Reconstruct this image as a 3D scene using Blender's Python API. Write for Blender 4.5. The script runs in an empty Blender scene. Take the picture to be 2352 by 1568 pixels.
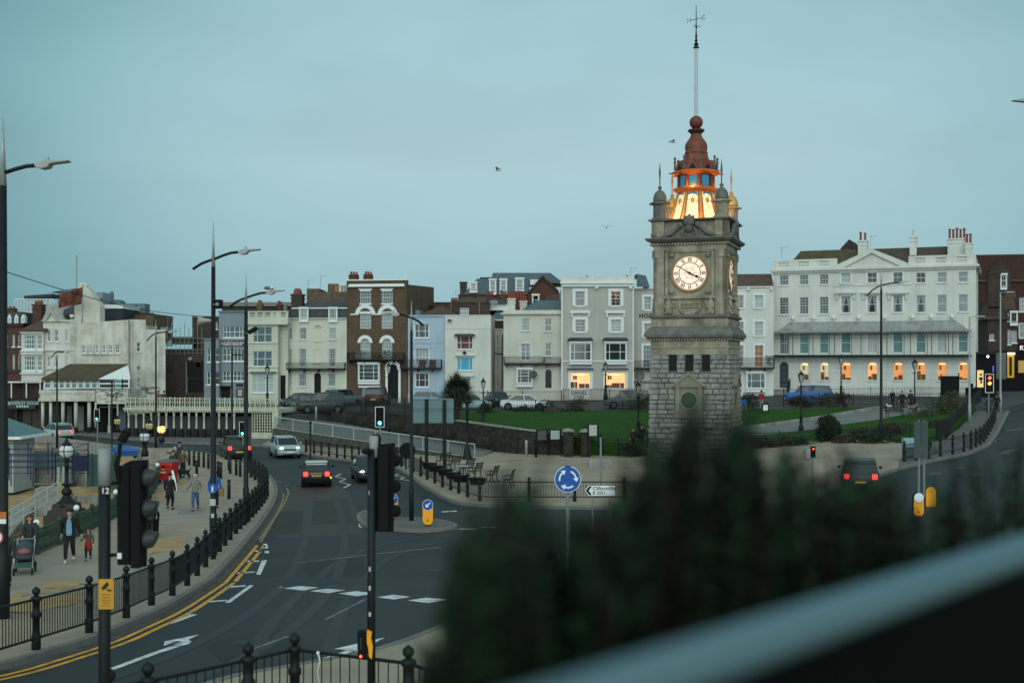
import bpy, bmesh, math, random
from mathutils import Vector, Matrix, noise
from mathutils.geometry import delaunay_2d_cdt
R=math.radians; PI=math.pi; sin=math.sin; cos=math.cos
rnd=random.Random(7)
S=bpy.context.scene; COL=S.collection
# ---------------- camera
F0=2800.; CX=1176.; CY=836.; EYE=7.0      # focal length and horizon in 2352x1568 photo pixels, eye height in metres
cd=bpy.data.cameras.new('camera'); cam=bpy.data.objects.new('camera',cd); COL.objects.link(cam); S.camera=cam
cam.location=(0,0,EYE); cam.rotation_euler=(PI/2,0,0)
cd.sensor_width=36; cd.lens=36*F0/2352; cd.shift_y=(CY-784)/2352; cd.clip_start=.02; cd.clip_end=3000
cd.dof.use_dof=True; cd.dof.focus_distance=75; cd.dof.aperture_fstop=cd.lens/1000/.020
# ---------------- world: overcast dusk, brighter behind the camera over the sea
W=bpy.data.worlds.new('World'); S.world=W; W.use_nodes=True
nt=W.node_tree; N=nt.nodes; L=nt.links; N.clear()
def nn(t,x=N,**k):
    n=x.new(t)
    for a,b in k.items(): setattr(n,a,b)
    return n
SUN_EL=22; SUN_AZ=183   # behind the camera
wo=nn('ShaderNodeOutputWorld'); bg=nn('ShaderNodeBackground'); bg.inputs[1].default_value=.1
sk=nn('ShaderNodeTexSky',sky_type='NISHITA',sun_disc=False); sk.sun_elevation=R(SUN_EL); sk.sun_rotation=R(SUN_AZ); sk.dust_density=4; sk.ozone_density=4
tc=nn('ShaderNodeTexCoord'); sp=nn('ShaderNodeSeparateXYZ'); L.new(tc.outputs['Generated'],sp.inputs[0])
cr=nn('ShaderNodeValToRGB'); e=cr.color_ramp; L.new(sp.outputs['Z'],cr.inputs[0])
SKY=[(0,(.315,.52,.57)),(.07,(.345,.55,.60)),(.16,(.40,.60,.645)),(.30,(.36,.585,.645)),(.6,(.47,.61,.64)),(1,(.51,.64,.66))]
while len(e.elements)<len(SKY): e.elements.new(.5)
for q,(p,c) in zip(e.elements,SKY): q.position=p; q.color=(*c,1)
def vm(op,a,b):
    n=nn('ShaderNodeMath',operation=op)
    for i,v in enumerate((a,b)):
        if isinstance(v,(int,float)): n.inputs[i].default_value=v
        else: L.new(v,n.inputs[i])
    return n.outputs[0]
def mrange(v,a,b,c,d):
    n=nn('ShaderNodeMapRange',interpolation_type='SMOOTHSTEP'); L.new(v,n.inputs[0])
    for i,q in enumerate((a,b,c,d)): n.inputs[i+1].default_value=q
    return n.outputs[0]
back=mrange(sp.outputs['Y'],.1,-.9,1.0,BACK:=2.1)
dt=nn('ShaderNodeVectorMath',operation='DOT_PRODUCT'); L.new(tc.outputs['Generated'],dt.inputs[0]); dt.inputs[1].default_value=Vector((.06,1,.16)).normalized()
side=mrange(dt.outputs['Value'],.83,1.0,.50,1.03)
mp=nn('ShaderNodeMapping'); mp.inputs['Scale'].default_value=(1.2,1.2,3.2); L.new(tc.outputs['Generated'],mp.inputs[0])
nz=nn('ShaderNodeTexNoise'); nz.inputs['Scale'].default_value=3.2; nz.inputs['Detail'].default_value=5; L.new(mp.outputs[0],nz.inputs[0])
cl=mrange(nz.outputs[0],.3,.7,.945,1.05)
side=vm('MAXIMUM',side,mrange(sp.outputs['Y'],.8,.2,0,1))
fac=vm('MULTIPLY',cl,10.0)
cx=nn('ShaderNodeCombineXYZ')
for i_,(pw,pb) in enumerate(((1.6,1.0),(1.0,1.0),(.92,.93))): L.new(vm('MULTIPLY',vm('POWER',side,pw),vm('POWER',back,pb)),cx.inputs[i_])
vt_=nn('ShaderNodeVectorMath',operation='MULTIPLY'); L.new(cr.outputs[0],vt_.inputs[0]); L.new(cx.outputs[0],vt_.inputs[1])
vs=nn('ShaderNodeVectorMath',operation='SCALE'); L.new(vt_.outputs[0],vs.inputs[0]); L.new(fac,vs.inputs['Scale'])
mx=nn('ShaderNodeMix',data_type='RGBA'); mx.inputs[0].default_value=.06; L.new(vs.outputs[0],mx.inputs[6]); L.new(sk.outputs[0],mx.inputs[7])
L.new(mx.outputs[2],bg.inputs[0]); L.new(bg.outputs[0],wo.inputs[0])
sl=bpy.data.lights.new('sun','SUN'); sl.energy=.85; sl.angle=R(45); sl.color=(1,.97,.92)
so=bpy.data.objects.new('sun',sl); COL.objects.link(so); so.rotation_euler=(R(90-SUN_EL),0,R(-3))
S.view_settings.view_transform='Standard'; S.view_settings.look='None'; S.view_settings.exposure=0; S.view_settings.gamma=1
S.cycles.max_bounces=5; S.cycles.diffuse_bounces=3; S.cycles.glossy_bounces=3; S.cycles.transparent_max_bounces=12
S.cycles.sample_clamp_indirect=4
# ---------------- materials
MATS={}
def M(name,col=(.5,.5,.5),rough=.8,var=.12,scale=1.5,bump=0,bscale=20,metal=0,em=None,es=1,streak=0,spec=.3,dirt=None,dirtfac=.5,dscale=.6):
    if name in MATS: return MATS[name]
    m=bpy.data.materials.new(name); MATS[name]=m; m.use_nodes=True
    n=m.node_tree.nodes; l=m.node_tree.links; b=n['Principled BSDF']
    b.inputs['Roughness'].default_value=rough; b.inputs['Metallic'].default_value=metal; b.inputs['Specular IOR Level'].default_value=spec
    co=n.new('ShaderNodeTexCoord').outputs['Object']
    def noi(s,det=4,mapsc=None):
        v=co
        if mapsc:
            q=n.new('ShaderNodeMapping'); q.inputs['Scale'].default_value=mapsc; l.new(co,q.inputs[0]); v=q.outputs[0]
        t=n.new('ShaderNodeTexNoise'); t.inputs['Scale'].default_value=s; t.inputs['Detail'].default_value=det; t.inputs['Roughness'].default_value=.65; l.new(v,t.inputs[0]); return t.outputs[0]
    def rng(v,a,b_,c,d):
        q=n.new('ShaderNodeMapRange'); l.new(v,q.inputs[0])
        for i,x in enumerate((a,b_,c,d)): q.inputs[i+1].default_value=x
        return q.outputs[0]
    v1=rng(noi(scale),.25,.75,1-var,1+var)
    if streak:
        v2=rng(noi(1.0,5,(2.2,2.2,.16)),.35,.7,1,1-streak)
        q=n.new('ShaderNodeMath'); q.operation='MULTIPLY'; l.new(v1,q.inputs[0]); l.new(v2,q.inputs[1]); v1=q.outputs[0]
    base=n.new('ShaderNodeRGB'); base.outputs[0].default_value=(*col,1); c=base.outputs[0]
    if dirt:
        mxx=n.new('ShaderNodeMix'); mxx.data_type='RGBA'; l.new(rng(noi(dscale,6),.45,.68,0,dirtfac),mxx.inputs[0]); l.new(c,mxx.inputs[6]); mxx.inputs[7].default_value=(*dirt,1); c=mxx.outputs[2]
    sc=n.new('ShaderNodeVectorMath'); sc.operation='SCALE'; l.new(c,sc.inputs[0]); l.new(v1,sc.inputs['Scale'])
    l.new(sc.outputs[0],b.inputs['Base Color'])
    if bump:
        bp=n.new('ShaderNodeBump'); bp.inputs['Strength'].default_value=bump; bp.inputs['Distance'].default_value=.03; l.new(noi(bscale,5),bp.inputs['Height']); l.new(bp.outputs[0],b.inputs['Normal'])
    if em:
        b.inputs['Emission Color'].default_value=(*em,1); b.inputs['Emission Strength'].default_value=es
    return m
# ---------------- mesh builder
class MB:
    def __init__(s): s.v=[]; s.f=[]; s.mi=[]; s.m=0; s.sm=[]; s.smooth=False
    def add(s,vs,fs,T=None):
        o=len(s.v)
        for p in vs:
            p=Vector(p); s.v.append(T@p if T else p)
        for f in fs: s.f.append([o+i for i in f]); s.mi.append(s.m); s.sm.append(s.smooth)
        return s
    def box(s,x0,y0,z0,x1,y1,z1,T=None):
        return s.add([(x0,y0,z0),(x1,y0,z0),(x1,y1,z0),(x0,y1,z0),(x0,y0,z1),(x1,y0,z1),(x1,y1,z1),(x0,y1,z1)],
          [(0,3,2,1),(4,5,6,7),(0,1,5,4),(1,2,6,5),(2,3,7,6),(3,0,4,7)],T)
    def cb(s,c,d,T=None):
        return s.box(c[0]-d[0]/2,c[1]-d[1]/2,c[2]-d[2]/2,c[0]+d[0]/2,c[1]+d[1]/2,c[2]+d[2]/2,T)
    def ext(s,poly,y0,y1,T=None):   # polygon in XZ (counter-clockwise seen from -y) extruded along y
        n=len(poly); vs=[(x,y0,z) for x,z in poly]+[(x,y1,z) for x,z in poly]
        return s.add(vs,[tuple(range(n)),tuple(range(2*n-1,n-1,-1))]+[((i+1)%n,i,n+i,n+(i+1)%n) for i in range(n)],T)
    def prism(s,poly,z0,z1,T=None):  # polygon in XY extruded in z
        n=len(poly); vs=[(x,y,z0) for x,y in poly]+[(x,y,z1) for x,y in poly]
        return s.add(vs,[tuple(range(n-1,-1,-1)),tuple(range(n,2*n))]+[(i,(i+1)%n,n+(i+1)%n,n+i) for i in range(n)],T)
    def lathe(s,prof,n=12,c=(0,0,0),T=None,ang=0,sx=1,sy=1,caps=True):
        vs=[];k=len(prof)
        for r,z in prof:
            for i in range(n):
                a=ang+2*PI*i/n; vs.append((c[0]+r*cos(a)*sx,c[1]+r*sin(a)*sy,c[2]+z))
        fs=[(j*n+i,j*n+(i+1)%n,(j+1)*n+(i+1)%n,(j+1)*n+i) for j in range(k-1) for i in range(n)]
        if caps: fs+=[tuple(range(n-1,-1,-1)),tuple(range((k-1)*n,k*n))]
        return s.add(vs,fs,T)
    def ball(s,c,r,n=10,k=7,sx=1,sy=1,sz=1,T=None):
        return s.lathe([(max(.001,r*sin(PI*j/k)),-r*cos(PI*j/k)*sz) for j in range(k+1)],n,c,T,0,sx,sy)
    def tube(s,pts,r,n=6,T=None):
        pts=[Vector(p) for p in pts]; rs=r if isinstance(r,(list,tuple)) else [r]*len(pts); vs=[]; k=len(pts); up=None
        for i,p in enumerate(pts):
            d=(pts[min(i+1,k-1)]-pts[max(i-1,0)])
            d=d.normalized() if d.length>1e-9 else Vector((0,0,1))
            if up is None: up=Vector((0,0,1)) if abs(d.z)<.9 else Vector((1,0,0))
            a=d.cross(up)
            if a.length<1e-4: a=d.cross(Vector((0,1,0)))
            a.normalize(); b=d.cross(a).normalized(); up=-b if False else up
            for j in range(n):
                t=2*PI*j/n+PI/n; vs.append(p+a*(cos(t)*rs[i])+b*(sin(t)*rs[i]))
        fs=[(j*n+i,j*n+(i+1)%n,(j+1)*n+(i+1)%n,(j+1)*n+i) for j in range(k-1) for i in range(n)]
        fs+=[tuple(range(n-1,-1,-1)),tuple(range((k-1)*n,k*n))]
        return s.add(vs,fs,T)
    def loft(s,rings,close=True,T=None):
        n=len(rings[0]); k=len(rings); vs=[p for r in rings for p in r]
        fs=[(j*n+i,j*n+(i+1)%n,(j+1)*n+(i+1)%n,(j+1)*n+i) for j in range(k-1) for i in range(n)]
        if close: fs+=[tuple(range(n-1,-1,-1)),tuple(range((k-1)*n,k*n))]
        return s.add(vs,fs,T)
    def quad(s,a,b,c,d): return s.add([a,b,c,d],[(0,1,2,3)])
    def build(s,name,mat,parent=None,smooth=None,fix=True,bevel=0):
        me=bpy.data.meshes.new(name); me.from_pydata([tuple(p) for p in s.v],[],s.f)
        for m in (mat if isinstance(mat,(list,tuple)) else [mat]): me.materials.append(m)
        for p,i,sm in zip(me.polygons,s.mi,s.sm): p.material_index=i; p.use_smooth=sm if smooth is None else smooth
        if fix and s.f:
            b=bmesh.new(); b.from_mesh(me); bmesh.ops.recalc_face_normals(b,faces=b.faces); b.to_mesh(me); b.free()
        o=bpy.data.objects.new(name,me); COL.objects.link(o)
        if parent: o.parent=parent
        if bevel:
            q=o.modifiers.new('bevel','BEVEL'); q.width=bevel; q.segments=2; q.limit_method='ANGLE'
        return o
def tag(o,label=None,cat=None,group=None,kind=None):
    for k,v in (('label',label),('category',cat),('group',group),('kind',kind)):
        if v: o[k]=v
    return o
def thing(name,label,cat,loc=(0,0,0),rz=0,group=None):
    o=bpy.data.objects.new(name,None); COL.objects.link(o); o.empty_display_size=.1
    o.location=loc; o.rotation_euler=(0,0,rz); return tag(o,label,cat,group)
def kids(o): return [c for c in bpy.data.objects if c.parent==o]
KIDS={}
def dup(root,loc,rz,label,group=None,scale=None):
    r=root.copy(); COL.objects.link(r); r.location=loc; r.rotation_euler=(0,0,rz); r['label']=label
    if scale: r.scale=(scale,)*3 if isinstance(scale,(int,float)) else scale
    if group: r['group']=group
    if root not in KIDS: KIDS[root]=[(c,kids(c)) for c in kids(root)]
    for ch,gs in KIDS[root]:
        c=ch.copy(); COL.objects.link(c); c.parent=r
        for g in gs:
            d=g.copy(); COL.objects.link(d); d.parent=c
    return r
def text(s,size,mat,parent,loc,rot=(PI/2,0,0),name='lettering',depth=.01,align='CENTER',spacing=1.0,sx=1,bold=.012):
    c=bpy.data.curves.new(name,'FONT'); c.body=s; c.size=size; c.extrude=depth; c.align_x=align; c.align_y='CENTER'; c.space_character=spacing; c.offset=size*bold; c.materials.append(mat); c.resolution_u=3
    t=bpy.data.objects.new('t',c); COL.objects.link(t); dg=bpy.context.evaluated_depsgraph_get(); dg.update()
    me=bpy.data.meshes.new_from_object(t.evaluated_get(dg)); bpy.data.objects.remove(t); bpy.data.curves.remove(c)
    o=bpy.data.objects.new(name,me); COL.objects.link(o)
    if not me.materials: me.materials.append(mat)
    o.parent=parent; o.location=loc; o.rotation_euler=rot; o.scale=(sx,1,1); return o
def bars(parent,mat,x,y,z,w,h,n,seed,name='small_print'):
    g=random.Random(seed); b=MB(); p=x-w/2
    for i in range(n): e=w/n*g.uniform(.6,.9); b.box(p,y-.002,z-h/2,p+e,y,z+h/2); p+=w/n
    return b.build(name,mat,parent)
def smooth(a,b,x):
    t=min(1,max(0,(x-a)/(b-a))); return t*t*(3-2*t)
def lerp(a,b,t): return a+(b-a)*t
# ---------------- ground model and photo measurements (pixel -> place)
def H(X,Y): return max(0,(39-Y)*.078)*1.0+smooth(8,24,X)*max(0,min(6,(Y-45)*.037))
def P(u,v,Y): return Vector(((u-CX)/F0*Y,Y,EYE-(v-CY)/F0*Y))
def G(u,v,dz=0.):
    dx=(u-CX)/F0; dv=(v-CY)/F0
    f=lambda Y: EYE-dv*Y-H(dx*Y,Y)-dz
    a=4.
    while a<400:
        b=a*1.03
        if f(b)<=0: break
        a=b
    for _ in range(40):
        m=(a+b)/2
        if f(m)>0: a=m
        else: b=m
    return Vector((dx*b,b,H(dx*b,b)+dz))
def z1(x,y): return (x*.2754,597.2+y*.2754)
def z2(x,y): return (459.4+x*.2344,588+y*.2344)
def z3(x,y): return (918.75+x*.2754,588+y*.2754)
def z4(x,y): return (1451.6+x*.3281,y*.3281)
def z5(x,y): return (1451.6+x*.3634,496.1+y*.3634)
def z6(x,y): return (1653.75+x*.2988,496.1+y*.2988)
def z7(x,y): return (x*.3908,955.5+y*.3908)
def z8(x,y): return (551.25+x*.3908,955.5+y*.3908)
def za1(x,y): return (1157.6+x*.25,918.75+y*.25)
def za2(x,y): return (1690.5+x*.2812,863.6+y*.2812)
def za3(x,y): return (606.4+x*.25,882+y*.25)
def za5(x,y): return (x*.1758,863.6+y*.1758)
def za7(x,y): return (2076.4+x*.3281,514.5+y*.3281)
def za8(x,y): return (257.25+x*.2344,955.5+y*.2344)
def resample(pts,step):
    out=[]
    for a,b in zip(pts,pts[1:]):
        k=max(1,int((b-a).length/step))
        out+=[a.lerp(b,i/k) for i in range(k)]
    return out+[pts[-1]]
def smoothline(pts,n=2):   # Chaikin, keeps the ends
    for _ in range(n):
        q=[pts[0]]
        for a,b in zip(pts,pts[1:]): q+=[a.lerp(b,.25),a.lerp(b,.75)]
        pts=q+[pts[-1]]
    return pts
def area(name,poly,mat,step=2.5,h=None,skirt=0,kind='structure',bump=0):
    """polygon of 3D points -> ground sheet; interior height from h(x,y) or from the boundary"""
    bd=resample(list(poly)+[poly[0]],step)[:-1]; n=len(bd)
    c2=[Vector((p.x,p.y)) for p in bd]
    xs=[p.x for p in bd]; ys=[p.y for p in bd]
    def inside(x,y):
        r=False
        for i in range(n):
            a=bd[i]; b=bd[i-1]
            if (a.y>y)!=(b.y>y) and x<(b.x-a.x)*(y-a.y)/(b.y-a.y)+a.x: r=not r
        return r
    x=min(xs)+step/2
    while x<max(xs):
        y=min(ys)+step/2
        while y<max(ys):
            jx=x+rnd.uniform(-.2,.2)*step; jy=y+rnd.uniform(-.2,.2)*step
            if inside(jx,jy) and min((jx-p.x)**2+(jy-p.y)**2 for p in bd)>(step*.45)**2: c2.append(Vector((jx,jy)))
            y+=step
        x+=step
    vs,es,fs,*_=delaunay_2d_cdt(c2,[],[list(range(n))],1,1e-4)
    mb=MB(); pts=[]
    for v in vs:
        if h: z=h(v.x,v.y)
        else:
            sw=sz=0
            for p in bd:
                w=1/(((p.x-v.x)**2+(p.y-v.y)**2)**1.5+1e-6); sw+=w; sz+=w*p.z
            z=sz/sw
        if bump: z+=noise.noise(Vector((v.x*.5,v.y*.5,0)))*bump
        pts.append((v.x,v.y,z))
    mb.add(pts,[tuple(f) for f in fs])
    if skirt:
        for i in range(n):
            a=bd[i]; b=bd[(i+1)%n]; za=h(a.x,a.y) if h else a.z; zb=h(b.x,b.y) if h else b.z
            mb.add([(a.x,a.y,za),(b.x,b.y,zb),(b.x,b.y,zb-skirt),(a.x,a.y,za-skirt)],[(0,1,2,3)])
    o=mb.build(name,mat,fix=False)
    for p in o.data.polygons:
        if p.normal.z<-.3: p.flip()
    if kind: o['kind']=kind
    return o
# ---------------- palette
ASPH=M('asphalt',(.0115,.0180,.0205),.62,.35,.35,.5,60,dirt=(.030,.0295,.027),dirtfac=.6,dscale=.13,spec=.35)
ASPH2=M('worn_asphalt',(.031,.029,.026),.6,.25,.5,.4,60,dirt=(.017,.018,.018),dirtfac=.5,dscale=.25,spec=.35)
PAVE=M('promenade_paving',(.27,.24,.195),.85,.16,.6,.4,30,dirt=(.33,.24,.135),dirtfac=.75,dscale=.13)
PAVE2=M('grey_paving',(.115,.113,.107),.85,.2,.8,.3,30,dirt=(.08,.075,.07),dirtfac=.5,dscale=.3)
PLAZA=M('plaza_paving',(.30,.255,.185),.85,.2,.5,.4,20,dirt=(.17,.15,.12),dirtfac=.6,dscale=.2)
KERB=M('kerb_stone',(.16,.15,.14),.85,.2,2,.3,20)
SAND=M('sand',(.37,.245,.115),.95,.25,1.2,1.0,6,dirt=(.20,.155,.10),dirtfac=.6,dscale=.5)
GRASS=M('lawn_grass',(.018,.064,.008),.9,.55,3.2,.9,25,dirt=(.033,.074,.010),dirtfac=.7,dscale=.35,spec=.1)
PATHM=M('path_tarmac',(.15,.15,.148),.85,.15,.6,.2,30)
WHITEP=M('white_road_paint',(.62,.64,.64),.7,.25,4,dirt=(.12,.12,.12),dirtfac=.75,dscale=3.2)
FADEP=M('faded_white_paint',(.15,.155,.155),.7,.4,3,dirt=(.035,.035,.035),dirtfac=.8,dscale=2)
YELP=M('yellow_road_paint',(.62,.31,.035),.7,.25,4,dirt=(.16,.10,.05),dirtfac=.7,dscale=2.5)
YELF=M('faded_yellow_paint',(.25,.185,.09),.7,.3,3,dirt=(.05,.05,.045),dirtfac=.7,dscale=1.5)
BLACK=M('black_painted_iron',(.008,.010,.011),.5,.25,3,.2,8,spec=.22)
BLACKM=M('matt_black_plastic',(.007,.0075,.008),.75,.2,3,spec=.12)
GREYM=M('grey_painted_steel',(.17,.19,.19),.5,.15,3)
GALV=M('galvanised_steel',(.33,.36,.36),.45,.15,3,metal=.3)
WHITE=M('white_paint',(.72,.73,.70),.6,.08,2)
GREENI=M('green_painted_iron',(.025,.058,.038),.5,.3,2,.2,8)
STONED=M('dark_flint_wall',(.040,.036,.031),.95,.6,4,1.0,6,dirt=(.013,.012,.011),dirtfac=.8,dscale=2.2,spec=.1)
CONC=M('stained_concrete',(.30,.285,.25),.85,.2,1.2,.3,12,streak=.4,dirt=(.13,.12,.095),dirtfac=.6,dscale=.5)
RUBBER=M('tyre_rubber',(.012,.012,.012),.8,.1)
def glow(name,c,s): return M(name,(.02,.02,.02),.4,0,em=c,es=s)
# ---------------- ground
# wide base of sand under everything, out to the horizon
b=MB(); n=30
for i in range(n):
    for j in range(n):
        x0=-1500+i*100; y0=-1000+j*100
        b.add([(x0,y0,-1.6),(x0+100,y0,-1.6),(x0+100,y0+100,-1.6),(x0,y0+100,-1.6)],[(0,1,2,3)])
tag(b.build('ground',SAND),kind='structure')
KERBPX=[(-620,1700),(-300,1612),(-120,1565),(0,1541),(90,1514),(219,1475),(289,1444),(375,1407),(449,1362),(508,1315),(559,1260),(598,1210),(625,1170),(637,1142),(637,1120),(624,1100),(606,1085),(580,1072),(553,1061),(510,1050),(470,1043),(434,1038)]
KERBL=smoothline([G(*p) for p in KERBPX])
INPX=[(-620,1500),(-300,1400),(-120,1358),(0,1312),(84,1281),(137,1258),(211,1222),(266,1195),(320,1165),(352,1138),(366,1110),(360,1085),(352,1066),(378,1050),(425,1041)]
INL=[G(*p) for p in INPX]
PARA=[(425,1041),(330,1041),(237,1031),(132,1015),(63,1005),(-150,984)]
PARAL=[G(*p) for p in PARA]
FARL=[G(*p) for p in [(-150,982),(62,993),(167,998),(223,1003),(385,1018),(500,1021),(600,1025),(655,1036),(705,1047),(800,1059),(880,1069),(907,1073)]]
PLK=smoothline([G(*p) for p in [(907,1073),(942,1094),(973,1117),(1005,1136),(1036,1152),(1075,1162),(1180,1166),(1300,1169),(1480,1170),(1650,1168),(1800,1156),(1920,1133),(2010,1098),(2064,1078)]],1)
RKL=[G(*p) for p in [(2064,1078),(2140,1060),(2225,1043),(2267,1024),(2287,998),(2309,956),(2334,911),(2352,882)]]
END=RKL[-1]; RE=[Vector((END.x+8,150,0)),Vector((END.x+40,190,0))]
for p in RE: p.z=H(p.x,p.y)
far_right=[Vector((130,190,H(99,190))),Vector((60,60,H(60,60))),Vector((14,5.5,H(14,5.5))),Vector((-7,5.5,H(-7,5.5))),Vector((-14,14,H(-14,14)))]
road=area('road',KERBL+PARAL[1:]+FARL+PLK[1:]+RKL[1:]+RE+far_right,ASPH,2.6,h=H)
# warm worn carriageway beyond the junction
hz=lambda x,y:H(x,y)+.004
area('road_worn_surface',[G(*p) for p in [(645,1236),(800,1228),(835,1228),(822,1180),(800,1130),(735,1085),(690,1100),(660,1130),(650,1160),(612,1225)]],ASPH2,2.5,h=hz)
hp=lambda x,y:H(x,y)+.13
prom=area('promenade',KERBL+INL[::-1][1:],PAVE,2.0,h=hp,skirt=2.0)
# kerb stones round the promenade
def ribbon(line,offs0,offs1,dz,mat,name,kind='structure',drop=0,seg=None):
    """strip along a ground line between two sideways offsets (positive = right of travel)"""
    b=MB(); L_=[]; R_=[]
    for i,p in enumerate(line):
        a=line[max(0,i-1)]; c=line[min(len(line)-1,i+1)]; d=Vector((c.x-a.x,c.y-a.y,0)).normalized(); s=Vector((d.y,-d.x,0))
        q0=p+s*offs0; q1=p+s*offs1
        q0.z=H(q0.x,q0.y)+dz; q1.z=H(q1.x,q1.y)+dz; L_.append(q0); R_.append(q1)
    for i in range(len(line)-1):
        if seg and int(i/seg)%2: continue
        b.add([L_[i],R_[i],R_[i+1],L_[i+1]],[(0,1,2,3)])
        if drop:
            dn=Vector((0,0,-drop)); b.add([R_[i],R_[i+1],R_[i+1]+dn,R_[i]+dn],[(0,1,2,3)]); b.add([L_[i],L_[i+1],L_[i+1]+dn,L_[i]+dn],[(0,1,2,3)])
    o=b.build(name,mat); 
    if kind: o['kind']=kind
    return o
kl=resample(KERBL,.9)
ribbon(kl,-.17,.03,.145,KERB,'kerb',drop=.16)
ribbon(resample(PLK,.9),-.03,.17,.145,KERB,'kerb',drop=.16)
ribbon(resample(RKL,.9),-.03,.17,.145,KERB,'kerb',drop=.16)
ribbon(resample(FARL,.9),-.03,.17,.145,KERB,'kerb',drop=.16)
# sand blown over the promenade
for k,pp in enumerate([[z7(*p) for p in [(845,745),(1000,735),(1100,745),(1080,790),(1000,800),(850,860),(700,880),(840,800)]],
          [z7(*p) for p in [(300,1000),(480,955),(600,930),(600,985),(470,1030),(330,1060),(230,1075)]],
          [z7(*p) for p in [(100,1080),(200,1060),(190,1100),(480,1060),(590,1040),(560,1110),(200,1180),(0,1180),(-60,1120)]],
          [za8(*p) for p in [(640,640),(700,640),(700,690),(640,720)]],[z7(*p) for p in [(905,470),(960,440),(990,470),(930,520),(900,530)]]]):
    area('sand_drift',[q+Vector((noise.noise(q*1.9),noise.noise(q*1.9+Vector((9,0,0))),0))*.75 for q in resample([G(*p) for p in pp]+[G(*pp[0])],.25)[:-1]],SAND,.4,h=lambda x,y:H(x,y)+.136+max(0,noise.noise(Vector((x*1.3,y*1.3,0))))*.05,kind='structure')
b=MB()
for i in range(26):
    pass
# pale chalk oval and patch on the paving
area('paving_patch',[G(*z7(*p)) for p in [(940,650),(960,640),(1020,634),(1080,634),(1098,640),(1060,650),(1000,656)]],M('pale_patch',(.24,.26,.24),.8,.1),.5,h=lambda x,y:H(x,y)+.137)
area('paving_patch',[G(*z7(*p)) for p in [(1070,562),(1160,556),(1215,560),(1190,585),(1040,592)]],M('pale_patch2',(.19,.19,.175),.8,.1),.5,h=lambda x,y:H(x,y)+.137)
# beach behind the balustrade
BE=[Vector((p.x,p.y,-.75)) for p in INL]+[Vector((p.x,p.y,-.5)) for p in PARAL[1:]]+[Vector((-90,110,-.9)),Vector((-70,25,-1))]
area('beach',BE,SAND,1.6,kind='structure',bump=.35)
# plaza, pavements
G0=lambda x,y:max(.13,0)+H(x,y)
plz=[Vector((p.x,p.y,0)) for p in PLK]+[G(2140,1060),P(2160,1030,80),Vector((26,85.8,0)),Vector((18,86.8,0)),Vector((9,91.5,0)),Vector((-14,113,0)),Vector((-22.2,113,0)),FARL[6]]+FARL[7:11]
area('plaza',plz,PLAZA,2.2,h=hp,skirt=.3)
area('pavement',RKL+[RE[0]]+[P(2253,928,120),P(2174,1014,85),G(2064,1060)],PAVE2,1.8,h=hp,skirt=.3)
area('pavement',FARL[:7]+[Vector((-22.2,113,0)),Vector((-36,121,0)),Vector((-64,134,0))],PAVE2,2.5,h=hp,skirt=.3)
# traffic island
ISL=smoothline([G(*z8(*p)) for p in [(905,672),(1000,680),(1090,683),(1180,673),(1266,660),(1240,642),(1170,625),(1080,612),(980,612),(900,612),(760,560),(700,590),(720,640),(800,665),(905,672)]],1)
area('traffic_island',ISL[:-1],PAVE2,1.0,h=lambda x,y:H(x,y)+.12,skirt=.14)
ribbon(ISL,-.02,.16,.13,KERB,'kerb',drop=.14)
# foreground pavement behind the near railing
FK=[G(*p) for p in [(380,1640),(500,1575),(700,1540),(850,1512),(960,1476),(1040,1440),(1120,1400),(1250,1360),(1500,1345)]]
area('foreground_pavement',smoothline(FK,1)+[Vector((9,25,0)),Vector((9,6,0)),Vector((-8,6,0)),Vector((-8,13,0))],PLAZA,1.2,h=hp,skirt=.3)
ribbon(resample(smoothline(FK,1),.9),-.15,.03,.145,KERB,'kerb',drop=.16)
# ---------------- upper terrace, gardens
def ZU(X,Y): return lerp(2.0,2.5,smooth(-32,0,X))+smooth(0,40,X)*.6+(Y-113)*.03
area('upper_road',[Vector((-35.4,122,0)),Vector((-36.8,117,0)),Vector((-24,114,0)),P(660,952,115),P(760,950,118.5),Vector((-10,112.5,0)),Vector((24,112.5,0)),Vector((46,113,0)),Vector((51,120,0)),Vector((60,140,0)),Vector((-35.6,140,0))],M('upper_tarmac',(.05,.052,.054),.7,.2,.5),3,h=ZU,skirt=2.5)
RF=[P(635,986,108),P(1095,1055,88.7)]      # front edge of the ramp
RB=[P(756,966,118),P(1131,1034,95)]
area('ramp',[RF[0],RF[1],RB[1],RB[0],P(640,958,117)],PATHM,2.5,skirt=1.5)
LAWN=[P(1051,966,101),P(1120,976,97),P(1194,986,93.5),P(1265,994,92.5),P(1330,1005,92),P(1385,1013,92),P(1430,1018,91),P(1500,1020,90),P(1600,1012,90),P(1703,984,95),P(1893,957,106),P(2019,935,113),P(1700,941,112.6),P(1500,943,112.3),P(1250,944,112.3),P(1051,944,112)]
area('lawn',LAWN,GRASS,2,skirt=2.2,bump=.06)
PATH=[P(1690,992,93),P(1703,987,94.6),P(1893,961,105.6),P(2019,939,112.9),P(2190,925,115),P(2185,940,112),P(2101,946,109),P(2022,962,103),P(1930,974,99),P(1865,985,96),P(1741,999,92),P(1690,1003,90)]
area('garden_path',PATH,PATHM,2,skirt=1.5)
LOWER=[P(1700,1002,91),P(1741,1000,91.6),P(1865,986,95.6),P(1930,975,98.6),P(2022,963,102.6),P(2101,947,108.6),P(2180,938,112),P(2245,930,115),P(2168,1000,86),P(2060,1010,87),P(1900,1014,88),P(1741,1014,89)]
area('lower_lawn',LOWER,GRASS,1.6,skirt=1.5,bump=.06)
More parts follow.
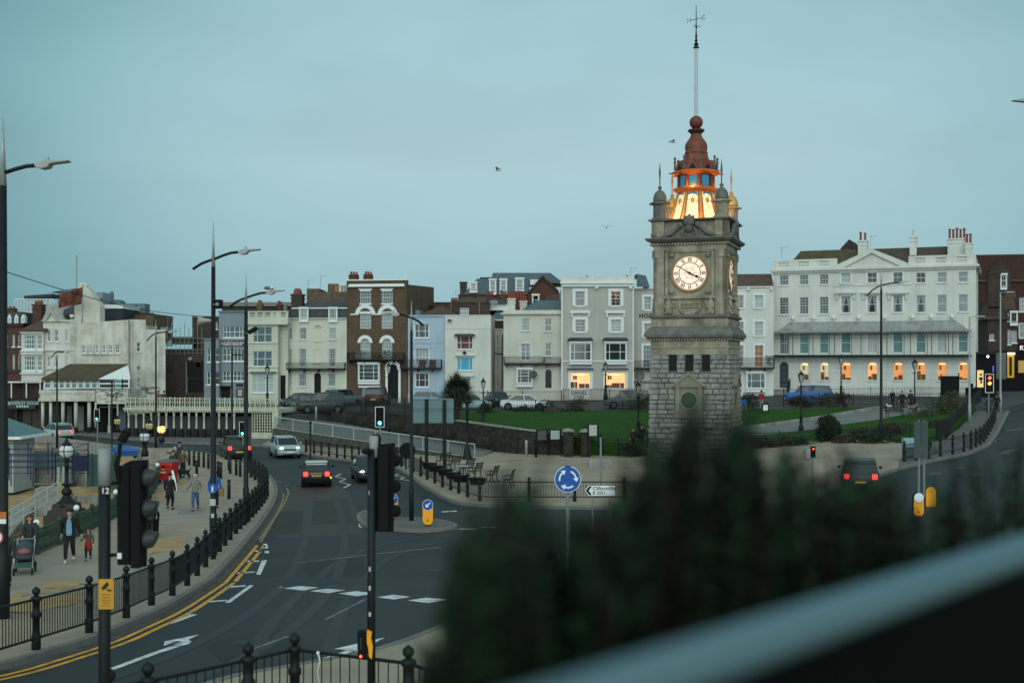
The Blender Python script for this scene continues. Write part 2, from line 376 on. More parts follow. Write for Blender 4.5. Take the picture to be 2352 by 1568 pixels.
# low walls edging lawn and path
def wallstrip(pts,h,w,mat,name,label,cat='wall',base=.6):
    b=MB()
    for p,q in zip(pts,pts[1:]):
        d=(q-p); d.z=0; d.normalize(); s=Vector((d.y,-d.x,0))*w/2
        up=Vector((0,0,h)); dn=Vector((0,0,-base))
        b.add([p-s+dn,p+s+dn,q+s+dn,q-s+dn,p-s+up,p+s+up,q+s+up,q-s+up],[(0,3,2,1),(4,5,6,7),(0,1,5,4),(1,2,6,5),(2,3,7,6),(3,0,4,7)])
    return tag(b.build(name,mat),label,cat)
wallstrip([P(1690,990,93.4),P(1703,984,95),P(1893,957,106),P(2019,935,113)],.12,.35,CONC,'path_wall','low concrete wall edging the main lawn along the sloping garden path',base=.55)
wl=[P(770,950,119.5),P(900,950,110.5),P(1051,966,101),P(1120,976,97),P(1194,986,93.5),P(1265,994,92.5),P(1300,1000,92.4)]
w=thing('garden_wall','dark flint retaining wall behind the row of benches below the lawn','wall')
g=MB()
for p,q in zip(wl,wl[1:]):
    d=(q-p); d.z=0; d.normalize(); s=Vector((d.y,-d.x,0))*.25; k=6
    for i in range(k):
        a=p.lerp(q,i/k); c=p.lerp(q,(i+1)/k)
        j=lambda:Vector((0,0,rnd.uniform(-.06,.06)))
        g.add([a-s-Vector((0,0,3)),a+s-Vector((0,0,3)),c+s-Vector((0,0,3)),c-s-Vector((0,0,3)),a-s,a+s,c+s,c-s],[(4,5,6,7),(0,1,5,4),(1,2,6,5),(2,3,7,6),(3,0,4,7)])
g.build('wall_face',STONED,w)
g=MB()
for p,q in zip(wl[2:],wl[3:]):
    d=(q-p); d.z=0; d.normalize(); s=Vector((d.y,-d.x,0))*.3
    g.add([p-s,p+s,q+s,q-s,p-s+Vector((0,0,.09)),p+s+Vector((0,0,.09)),q+s+Vector((0,0,.09)),q-s+Vector((0,0,.09))],[(0,3,2,1),(4,5,6,7),(0,1,5,4),(1,2,6,5),(2,3,7,6),(3,0,4,7)])
g.build('coping',CONC,w)
# ramp retaining wall (rough stone) with its green railing
def slab(b,p,q,z0a,z0b,z1a,z1b,w):
    d=(q-p); d.z=0; d.normalize(); s=Vector((d.y,-d.x,0))*w/2
    f=lambda v,z:Vector((v.x,v.y,z))
    b.add([f(p-s,z0a),f(p+s,z0a),f(q+s,z0b),f(q-s,z0b),f(p-s,z1a),f(p+s,z1a),f(q+s,z1b),f(q-s,z1b)],[(0,3,2,1),(4,5,6,7),(0,1,5,4),(1,2,6,5),(2,3,7,6),(3,0,4,7)])
b=MB(); a,c=RF
off=Vector((-.15,-.2,0)); k=16
for i in range(k):
    p=a.lerp(c,i/k)+off; q=a.lerp(c,(i+1)/k)+off; slab(b,p,q,-.3,-.3,p.z+.1,q.z+.1,.4)
tag(b.build('ramp_wall',M('ramp_stone',(.085,.078,.066),.95,.5,4,1.0,6,dirt=(.035,.033,.03),dirtfac=.8,dscale=2.2,spec=.1)),'rough stone retaining wall below the green ramp railing','wall')
t=thing('ramp_railing','pale green railing with slim bars sloping down along the ramp','railing')
b=MB(); top=MB()
PALEG=M('pale_green_rail',(.065,.105,.088),.6,.2,2)
for i in range(180):
    p=a.lerp(c,i/180)+off; b.tube([p+Vector((0,0,.1)),p+Vector((0,0,1.05))],.022,4)
for i in range(10):
    p=a.lerp(c,i/9)+off; top.tube([p,p+Vector((0,0,1.15))],.045,6)
top.tube([a+off+Vector((0,0,1.12)),c+off+Vector((0,0,1.12))],.05,6); top.tube([a+off+Vector((0,0,.16)),c+off+Vector((0,0,.16))],.035,6)
b.build('railing_bars',PALEG,t); top.build('handrail',M('pale_handrail',(.34,.37,.34),.5,.1),t)
# beach parapet wall between the seafront road and the sand
b=MB()
for p,q in zip(PARAL,PARAL[1:]):
    slab(b,p,q,-1.5,-1.5,.42,.42,.5)
t=tag(b.build('sea_wall',CONC),'long pale stained parapet wall between the seafront road and the beach','wall')
# ---------------- road markings (flat paint, 6 mm proud)
hm=lambda x,y:H(x,y)+.009
def mark(polys,mat,name='road_marking'):
    b=MB()
    for pp in polys:
        vs=[G(u,v) for u,v in pp]; c=sum(vs,Vector())/len(vs)
        pts=resample(vs+[vs[0]],1.0)[:-1]
        vv=[(p.x,p.y,hm(p.x,p.y)) for p in pts]+[(c.x,c.y,hm(c.x,c.y))]; n=len(pts)
        b.add(vv,[(i,(i+1)%n,n) for i in range(n)])
    o=b.build(name,mat,fix=False)
    for p in o.data.polygons:
        if p.normal.z<0: p.flip()
    o['kind']='structure'; return o
X8=lambda *pp:[z8(*p) for p in pp]
X7=lambda *pp:[z7(*p) for p in pp]
mark([X8((130,995),(215,981),(327,988),(240,1006)),X8((258,1012),(350,997),(462,1007),(372,1025)),X8((410,1027),(508,1014),(620,1022),(522,1040)),X8((580,1042),(680,1028),(800,1041),(692,1058)),X8((803,1064),(905,1049),(1002,1062),(905,1077)),X8((983,1083),(1095,1066),(1222,1078),(1110,1098)),
  X8((1250,1106),(1370,1086),(1490,1098),(1370,1120))],WHITEP)
mark([X7((1548,750),(1570,750),(1583,805),(1556,806)),X7((1540,846),(1570,846),(1530,932),(1505,930)),X7((1480,984),(1506,984),(1352,1096),(1322,1096)),X7((1128,1163),(1163,1165),(1005,1222),(980,1220)),
  X7((1500,789),(1535,790),(1533,796),(1498,795)),X7((1455,849),(1525,848),(1523,855),(1450,856)),X7((1395,919),(1500,911),(1498,918),(1390,926)),X7((1325,1001),(1445,993),(1443,1001),(1320,1009)),X7((1215,1088),(1335,1078),(1333,1086),(1210,1095)),X7((1090,1165),(1130,1164),(1128,1170),(1086,1171))],WHITEP)
# curved left-turn arrow
mark([X7((636,1486),(636,1504),(900,1405),(1060,1352),(1110,1338),(1126,1324),(1110,1316),(1060,1320),(1080,1330),(1040,1340),(880,1395)),X7((962,1350),(968,1324),(1172,1282),(1100,1318),(1040,1322))],WHITEP)
# long arrow near the bottom
mark([X8((105,1548),(160,1548),(690,1375),(640,1372)),X8((552,1368),(852,1300),(700,1385))],WHITEP)
mark([X8((488,1197),(510,1197),(748,1076),(730,1074)),X8((60,1370),(80,1370),(292,1296),(270,1292)),X8((330,862),(760,812),(760,816),(330,866)),X8((800,808),(1180,768),(1180,772),(800,812))],FADEP)
mark([X8((1265,665),(1300,660),(1400,660),(1380,667)),X8((1390,657),(1410,652),(1512,648),(1500,655)),X8((1180,560),(1270,555),(1275,560),(1190,564)),X8((695,620),(705,620),(706,645),(722,655),(700,652))],WHITEP)
for i_,pp in enumerate([[(700,1290),(830,1280),(850,1330),(720,1345)],[(1060,1235),(1300,1225),(1330,1262),(1070,1275)],[(470,1480),(640,1440),(690,1480),(520,1530)],[(640,1175),(700,1172),(690,1225),(615,1230)],[(720,1150),(800,1145),(812,1200),(715,1205)]]):
    area('road_patch',[G(*p) for p in pp],M(f'asphalt_patch_{i_}',((.012,.014,.015),(.023,.024,.024),(.012,.014,.016),(.022,.021,.019),(.027,.025,.022))[i_],.65,.35,.8,.5,60,dirt=(.018,.0195,.021),dirtfac=.9,dscale=.9),1.2,h=lambda x,y:H(x,y)+.0055)
TRK=M('polished_tyre_track',(.0150,.0205,.0228),.55,.3,.6,.3,60,dirt=(.0115,.0180,.0205),dirtfac=1,dscale=.35)
for lk_,ln in enumerate(([(738,1150),(748,1200),(745,1260),(715,1335),(640,1415),(500,1500),(250,1600)],[(1010,1235),(880,1260),(780,1320),(700,1420),(650,1540)],[(2250,1120),(2120,1210),(1900,1260),(1500,1270),(1100,1262)])):
    tl=resample(smoothline([G(*p) for p in ln]),.8)
    for o_ in (-.78,.78): ribbon(tl,o_-.16,o_+.16,.0062+.0007*lk_,TRK,'tyre_track')
IRN=M('cast_iron_cover',(.02,.02,.02),.6,.5,12)
for k_,(u_,v_) in enumerate(((800,1372),(610,1262),(1000,1310),(560,1475))):
    p_=G(u_,v_); c_=[(.36*cos(PI*2*j/14),.36*sin(PI*2*j/14)) for j in range(14)] if k_%2==0 else [(-.22,-.3),(.22,-.3),(.22,.3),(-.22,.3)]
    b=MB(); b.add([(p_.x+x_,p_.y+y_,H(p_.x+x_,p_.y+y_)+.0105) for x_,y_ in c_],[tuple(range(len(c_)))]); tag(b.build('drain_cover',IRN,fix=False),kind='structure')
def zig(p0,p1,k,w,mat=WHITEP):
    b=MB(); d=(p1-p0); s=Vector((d.y,-d.x,0)).normalized()*w; pts=[]
    for i in range(k+1):
        p=p0.lerp(p1,i/k)+(s if i%2 else -s); p.z=hm(p.x,p.y); pts.append(p)
    for a_,c_ in zip(pts,pts[1:]):
        q=(c_-a_); q.z=0; q=Vector((q.y,-q.x,0)).normalized()*.06; b.add([a_-q,a_+q,c_+q,c_-q],[(0,1,2,3)])
    o=b.build('zigzag_marking',mat,fix=False)
    for p in o.data.polygons:
        if p.normal.z<0: p.flip()
    o['kind']='structure'
zig(G(775,1088),G(800,1120),5,.25); zig(G(640,1104),G(668,1118),6,.25,FADEP); zig(G(908,1088),G(935,1104),4,.22)
zig(G(2222,1045),G(2300,1005),7,.22,FADEP); zig(G(2252,990),G(2300,925),8,.4)
mark([[za2(2150,632),za2(2200,608),za2(2330,598),za2(2250,612),za2(2180,628),za2(2240,634),za2(2230,640)]],FADEP)
mark([[za2(1780,745),za2(1860,742),za2(1860,747),za2(1780,750)],[za2(1570,800),za2(1670,785),za2(1680,790),za2(1580,806)],[za2(1970,735),za2(2010,725),za2(2012,730),za2(1975,740)],[za2(2220,690),za2(2310,665),za2(2312,670),za2(2225,695)],[za2(2205,440),za2(2352,430),za2(2352,436),za2(2205,446)],[za2(1905,800),za2(2010,798),za2(2010,803),za2(1905,805)],[za2(1730,945),za2(1800,930),za2(1805,936),za2(1738,952)],[za2(1805,1230),za2(1890,1240),za2(1885,1247),za2(1803,1238)],[za2(1740,1130),za2(1830,1100),za2(1800,1150)]],FADEP)
# double yellow lines near the kerb, fading beyond the junction
def cut(line,f): return [p for p in line if f(p)]
yl=[p for p in kl if 20<p.y<48.0 and p.x<-5]
ribbon(yl,.36,.50,.009,YELP,'yellow_line'); ribbon(yl,.64,.78,.009,YELP,'yellow_line')
yk=[G(*p) for p in [(598,1246),(629,1192),(650,1162),(661,1138),(663,1128),(657,1120)]]; ribbon(smoothline(yk),-.05,.05,.012,YELF,'yellow_line')
ribbon([p for p in kl if 48<p.y<66 and p.x<-9],.30,.38,.008,YELF,'yellow_line')
ribbon([p for p in PLK if p.y>60 and p.x<0],-.55,-.42,.008,YELF,'yellow_line')
ribbon([p for p in resample(RKL,1) if p.y<110],-.5,-.38,.008,YELF,'yellow_line')
ribbon([p for p in FARL if p.x>-26],-.5,-.38,.008,YELF,'yellow_line')
ribbon([p for p in ISL if p.y<55],-.5,-.12,.007,M('sand_edge',(.22,.17,.10),.9,.3,2,dirt=(.05,.05,.05),dirtfac=.8,dscale=1.5),'sand_edge')
# dusty gutter along the promenade kerb
ribbon(cut(kl,lambda p:p.y>20 and p.y<75),.03,.30,.006,M('gutter_dust',(.085,.075,.062),.9,.3,2,dirt=(.03,.03,.03),dirtfac=.8,dscale=1.2),'gutter')
# ---------------- building kit
def stucco(n,c,streak=.12,dirt=(.25,.25,.22),df=.35): return M('stucco_'+n,c,.85,.07,.7,.15,12,streak=streak,dirt=dirt,dirtfac=df,dscale=.35)
ST_WHITE=stucco('white',(.62,.61,.55)); ST_CREAM=stucco('cream',(.60,.58,.49)); ST_GREEN=stucco('pale_green_cream',(.54,.545,.44)); ST_BEIGE=stucco('beige',(.43,.41,.365)); ST_BLUE=stucco('pale_blue',(.38,.48,.58))
ST_GREY=stucco('slate_blue_grey',(.20,.25,.28)); ST_OFF=stucco('off_white',(.58,.56,.48)); ST_REG=stucco('bright_white',(.63,.63,.58)); ST_OLD=M('weathered_cream_render',(.60,.58,.50),.9,.12,.8,.3,10,streak=.30,dirt=(.22,.215,.17),dirtfac=.6,dscale=.45)
BRICK=M('brown_brick',(.105,.068,.042),.9,.38,5,.4,30,dirt=(.055,.042,.032),dirtfac=.7,dscale=.8); BRICKR=M('red_brick',(.085,.038,.030),.9,.35,4,.4,30,dirt=(.05,.03,.025),dirtfac=.6,dscale=.7); BRICKD=M('dark_brick',(.06,.042,.035),.9,.4,3,.4,20,dirt=(.028,.024,.022),dirtfac=.7,dscale=.5)
SLATE=M('slate_roof',(.055,.063,.07),.7,.3,3,.4,14,dirt=(.03,.033,.036),dirtfac=.6,dscale=.8); SLATEB=M('blue_slate_roof',(.075,.115,.135),.6,.25,3,.3,14); MOSS=M('mossy_tile_roof',(.075,.058,.030),.9,.4,2,.6,10,dirt=(.05,.05,.035),dirtfac=.7,dscale=.7); TILE=M('brown_tile_roof',(.09,.055,.04),.9,.35,2,.5,14,dirt=(.05,.04,.035),dirtfac=.6,dscale=.6)
POT=M('terracotta_pot',(.22,.06,.035),.85,.2,4); FRAME=M('white_window_frame',(.66,.68,.67),.5,.05,3); FRAMED=M('dark_window_frame',(.05,.06,.065),.5,.05,3)
GL=[M('window_glass_dark',(.018,.026,.030),.08,.4,1.2,spec=.8),M('window_glass_blue',(.045,.075,.085),.1,.45,1.1,spec=.8),M('window_glass_net',(.20,.25,.26),.3,.25,1.6,spec=.6),M('window_glass_teal',(.10,.20,.20),.15,.2,.8,spec=.6),M('window_glass_blind',(.34,.38,.38),.4,.08,1,spec=.5)]
GD={'dark':0,'blue':1,'net':2,'teal':3,'blind':4}
BLUEBL=M('bright_blue_blind',(.05,.32,.46),.4,.1,1); REDC=M('dark_red_curtain',(.12,.04,.035),.6,.2,2)
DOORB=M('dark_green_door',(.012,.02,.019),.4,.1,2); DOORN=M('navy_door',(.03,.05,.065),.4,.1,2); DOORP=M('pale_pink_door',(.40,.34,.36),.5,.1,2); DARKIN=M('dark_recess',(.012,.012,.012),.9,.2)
LITW=M('glowing_room_wall',(.5,.3,.12),.8,.1,em=(1,.52,.19),es=.78); LITS=[M('glowing_room_wall_bright',(.5,.3,.12),.8,.3,1.2,em=(1,.58,.24),es=1.0),M('glowing_room_wall_deep',(.5,.3,.12),.8,.3,1.2,em=(1,.42,.12),es=.55),M('glowing_room_wall_soft',(.5,.3,.12),.8,.3,1.2,em=(1,.50,.19),es=.72)]; LITC=M('glowing_room_wall_cool',(.5,.45,.3),.8,.1,em=(.85,.80,.55),es=.42); LITL=glow('room_lamp',(1,.72,.35),3.0); LITF=M('glowing_room_furniture',(.05,.03,.02),.8,.2,em=(.6,.22,.07),es=.13)  # room light is put into the emission of walls and furniture
class Fac:
    """a facade: an Empty at its base, local x along the wall, local y inwards, local z up"""
    def __init__(s,name,label,cat,u,Y,rot,zb,wall,group=None):
        X=(u-CX)/F0*Y; s.O=Vector((X,Y,zb)); s.r=R(rot); s.sn=sin(s.r); s.cs=cos(s.r)
        s.e=thing(name,label,cat,s.O,-s.r,group); s.holes=[]; s.wm=wall; s.zb=zb
    def at(s,u,v,off=0):
        dx=(u-CX)/F0; t=(off+s.O.x*s.sn+s.O.y*s.cs)/(dx*s.sn+s.cs); return ((t*dx-s.O.x)*s.cs-(t-s.O.y)*s.sn, EYE-(v-CY)/F0*t-s.zb)
    def rc(s,z,x0,y0,x1,y1,off=0):
        (u0,v0),(u1,v1)=z(x0,y0),z(x1,y1); um=(u0+u1)/2; vm_=(v0+v1)/2
        return (s.at(u0,vm_,off)[0],s.at(um,v1,off)[1],s.at(u1,vm_,off)[0],s.at(um,v0,off)[1])
    def wall(s,rect,depth,name='wall',mat=None,z0=None,off=0,top=True):
        x0,za,x1,zt=rect; z0=za if z0 is None else z0
        hs=[h for h in s.holes if h[0]<x1 and h[2]>x0]
        xs=sorted({x0,x1}|{min(x1,max(x0,h[i])) for h in hs for i in (0,2)}); zs=sorted({z0,zt}|{min(zt,max(z0,h[i])) for h in hs for i in (1,3)})
        b=MB()
        for j in range(len(zs)-1):
            i=0; zm=(zs[j]+zs[j+1])/2
            while i<len(xs)-1:
                hole=lambda k:any(h[0]<(xs[k]+xs[k+1])/2<h[2] and h[1]<zm<h[3] for h in hs)
                if hole(i): i+=1; continue
                k=i
                while k+1<len(xs)-1 and not hole(k+1): k+=1
                b.quad((xs[i],off,zs[j]),(xs[k+1],off,zs[j]),(xs[k+1],off,zs[j+1]),(xs[i],off,zs[j+1])); i=k+1
        for a,c,d,f,arch in hs:
            r=.2
            b.quad((a,off,c),(a,off+r,c),(a,off+r,f),(a,off,f)); b.quad((d,off,c),(d,off,f),(d,off+r,f),(d,off+r,c)); b.quad((a,off,c),(d,off,c),(d,off+r,c),(a,off+r,c)); b.quad((a,off,f),(a,off+r,f),(d,off+r,f),(d,off,f))
            if arch:
                R_=(d-a)/2; zc=f-R_; n=8
                for sx,cx in ((-1,a),(1,d)):
                    for q in range(n):
                        t0=PI/2*q/n; t1=PI/2*(q+1)/n; m=(a+d)/2
                        p0=(m+sx*R_*cos(t0),zc+R_*sin(t0)); p1=(m+sx*R_*cos(t1),zc+R_*sin(t1))
                        b.add([(p0[0],off+.001,p0[1]),(p1[0],off+.001,p1[1]),(cx,off+.001,f)],[(0,1,2)]); b.quad((p0[0],off,p0[1]),(p1[0],off,p1[1]),(p1[0],off+r,p1[1]),(p0[0],off+r,p0[1]))
        D=off+depth
        b.quad((x0,off,z0),(x0,D,z0),(x0,D,zt),(x0,off,zt)); b.quad((x1,off,z0),(x1,off,zt),(x1,D,zt),(x1,D,z0)); b.quad((x0,D,z0),(x1,D,z0),(x1,D,zt),(x0,D,zt))
        if top: b.quad((x0,off,zt),(x1,off,zt),(x1,D,zt),(x0,D,zt))
        return b.build(name,mat or s.wm,s.e,fix=False)
    def part(s,b,name,mat,parent=None,**k): return b.build(name,mat,parent or s.e,**k)
    def band(s,z,x0,y0,x1,y1,name,mat,d=.15,off=0,back=.05,rect=None):
        r=rect or s.rc(z,x0,y0,x1,y1,off); b=MB(); b.box(r[0],off-d,r[1],r[2],off+back,r[3]); return b.build(name,mat,s.e)
    def win(s,z,x0,y0,x1,y1,nx=2,nz=4,pane='dark',sill=True,sur=0,arch=False,off=0,hole=True,fm=None,fw=.06,mw=.028,lit=None,proj=0,meet=True,name='window',xs=None,curt=False,pm=None,rect=None):
        a,c,d,f=rect or s.rc(z,x0,y0,x1,y1,off)
        fm=fm or FRAME; y0_=off+.10; R_=(d-a)/2; m=(a+d)/2; zc=f-R_
        if hole and not proj: s.holes.append((a,c,d,f,arch))
        if proj: y0_=off-proj+.04
        b=MB(); yb=y0_+.05; zt=zc if arch else f
        b.box(a,y0_,c,a+fw,yb,zt); b.box(d-fw,y0_,c,d,yb,zt); b.box(a+fw,y0_,c,d-fw,yb,c+fw)
        if arch:
            n=10
            for q in range(n):
                t0=PI*q/n; t1=PI*(q+1)/n
                b.ext([(m+(R_-fw)*cos(t0),zc+(R_-fw)*sin(t0)),(m+R_*cos(t0),zc+R_*sin(t0)),(m+R_*cos(t1),zc+R_*sin(t1)),(m+(R_-fw)*cos(t1),zc+(R_-fw)*sin(t1))],y0_,yb)
        else: b.box(a+fw,y0_,f-fw,d-fw,yb,f)
        for x in (xs or [i/nx for i in range(1,nx)]):
            w=mw if xs is None else .06; xx=a+(d-a)*x; h_=math.sqrt(max(0,R_**2-(xx-m)**2))+zc if arch else f
            b.box(xx-w/2,y0_+.01,c+fw,xx+w/2,yb-.008,h_-fw*.5)
        for i in range(1,nz):
            zz=c+(f-c)*i/nz; w=mw*(1.9 if meet and nz%2==0 and i==nz//2 else 1); hw=R_ if zz<zc or not arch else math.sqrt(max(0,R_**2-(zz-zc)**2))
            b.box(m-hw+fw*.6,y0_+.013,zz-w/2,m+hw-fw*.6,yb-.011,zz+w/2)
        w_=b.build(name,fm,s.e)
        g=MB(); yp=y0_+.06
        if arch: g.add([(m+(R_-.02)*cos(PI*q/12),yp,zc+(R_-.02)*sin(PI*q/12)) for q in range(13)]+[(a+.02,yp,c+.02),(d-.02,yp,c+.02)],[tuple(range(13))+(13,14)])
        else: g.box(a+.02,yp,c+.02,d-.02,yp+.01,f-.02)
        if lit:
            # a little room behind the opening: walls and furniture glow by themselves, plus a lamp
            D=1.3; lw=LITC if lit=='cool' else LITS[rnd.randrange(3)]
            k=MB(); e_=.25; k.quad((a-e_,yp+D,c-.2),(d+e_,yp+D,c-.2),(d+e_,yp+D,f+.1),(a-e_,yp+D,f+.1)); k.quad((a-e_,yp,c-.2),(a-e_,yp+D,c-.2),(a-e_,yp+D,f+.1),(a-e_,yp,f+.1)); k.quad((d+e_,yp,c-.2),(d+e_,yp,f+.1),(d+e_,yp+D,f+.1),(d+e_,yp+D,c-.2)); k.quad((a-e_,yp,c-.2),(d+e_,yp,c-.2),(d+e_,yp+D,c-.2),(a-e_,yp+D,c-.2))
            k.build('room',lw,w_,fix=False)
            W_=d-a
            for p_ in ((a+.05,yp+.3,c,a+W_*rnd.uniform(.3,.5),yp+.7,c+(f-c)*rnd.uniform(.15,.5)),(m-W_*rnd.uniform(0,.2),yp+.6,c,d-.1,yp+.9,c+(f-c)*rnd.uniform(.1,.38)),(a+W_*.15,yp+1.2,c+(f-c)*.55,a+W_*.35,yp+1.25,c+(f-c)*.78)):
                MB().box(*p_).build('furniture',LITF,w_)
            q=MB(); q.box(a+W_*.2,yp+.8,f-.32,a+W_*.8,yp+.86,f-.24); q.build('room_lamp',LITL,w_)
        elif curt:
            g.build('pane',GL[0],w_)
            q=MB()
            for sx in (-1,1): q.ext([(m+sx*.02,f-.1),(m+sx*(d-a)/2*.9,f-.1),(m+sx*(d-a)/2*.9,c+.1),(m+sx*(d-a)/2*.55,c+.1),(m+sx*(d-a)/2*.4,c+(f-c)*.45)],yp-.006,yp-.003)
            q.build('curtain',GL[2],w_)
        else: g.build('pane',pm or GL[GD[pane]],w_)
        if sill:
            q=MB(); q.box(a-.08,off-.10-proj,c-.13,d+.08,off+.02,c-.003); q.build('sill',s.sm if hasattr(s,'sm') else FRAME,w_)
        if sur:
            q=MB(); t=sur; q.box(a-t,off-.06,c-.003,a,off+.0,f+t); q.box(d,off-.06,c-.003,d+t,off,f+t); q.box(a,off-.06,f,d,off,f+t); q.build('surround',FRAME,w_)
        if proj:
            q=MB(); t=.1; yy=off-proj; q.box(a-t,yy,c-.12,a,off,f+.02); q.box(d,yy,c-.12,d+t,off,f+.02); q.box(a-t-.05,yy-.08,f+.02,d+t+.05,off,f+.22); q.box(a-t,yy,c-.45,d+t,off,c-.12); q.build('bay_case',FRAME if proj!=.46 else s.wm,w_)
        return w_
    def door(s,z,x0,y0,x1,y1,mat,arch=False,off=0,handle=True,depth=.14):
        a,c,d,f=s.rc(z,x0,y0,x1,y1,off); s.holes.append((a,c,d,f,arch)); b=MB(); b.box(a,off+depth,c,d,off+depth+.05,f)
        for i in (0,1):
            for j in (0,1):
                b.box(lerp(a,d,.14+i*.4),off+depth-.015,lerp(c,f,.12+j*.42),lerp(a,d,.46+i*.4),off+depth,lerp(c,f,.46+j*.36))
        o=b.build('door',mat,s.e)
        if handle: q=MB(); q.ball((lerp(a,d,.85),off+depth-.05,lerp(c,f,.45)),.05,6,4); q.build('handle',GALV,o)
        return o
    def balcony(s,z,x0,y0,x1,y1,d=.9,off=0,sp=.13,arcs=True,mat=None):
        a,c,e,f=s.rc(z,x0,y0,x1,y1,off-d); b=MB(); b.box(a,off-d,c-.02,e,off-.002,c+.12)
        for i in range(int((e-a)/1.6)+1): b.box(a+.2+i*1.6,off-d*.8,c-.3,a+.28+i*1.6,off-.002,c-.021)
        o=b.build('balcony',CONC if False else BLACK,s.e); g=MB(); h=f-c
        def run(p,q):
            L_=((q[0]-p[0])**2+(q[1]-p[1])**2)**.5; k=max(2,int(L_/sp))
            for i in range(k+1):
                x=lerp(p[0],q[0],i/k); y=lerp(p[1],q[1],i/k); g.box(x-.012,y-.012,c+.12,x+.012,y+.012,f)
            g.tube([(*p,f),(*q,f)],.03,4); g.tube([(*p,f-.16),(*q,f-.16)],.018,4); g.tube([(*p,c+.2),(*q,c+.2)],.018,4)
            if arcs:
                for i in range(0,k,2):
                    x=lerp(p[0],q[0],(i+1)/k); y=lerp(p[1],q[1],(i+1)/k); g.lathe([(.07,-.012),(.07,.012)],8,(x,y,c+.12+h*.45),sy=.3)
        run((a,off-d+.03),(e,off-d+.03)); run((a+.02,off-d+.03),(a+.02,off)); run((e-.02,off-d+.03),(e-.02,off))
        g.build('balcony_railing',mat or BLACK,o); return o
    def chimney(s,z,x0,y0,x1,y1,mat,pots=3,ph=.55,off=2.0,d=1.0,potm=None,cap=True,name='chimney',zlow=None):
        a,c,e,f=s.rc(z,x0,y0,x1,y1,off); c=c if zlow is None else zlow; b=MB(); b.box(a,off,c-1.0,e,off+d,f)
        if cap: b.box(a-.08,off-.08,f,e+.08,off+d+.08,f+.16); b.box(a-.05,off-.05,f-.4,e+.05,off+d+.05,f-.28)
        o=b.build(name,mat,s.e)
        for i in range(pots):
            q=MB(); h=ph*rnd.uniform(.85,1.15); q.lathe([(.15,0),(.15,.06),(.12,.1),(.11,h*.85),(.15,h*.88),(.15,h),(.10,h),(.10,h-.1)],8,(lerp(a,e,(i+.5)/pots),off+d/2,f+(.16 if cap else 0))); q.build('chimney_pot',potm or POT,o)
        return o
    def roof(s,poly,y0,y1,mat,name='roof',parent=None):
        b=MB(); b.ext(poly,y0,y1); return b.build(name,mat,parent or s.e)
    def hip(s,z,x0,y0,x1,y1,rx0,rx1,mat,off=0,depth=8,name='roof',eave=.15):
        a,c,e,f=s.rc(z,x0,y0,x1,y1,off); r0=s.rc(z,rx0,y0,rx1,y1,off); b=MB(); m=off+depth/2
        b.add([(a-eave,off-eave,c),(e+eave,off-eave,c),(e+eave,off+depth,c),(a-eave,off+depth,c),(r0[0],m,f),(r0[2],m,f)],[(0,1,5,4),(1,2,5),(2,3,4,5),(3,0,4),(0,3,2,1)]); return b.build(name,mat,s.e)
def aerial(fac,z,x,y0,y1,off=2):
    a,c,_,f=fac.rc(z,x-1,y0,x+1,y1,off); b=MB(); b.tube([(a,off,c),(a,off,f)],.025,4); b.tube([(a-.1,off,f-.1),(a+.75,off,f+.02)],.018,4)
    for i in range(4): b.tube([(a+.05+i*.2,off-.25,f-.07+i*.03),(a+.05+i*.2,off+.25,f-.07+i*.03)],.012,4)
    b.tube([(a,off,f-.45),(a+.3,off,f-.4)],.012,4); b.build('aerial',GREYM,fac.e)
def arch_band(b,m,zc,r0,r1,y0,y1,a0=0,a1=PI,n=12):
    for q in range(n):
        t0=lerp(a0,a1,q/n); t1=lerp(a0,a1,(q+1)/n)
        b.ext([(m+r0*cos(t0),zc+r0*sin(t0)),(m+r1*cos(t0),zc+r1*sin(t0)),(m+r1*cos(t1),zc+r1*sin(t1)),(m+r0*cos(t1),zc+r0*sin(t1))],y0,y1)
def balustrade(f,z,x0,y0,x1,y1,panels,mat,off=0,d=.3):
    """parapet with solid panels and open runs of little balusters; panels = list of (x0,x1) openings"""
    a,c,e,t=f.rc(z,x0,y0,x1,y1,off); b=MB(); h=t-c; b.box(a-.05,off-.05,t-h*.16,e+.05,off+d,t); b.box(a,off,c,e,off+d*.9,c+h*.22); x=a
    for p0,p1 in panels:
        q=f.rc(z,p0,y0,p1,y1,off); b.box(x,off,c+h*.22,q[0],off+d*.9,t-h*.16); k=max(3,int((q[2]-q[0])/.28))
        for i in range(k): b.lathe([(.05,0),(.09,h*.2),(.05,h*.4),(.06,h*.63)],6,(lerp(q[0],q[2],(i+.5)/k),off+d/2,c+h*.215))
        x=q[2]
    b.box(x,off,c+h*.22,e,off+d*.9,t-h*.16); return b.build('balustrade',mat,f.e)
def moss_blank(): pass

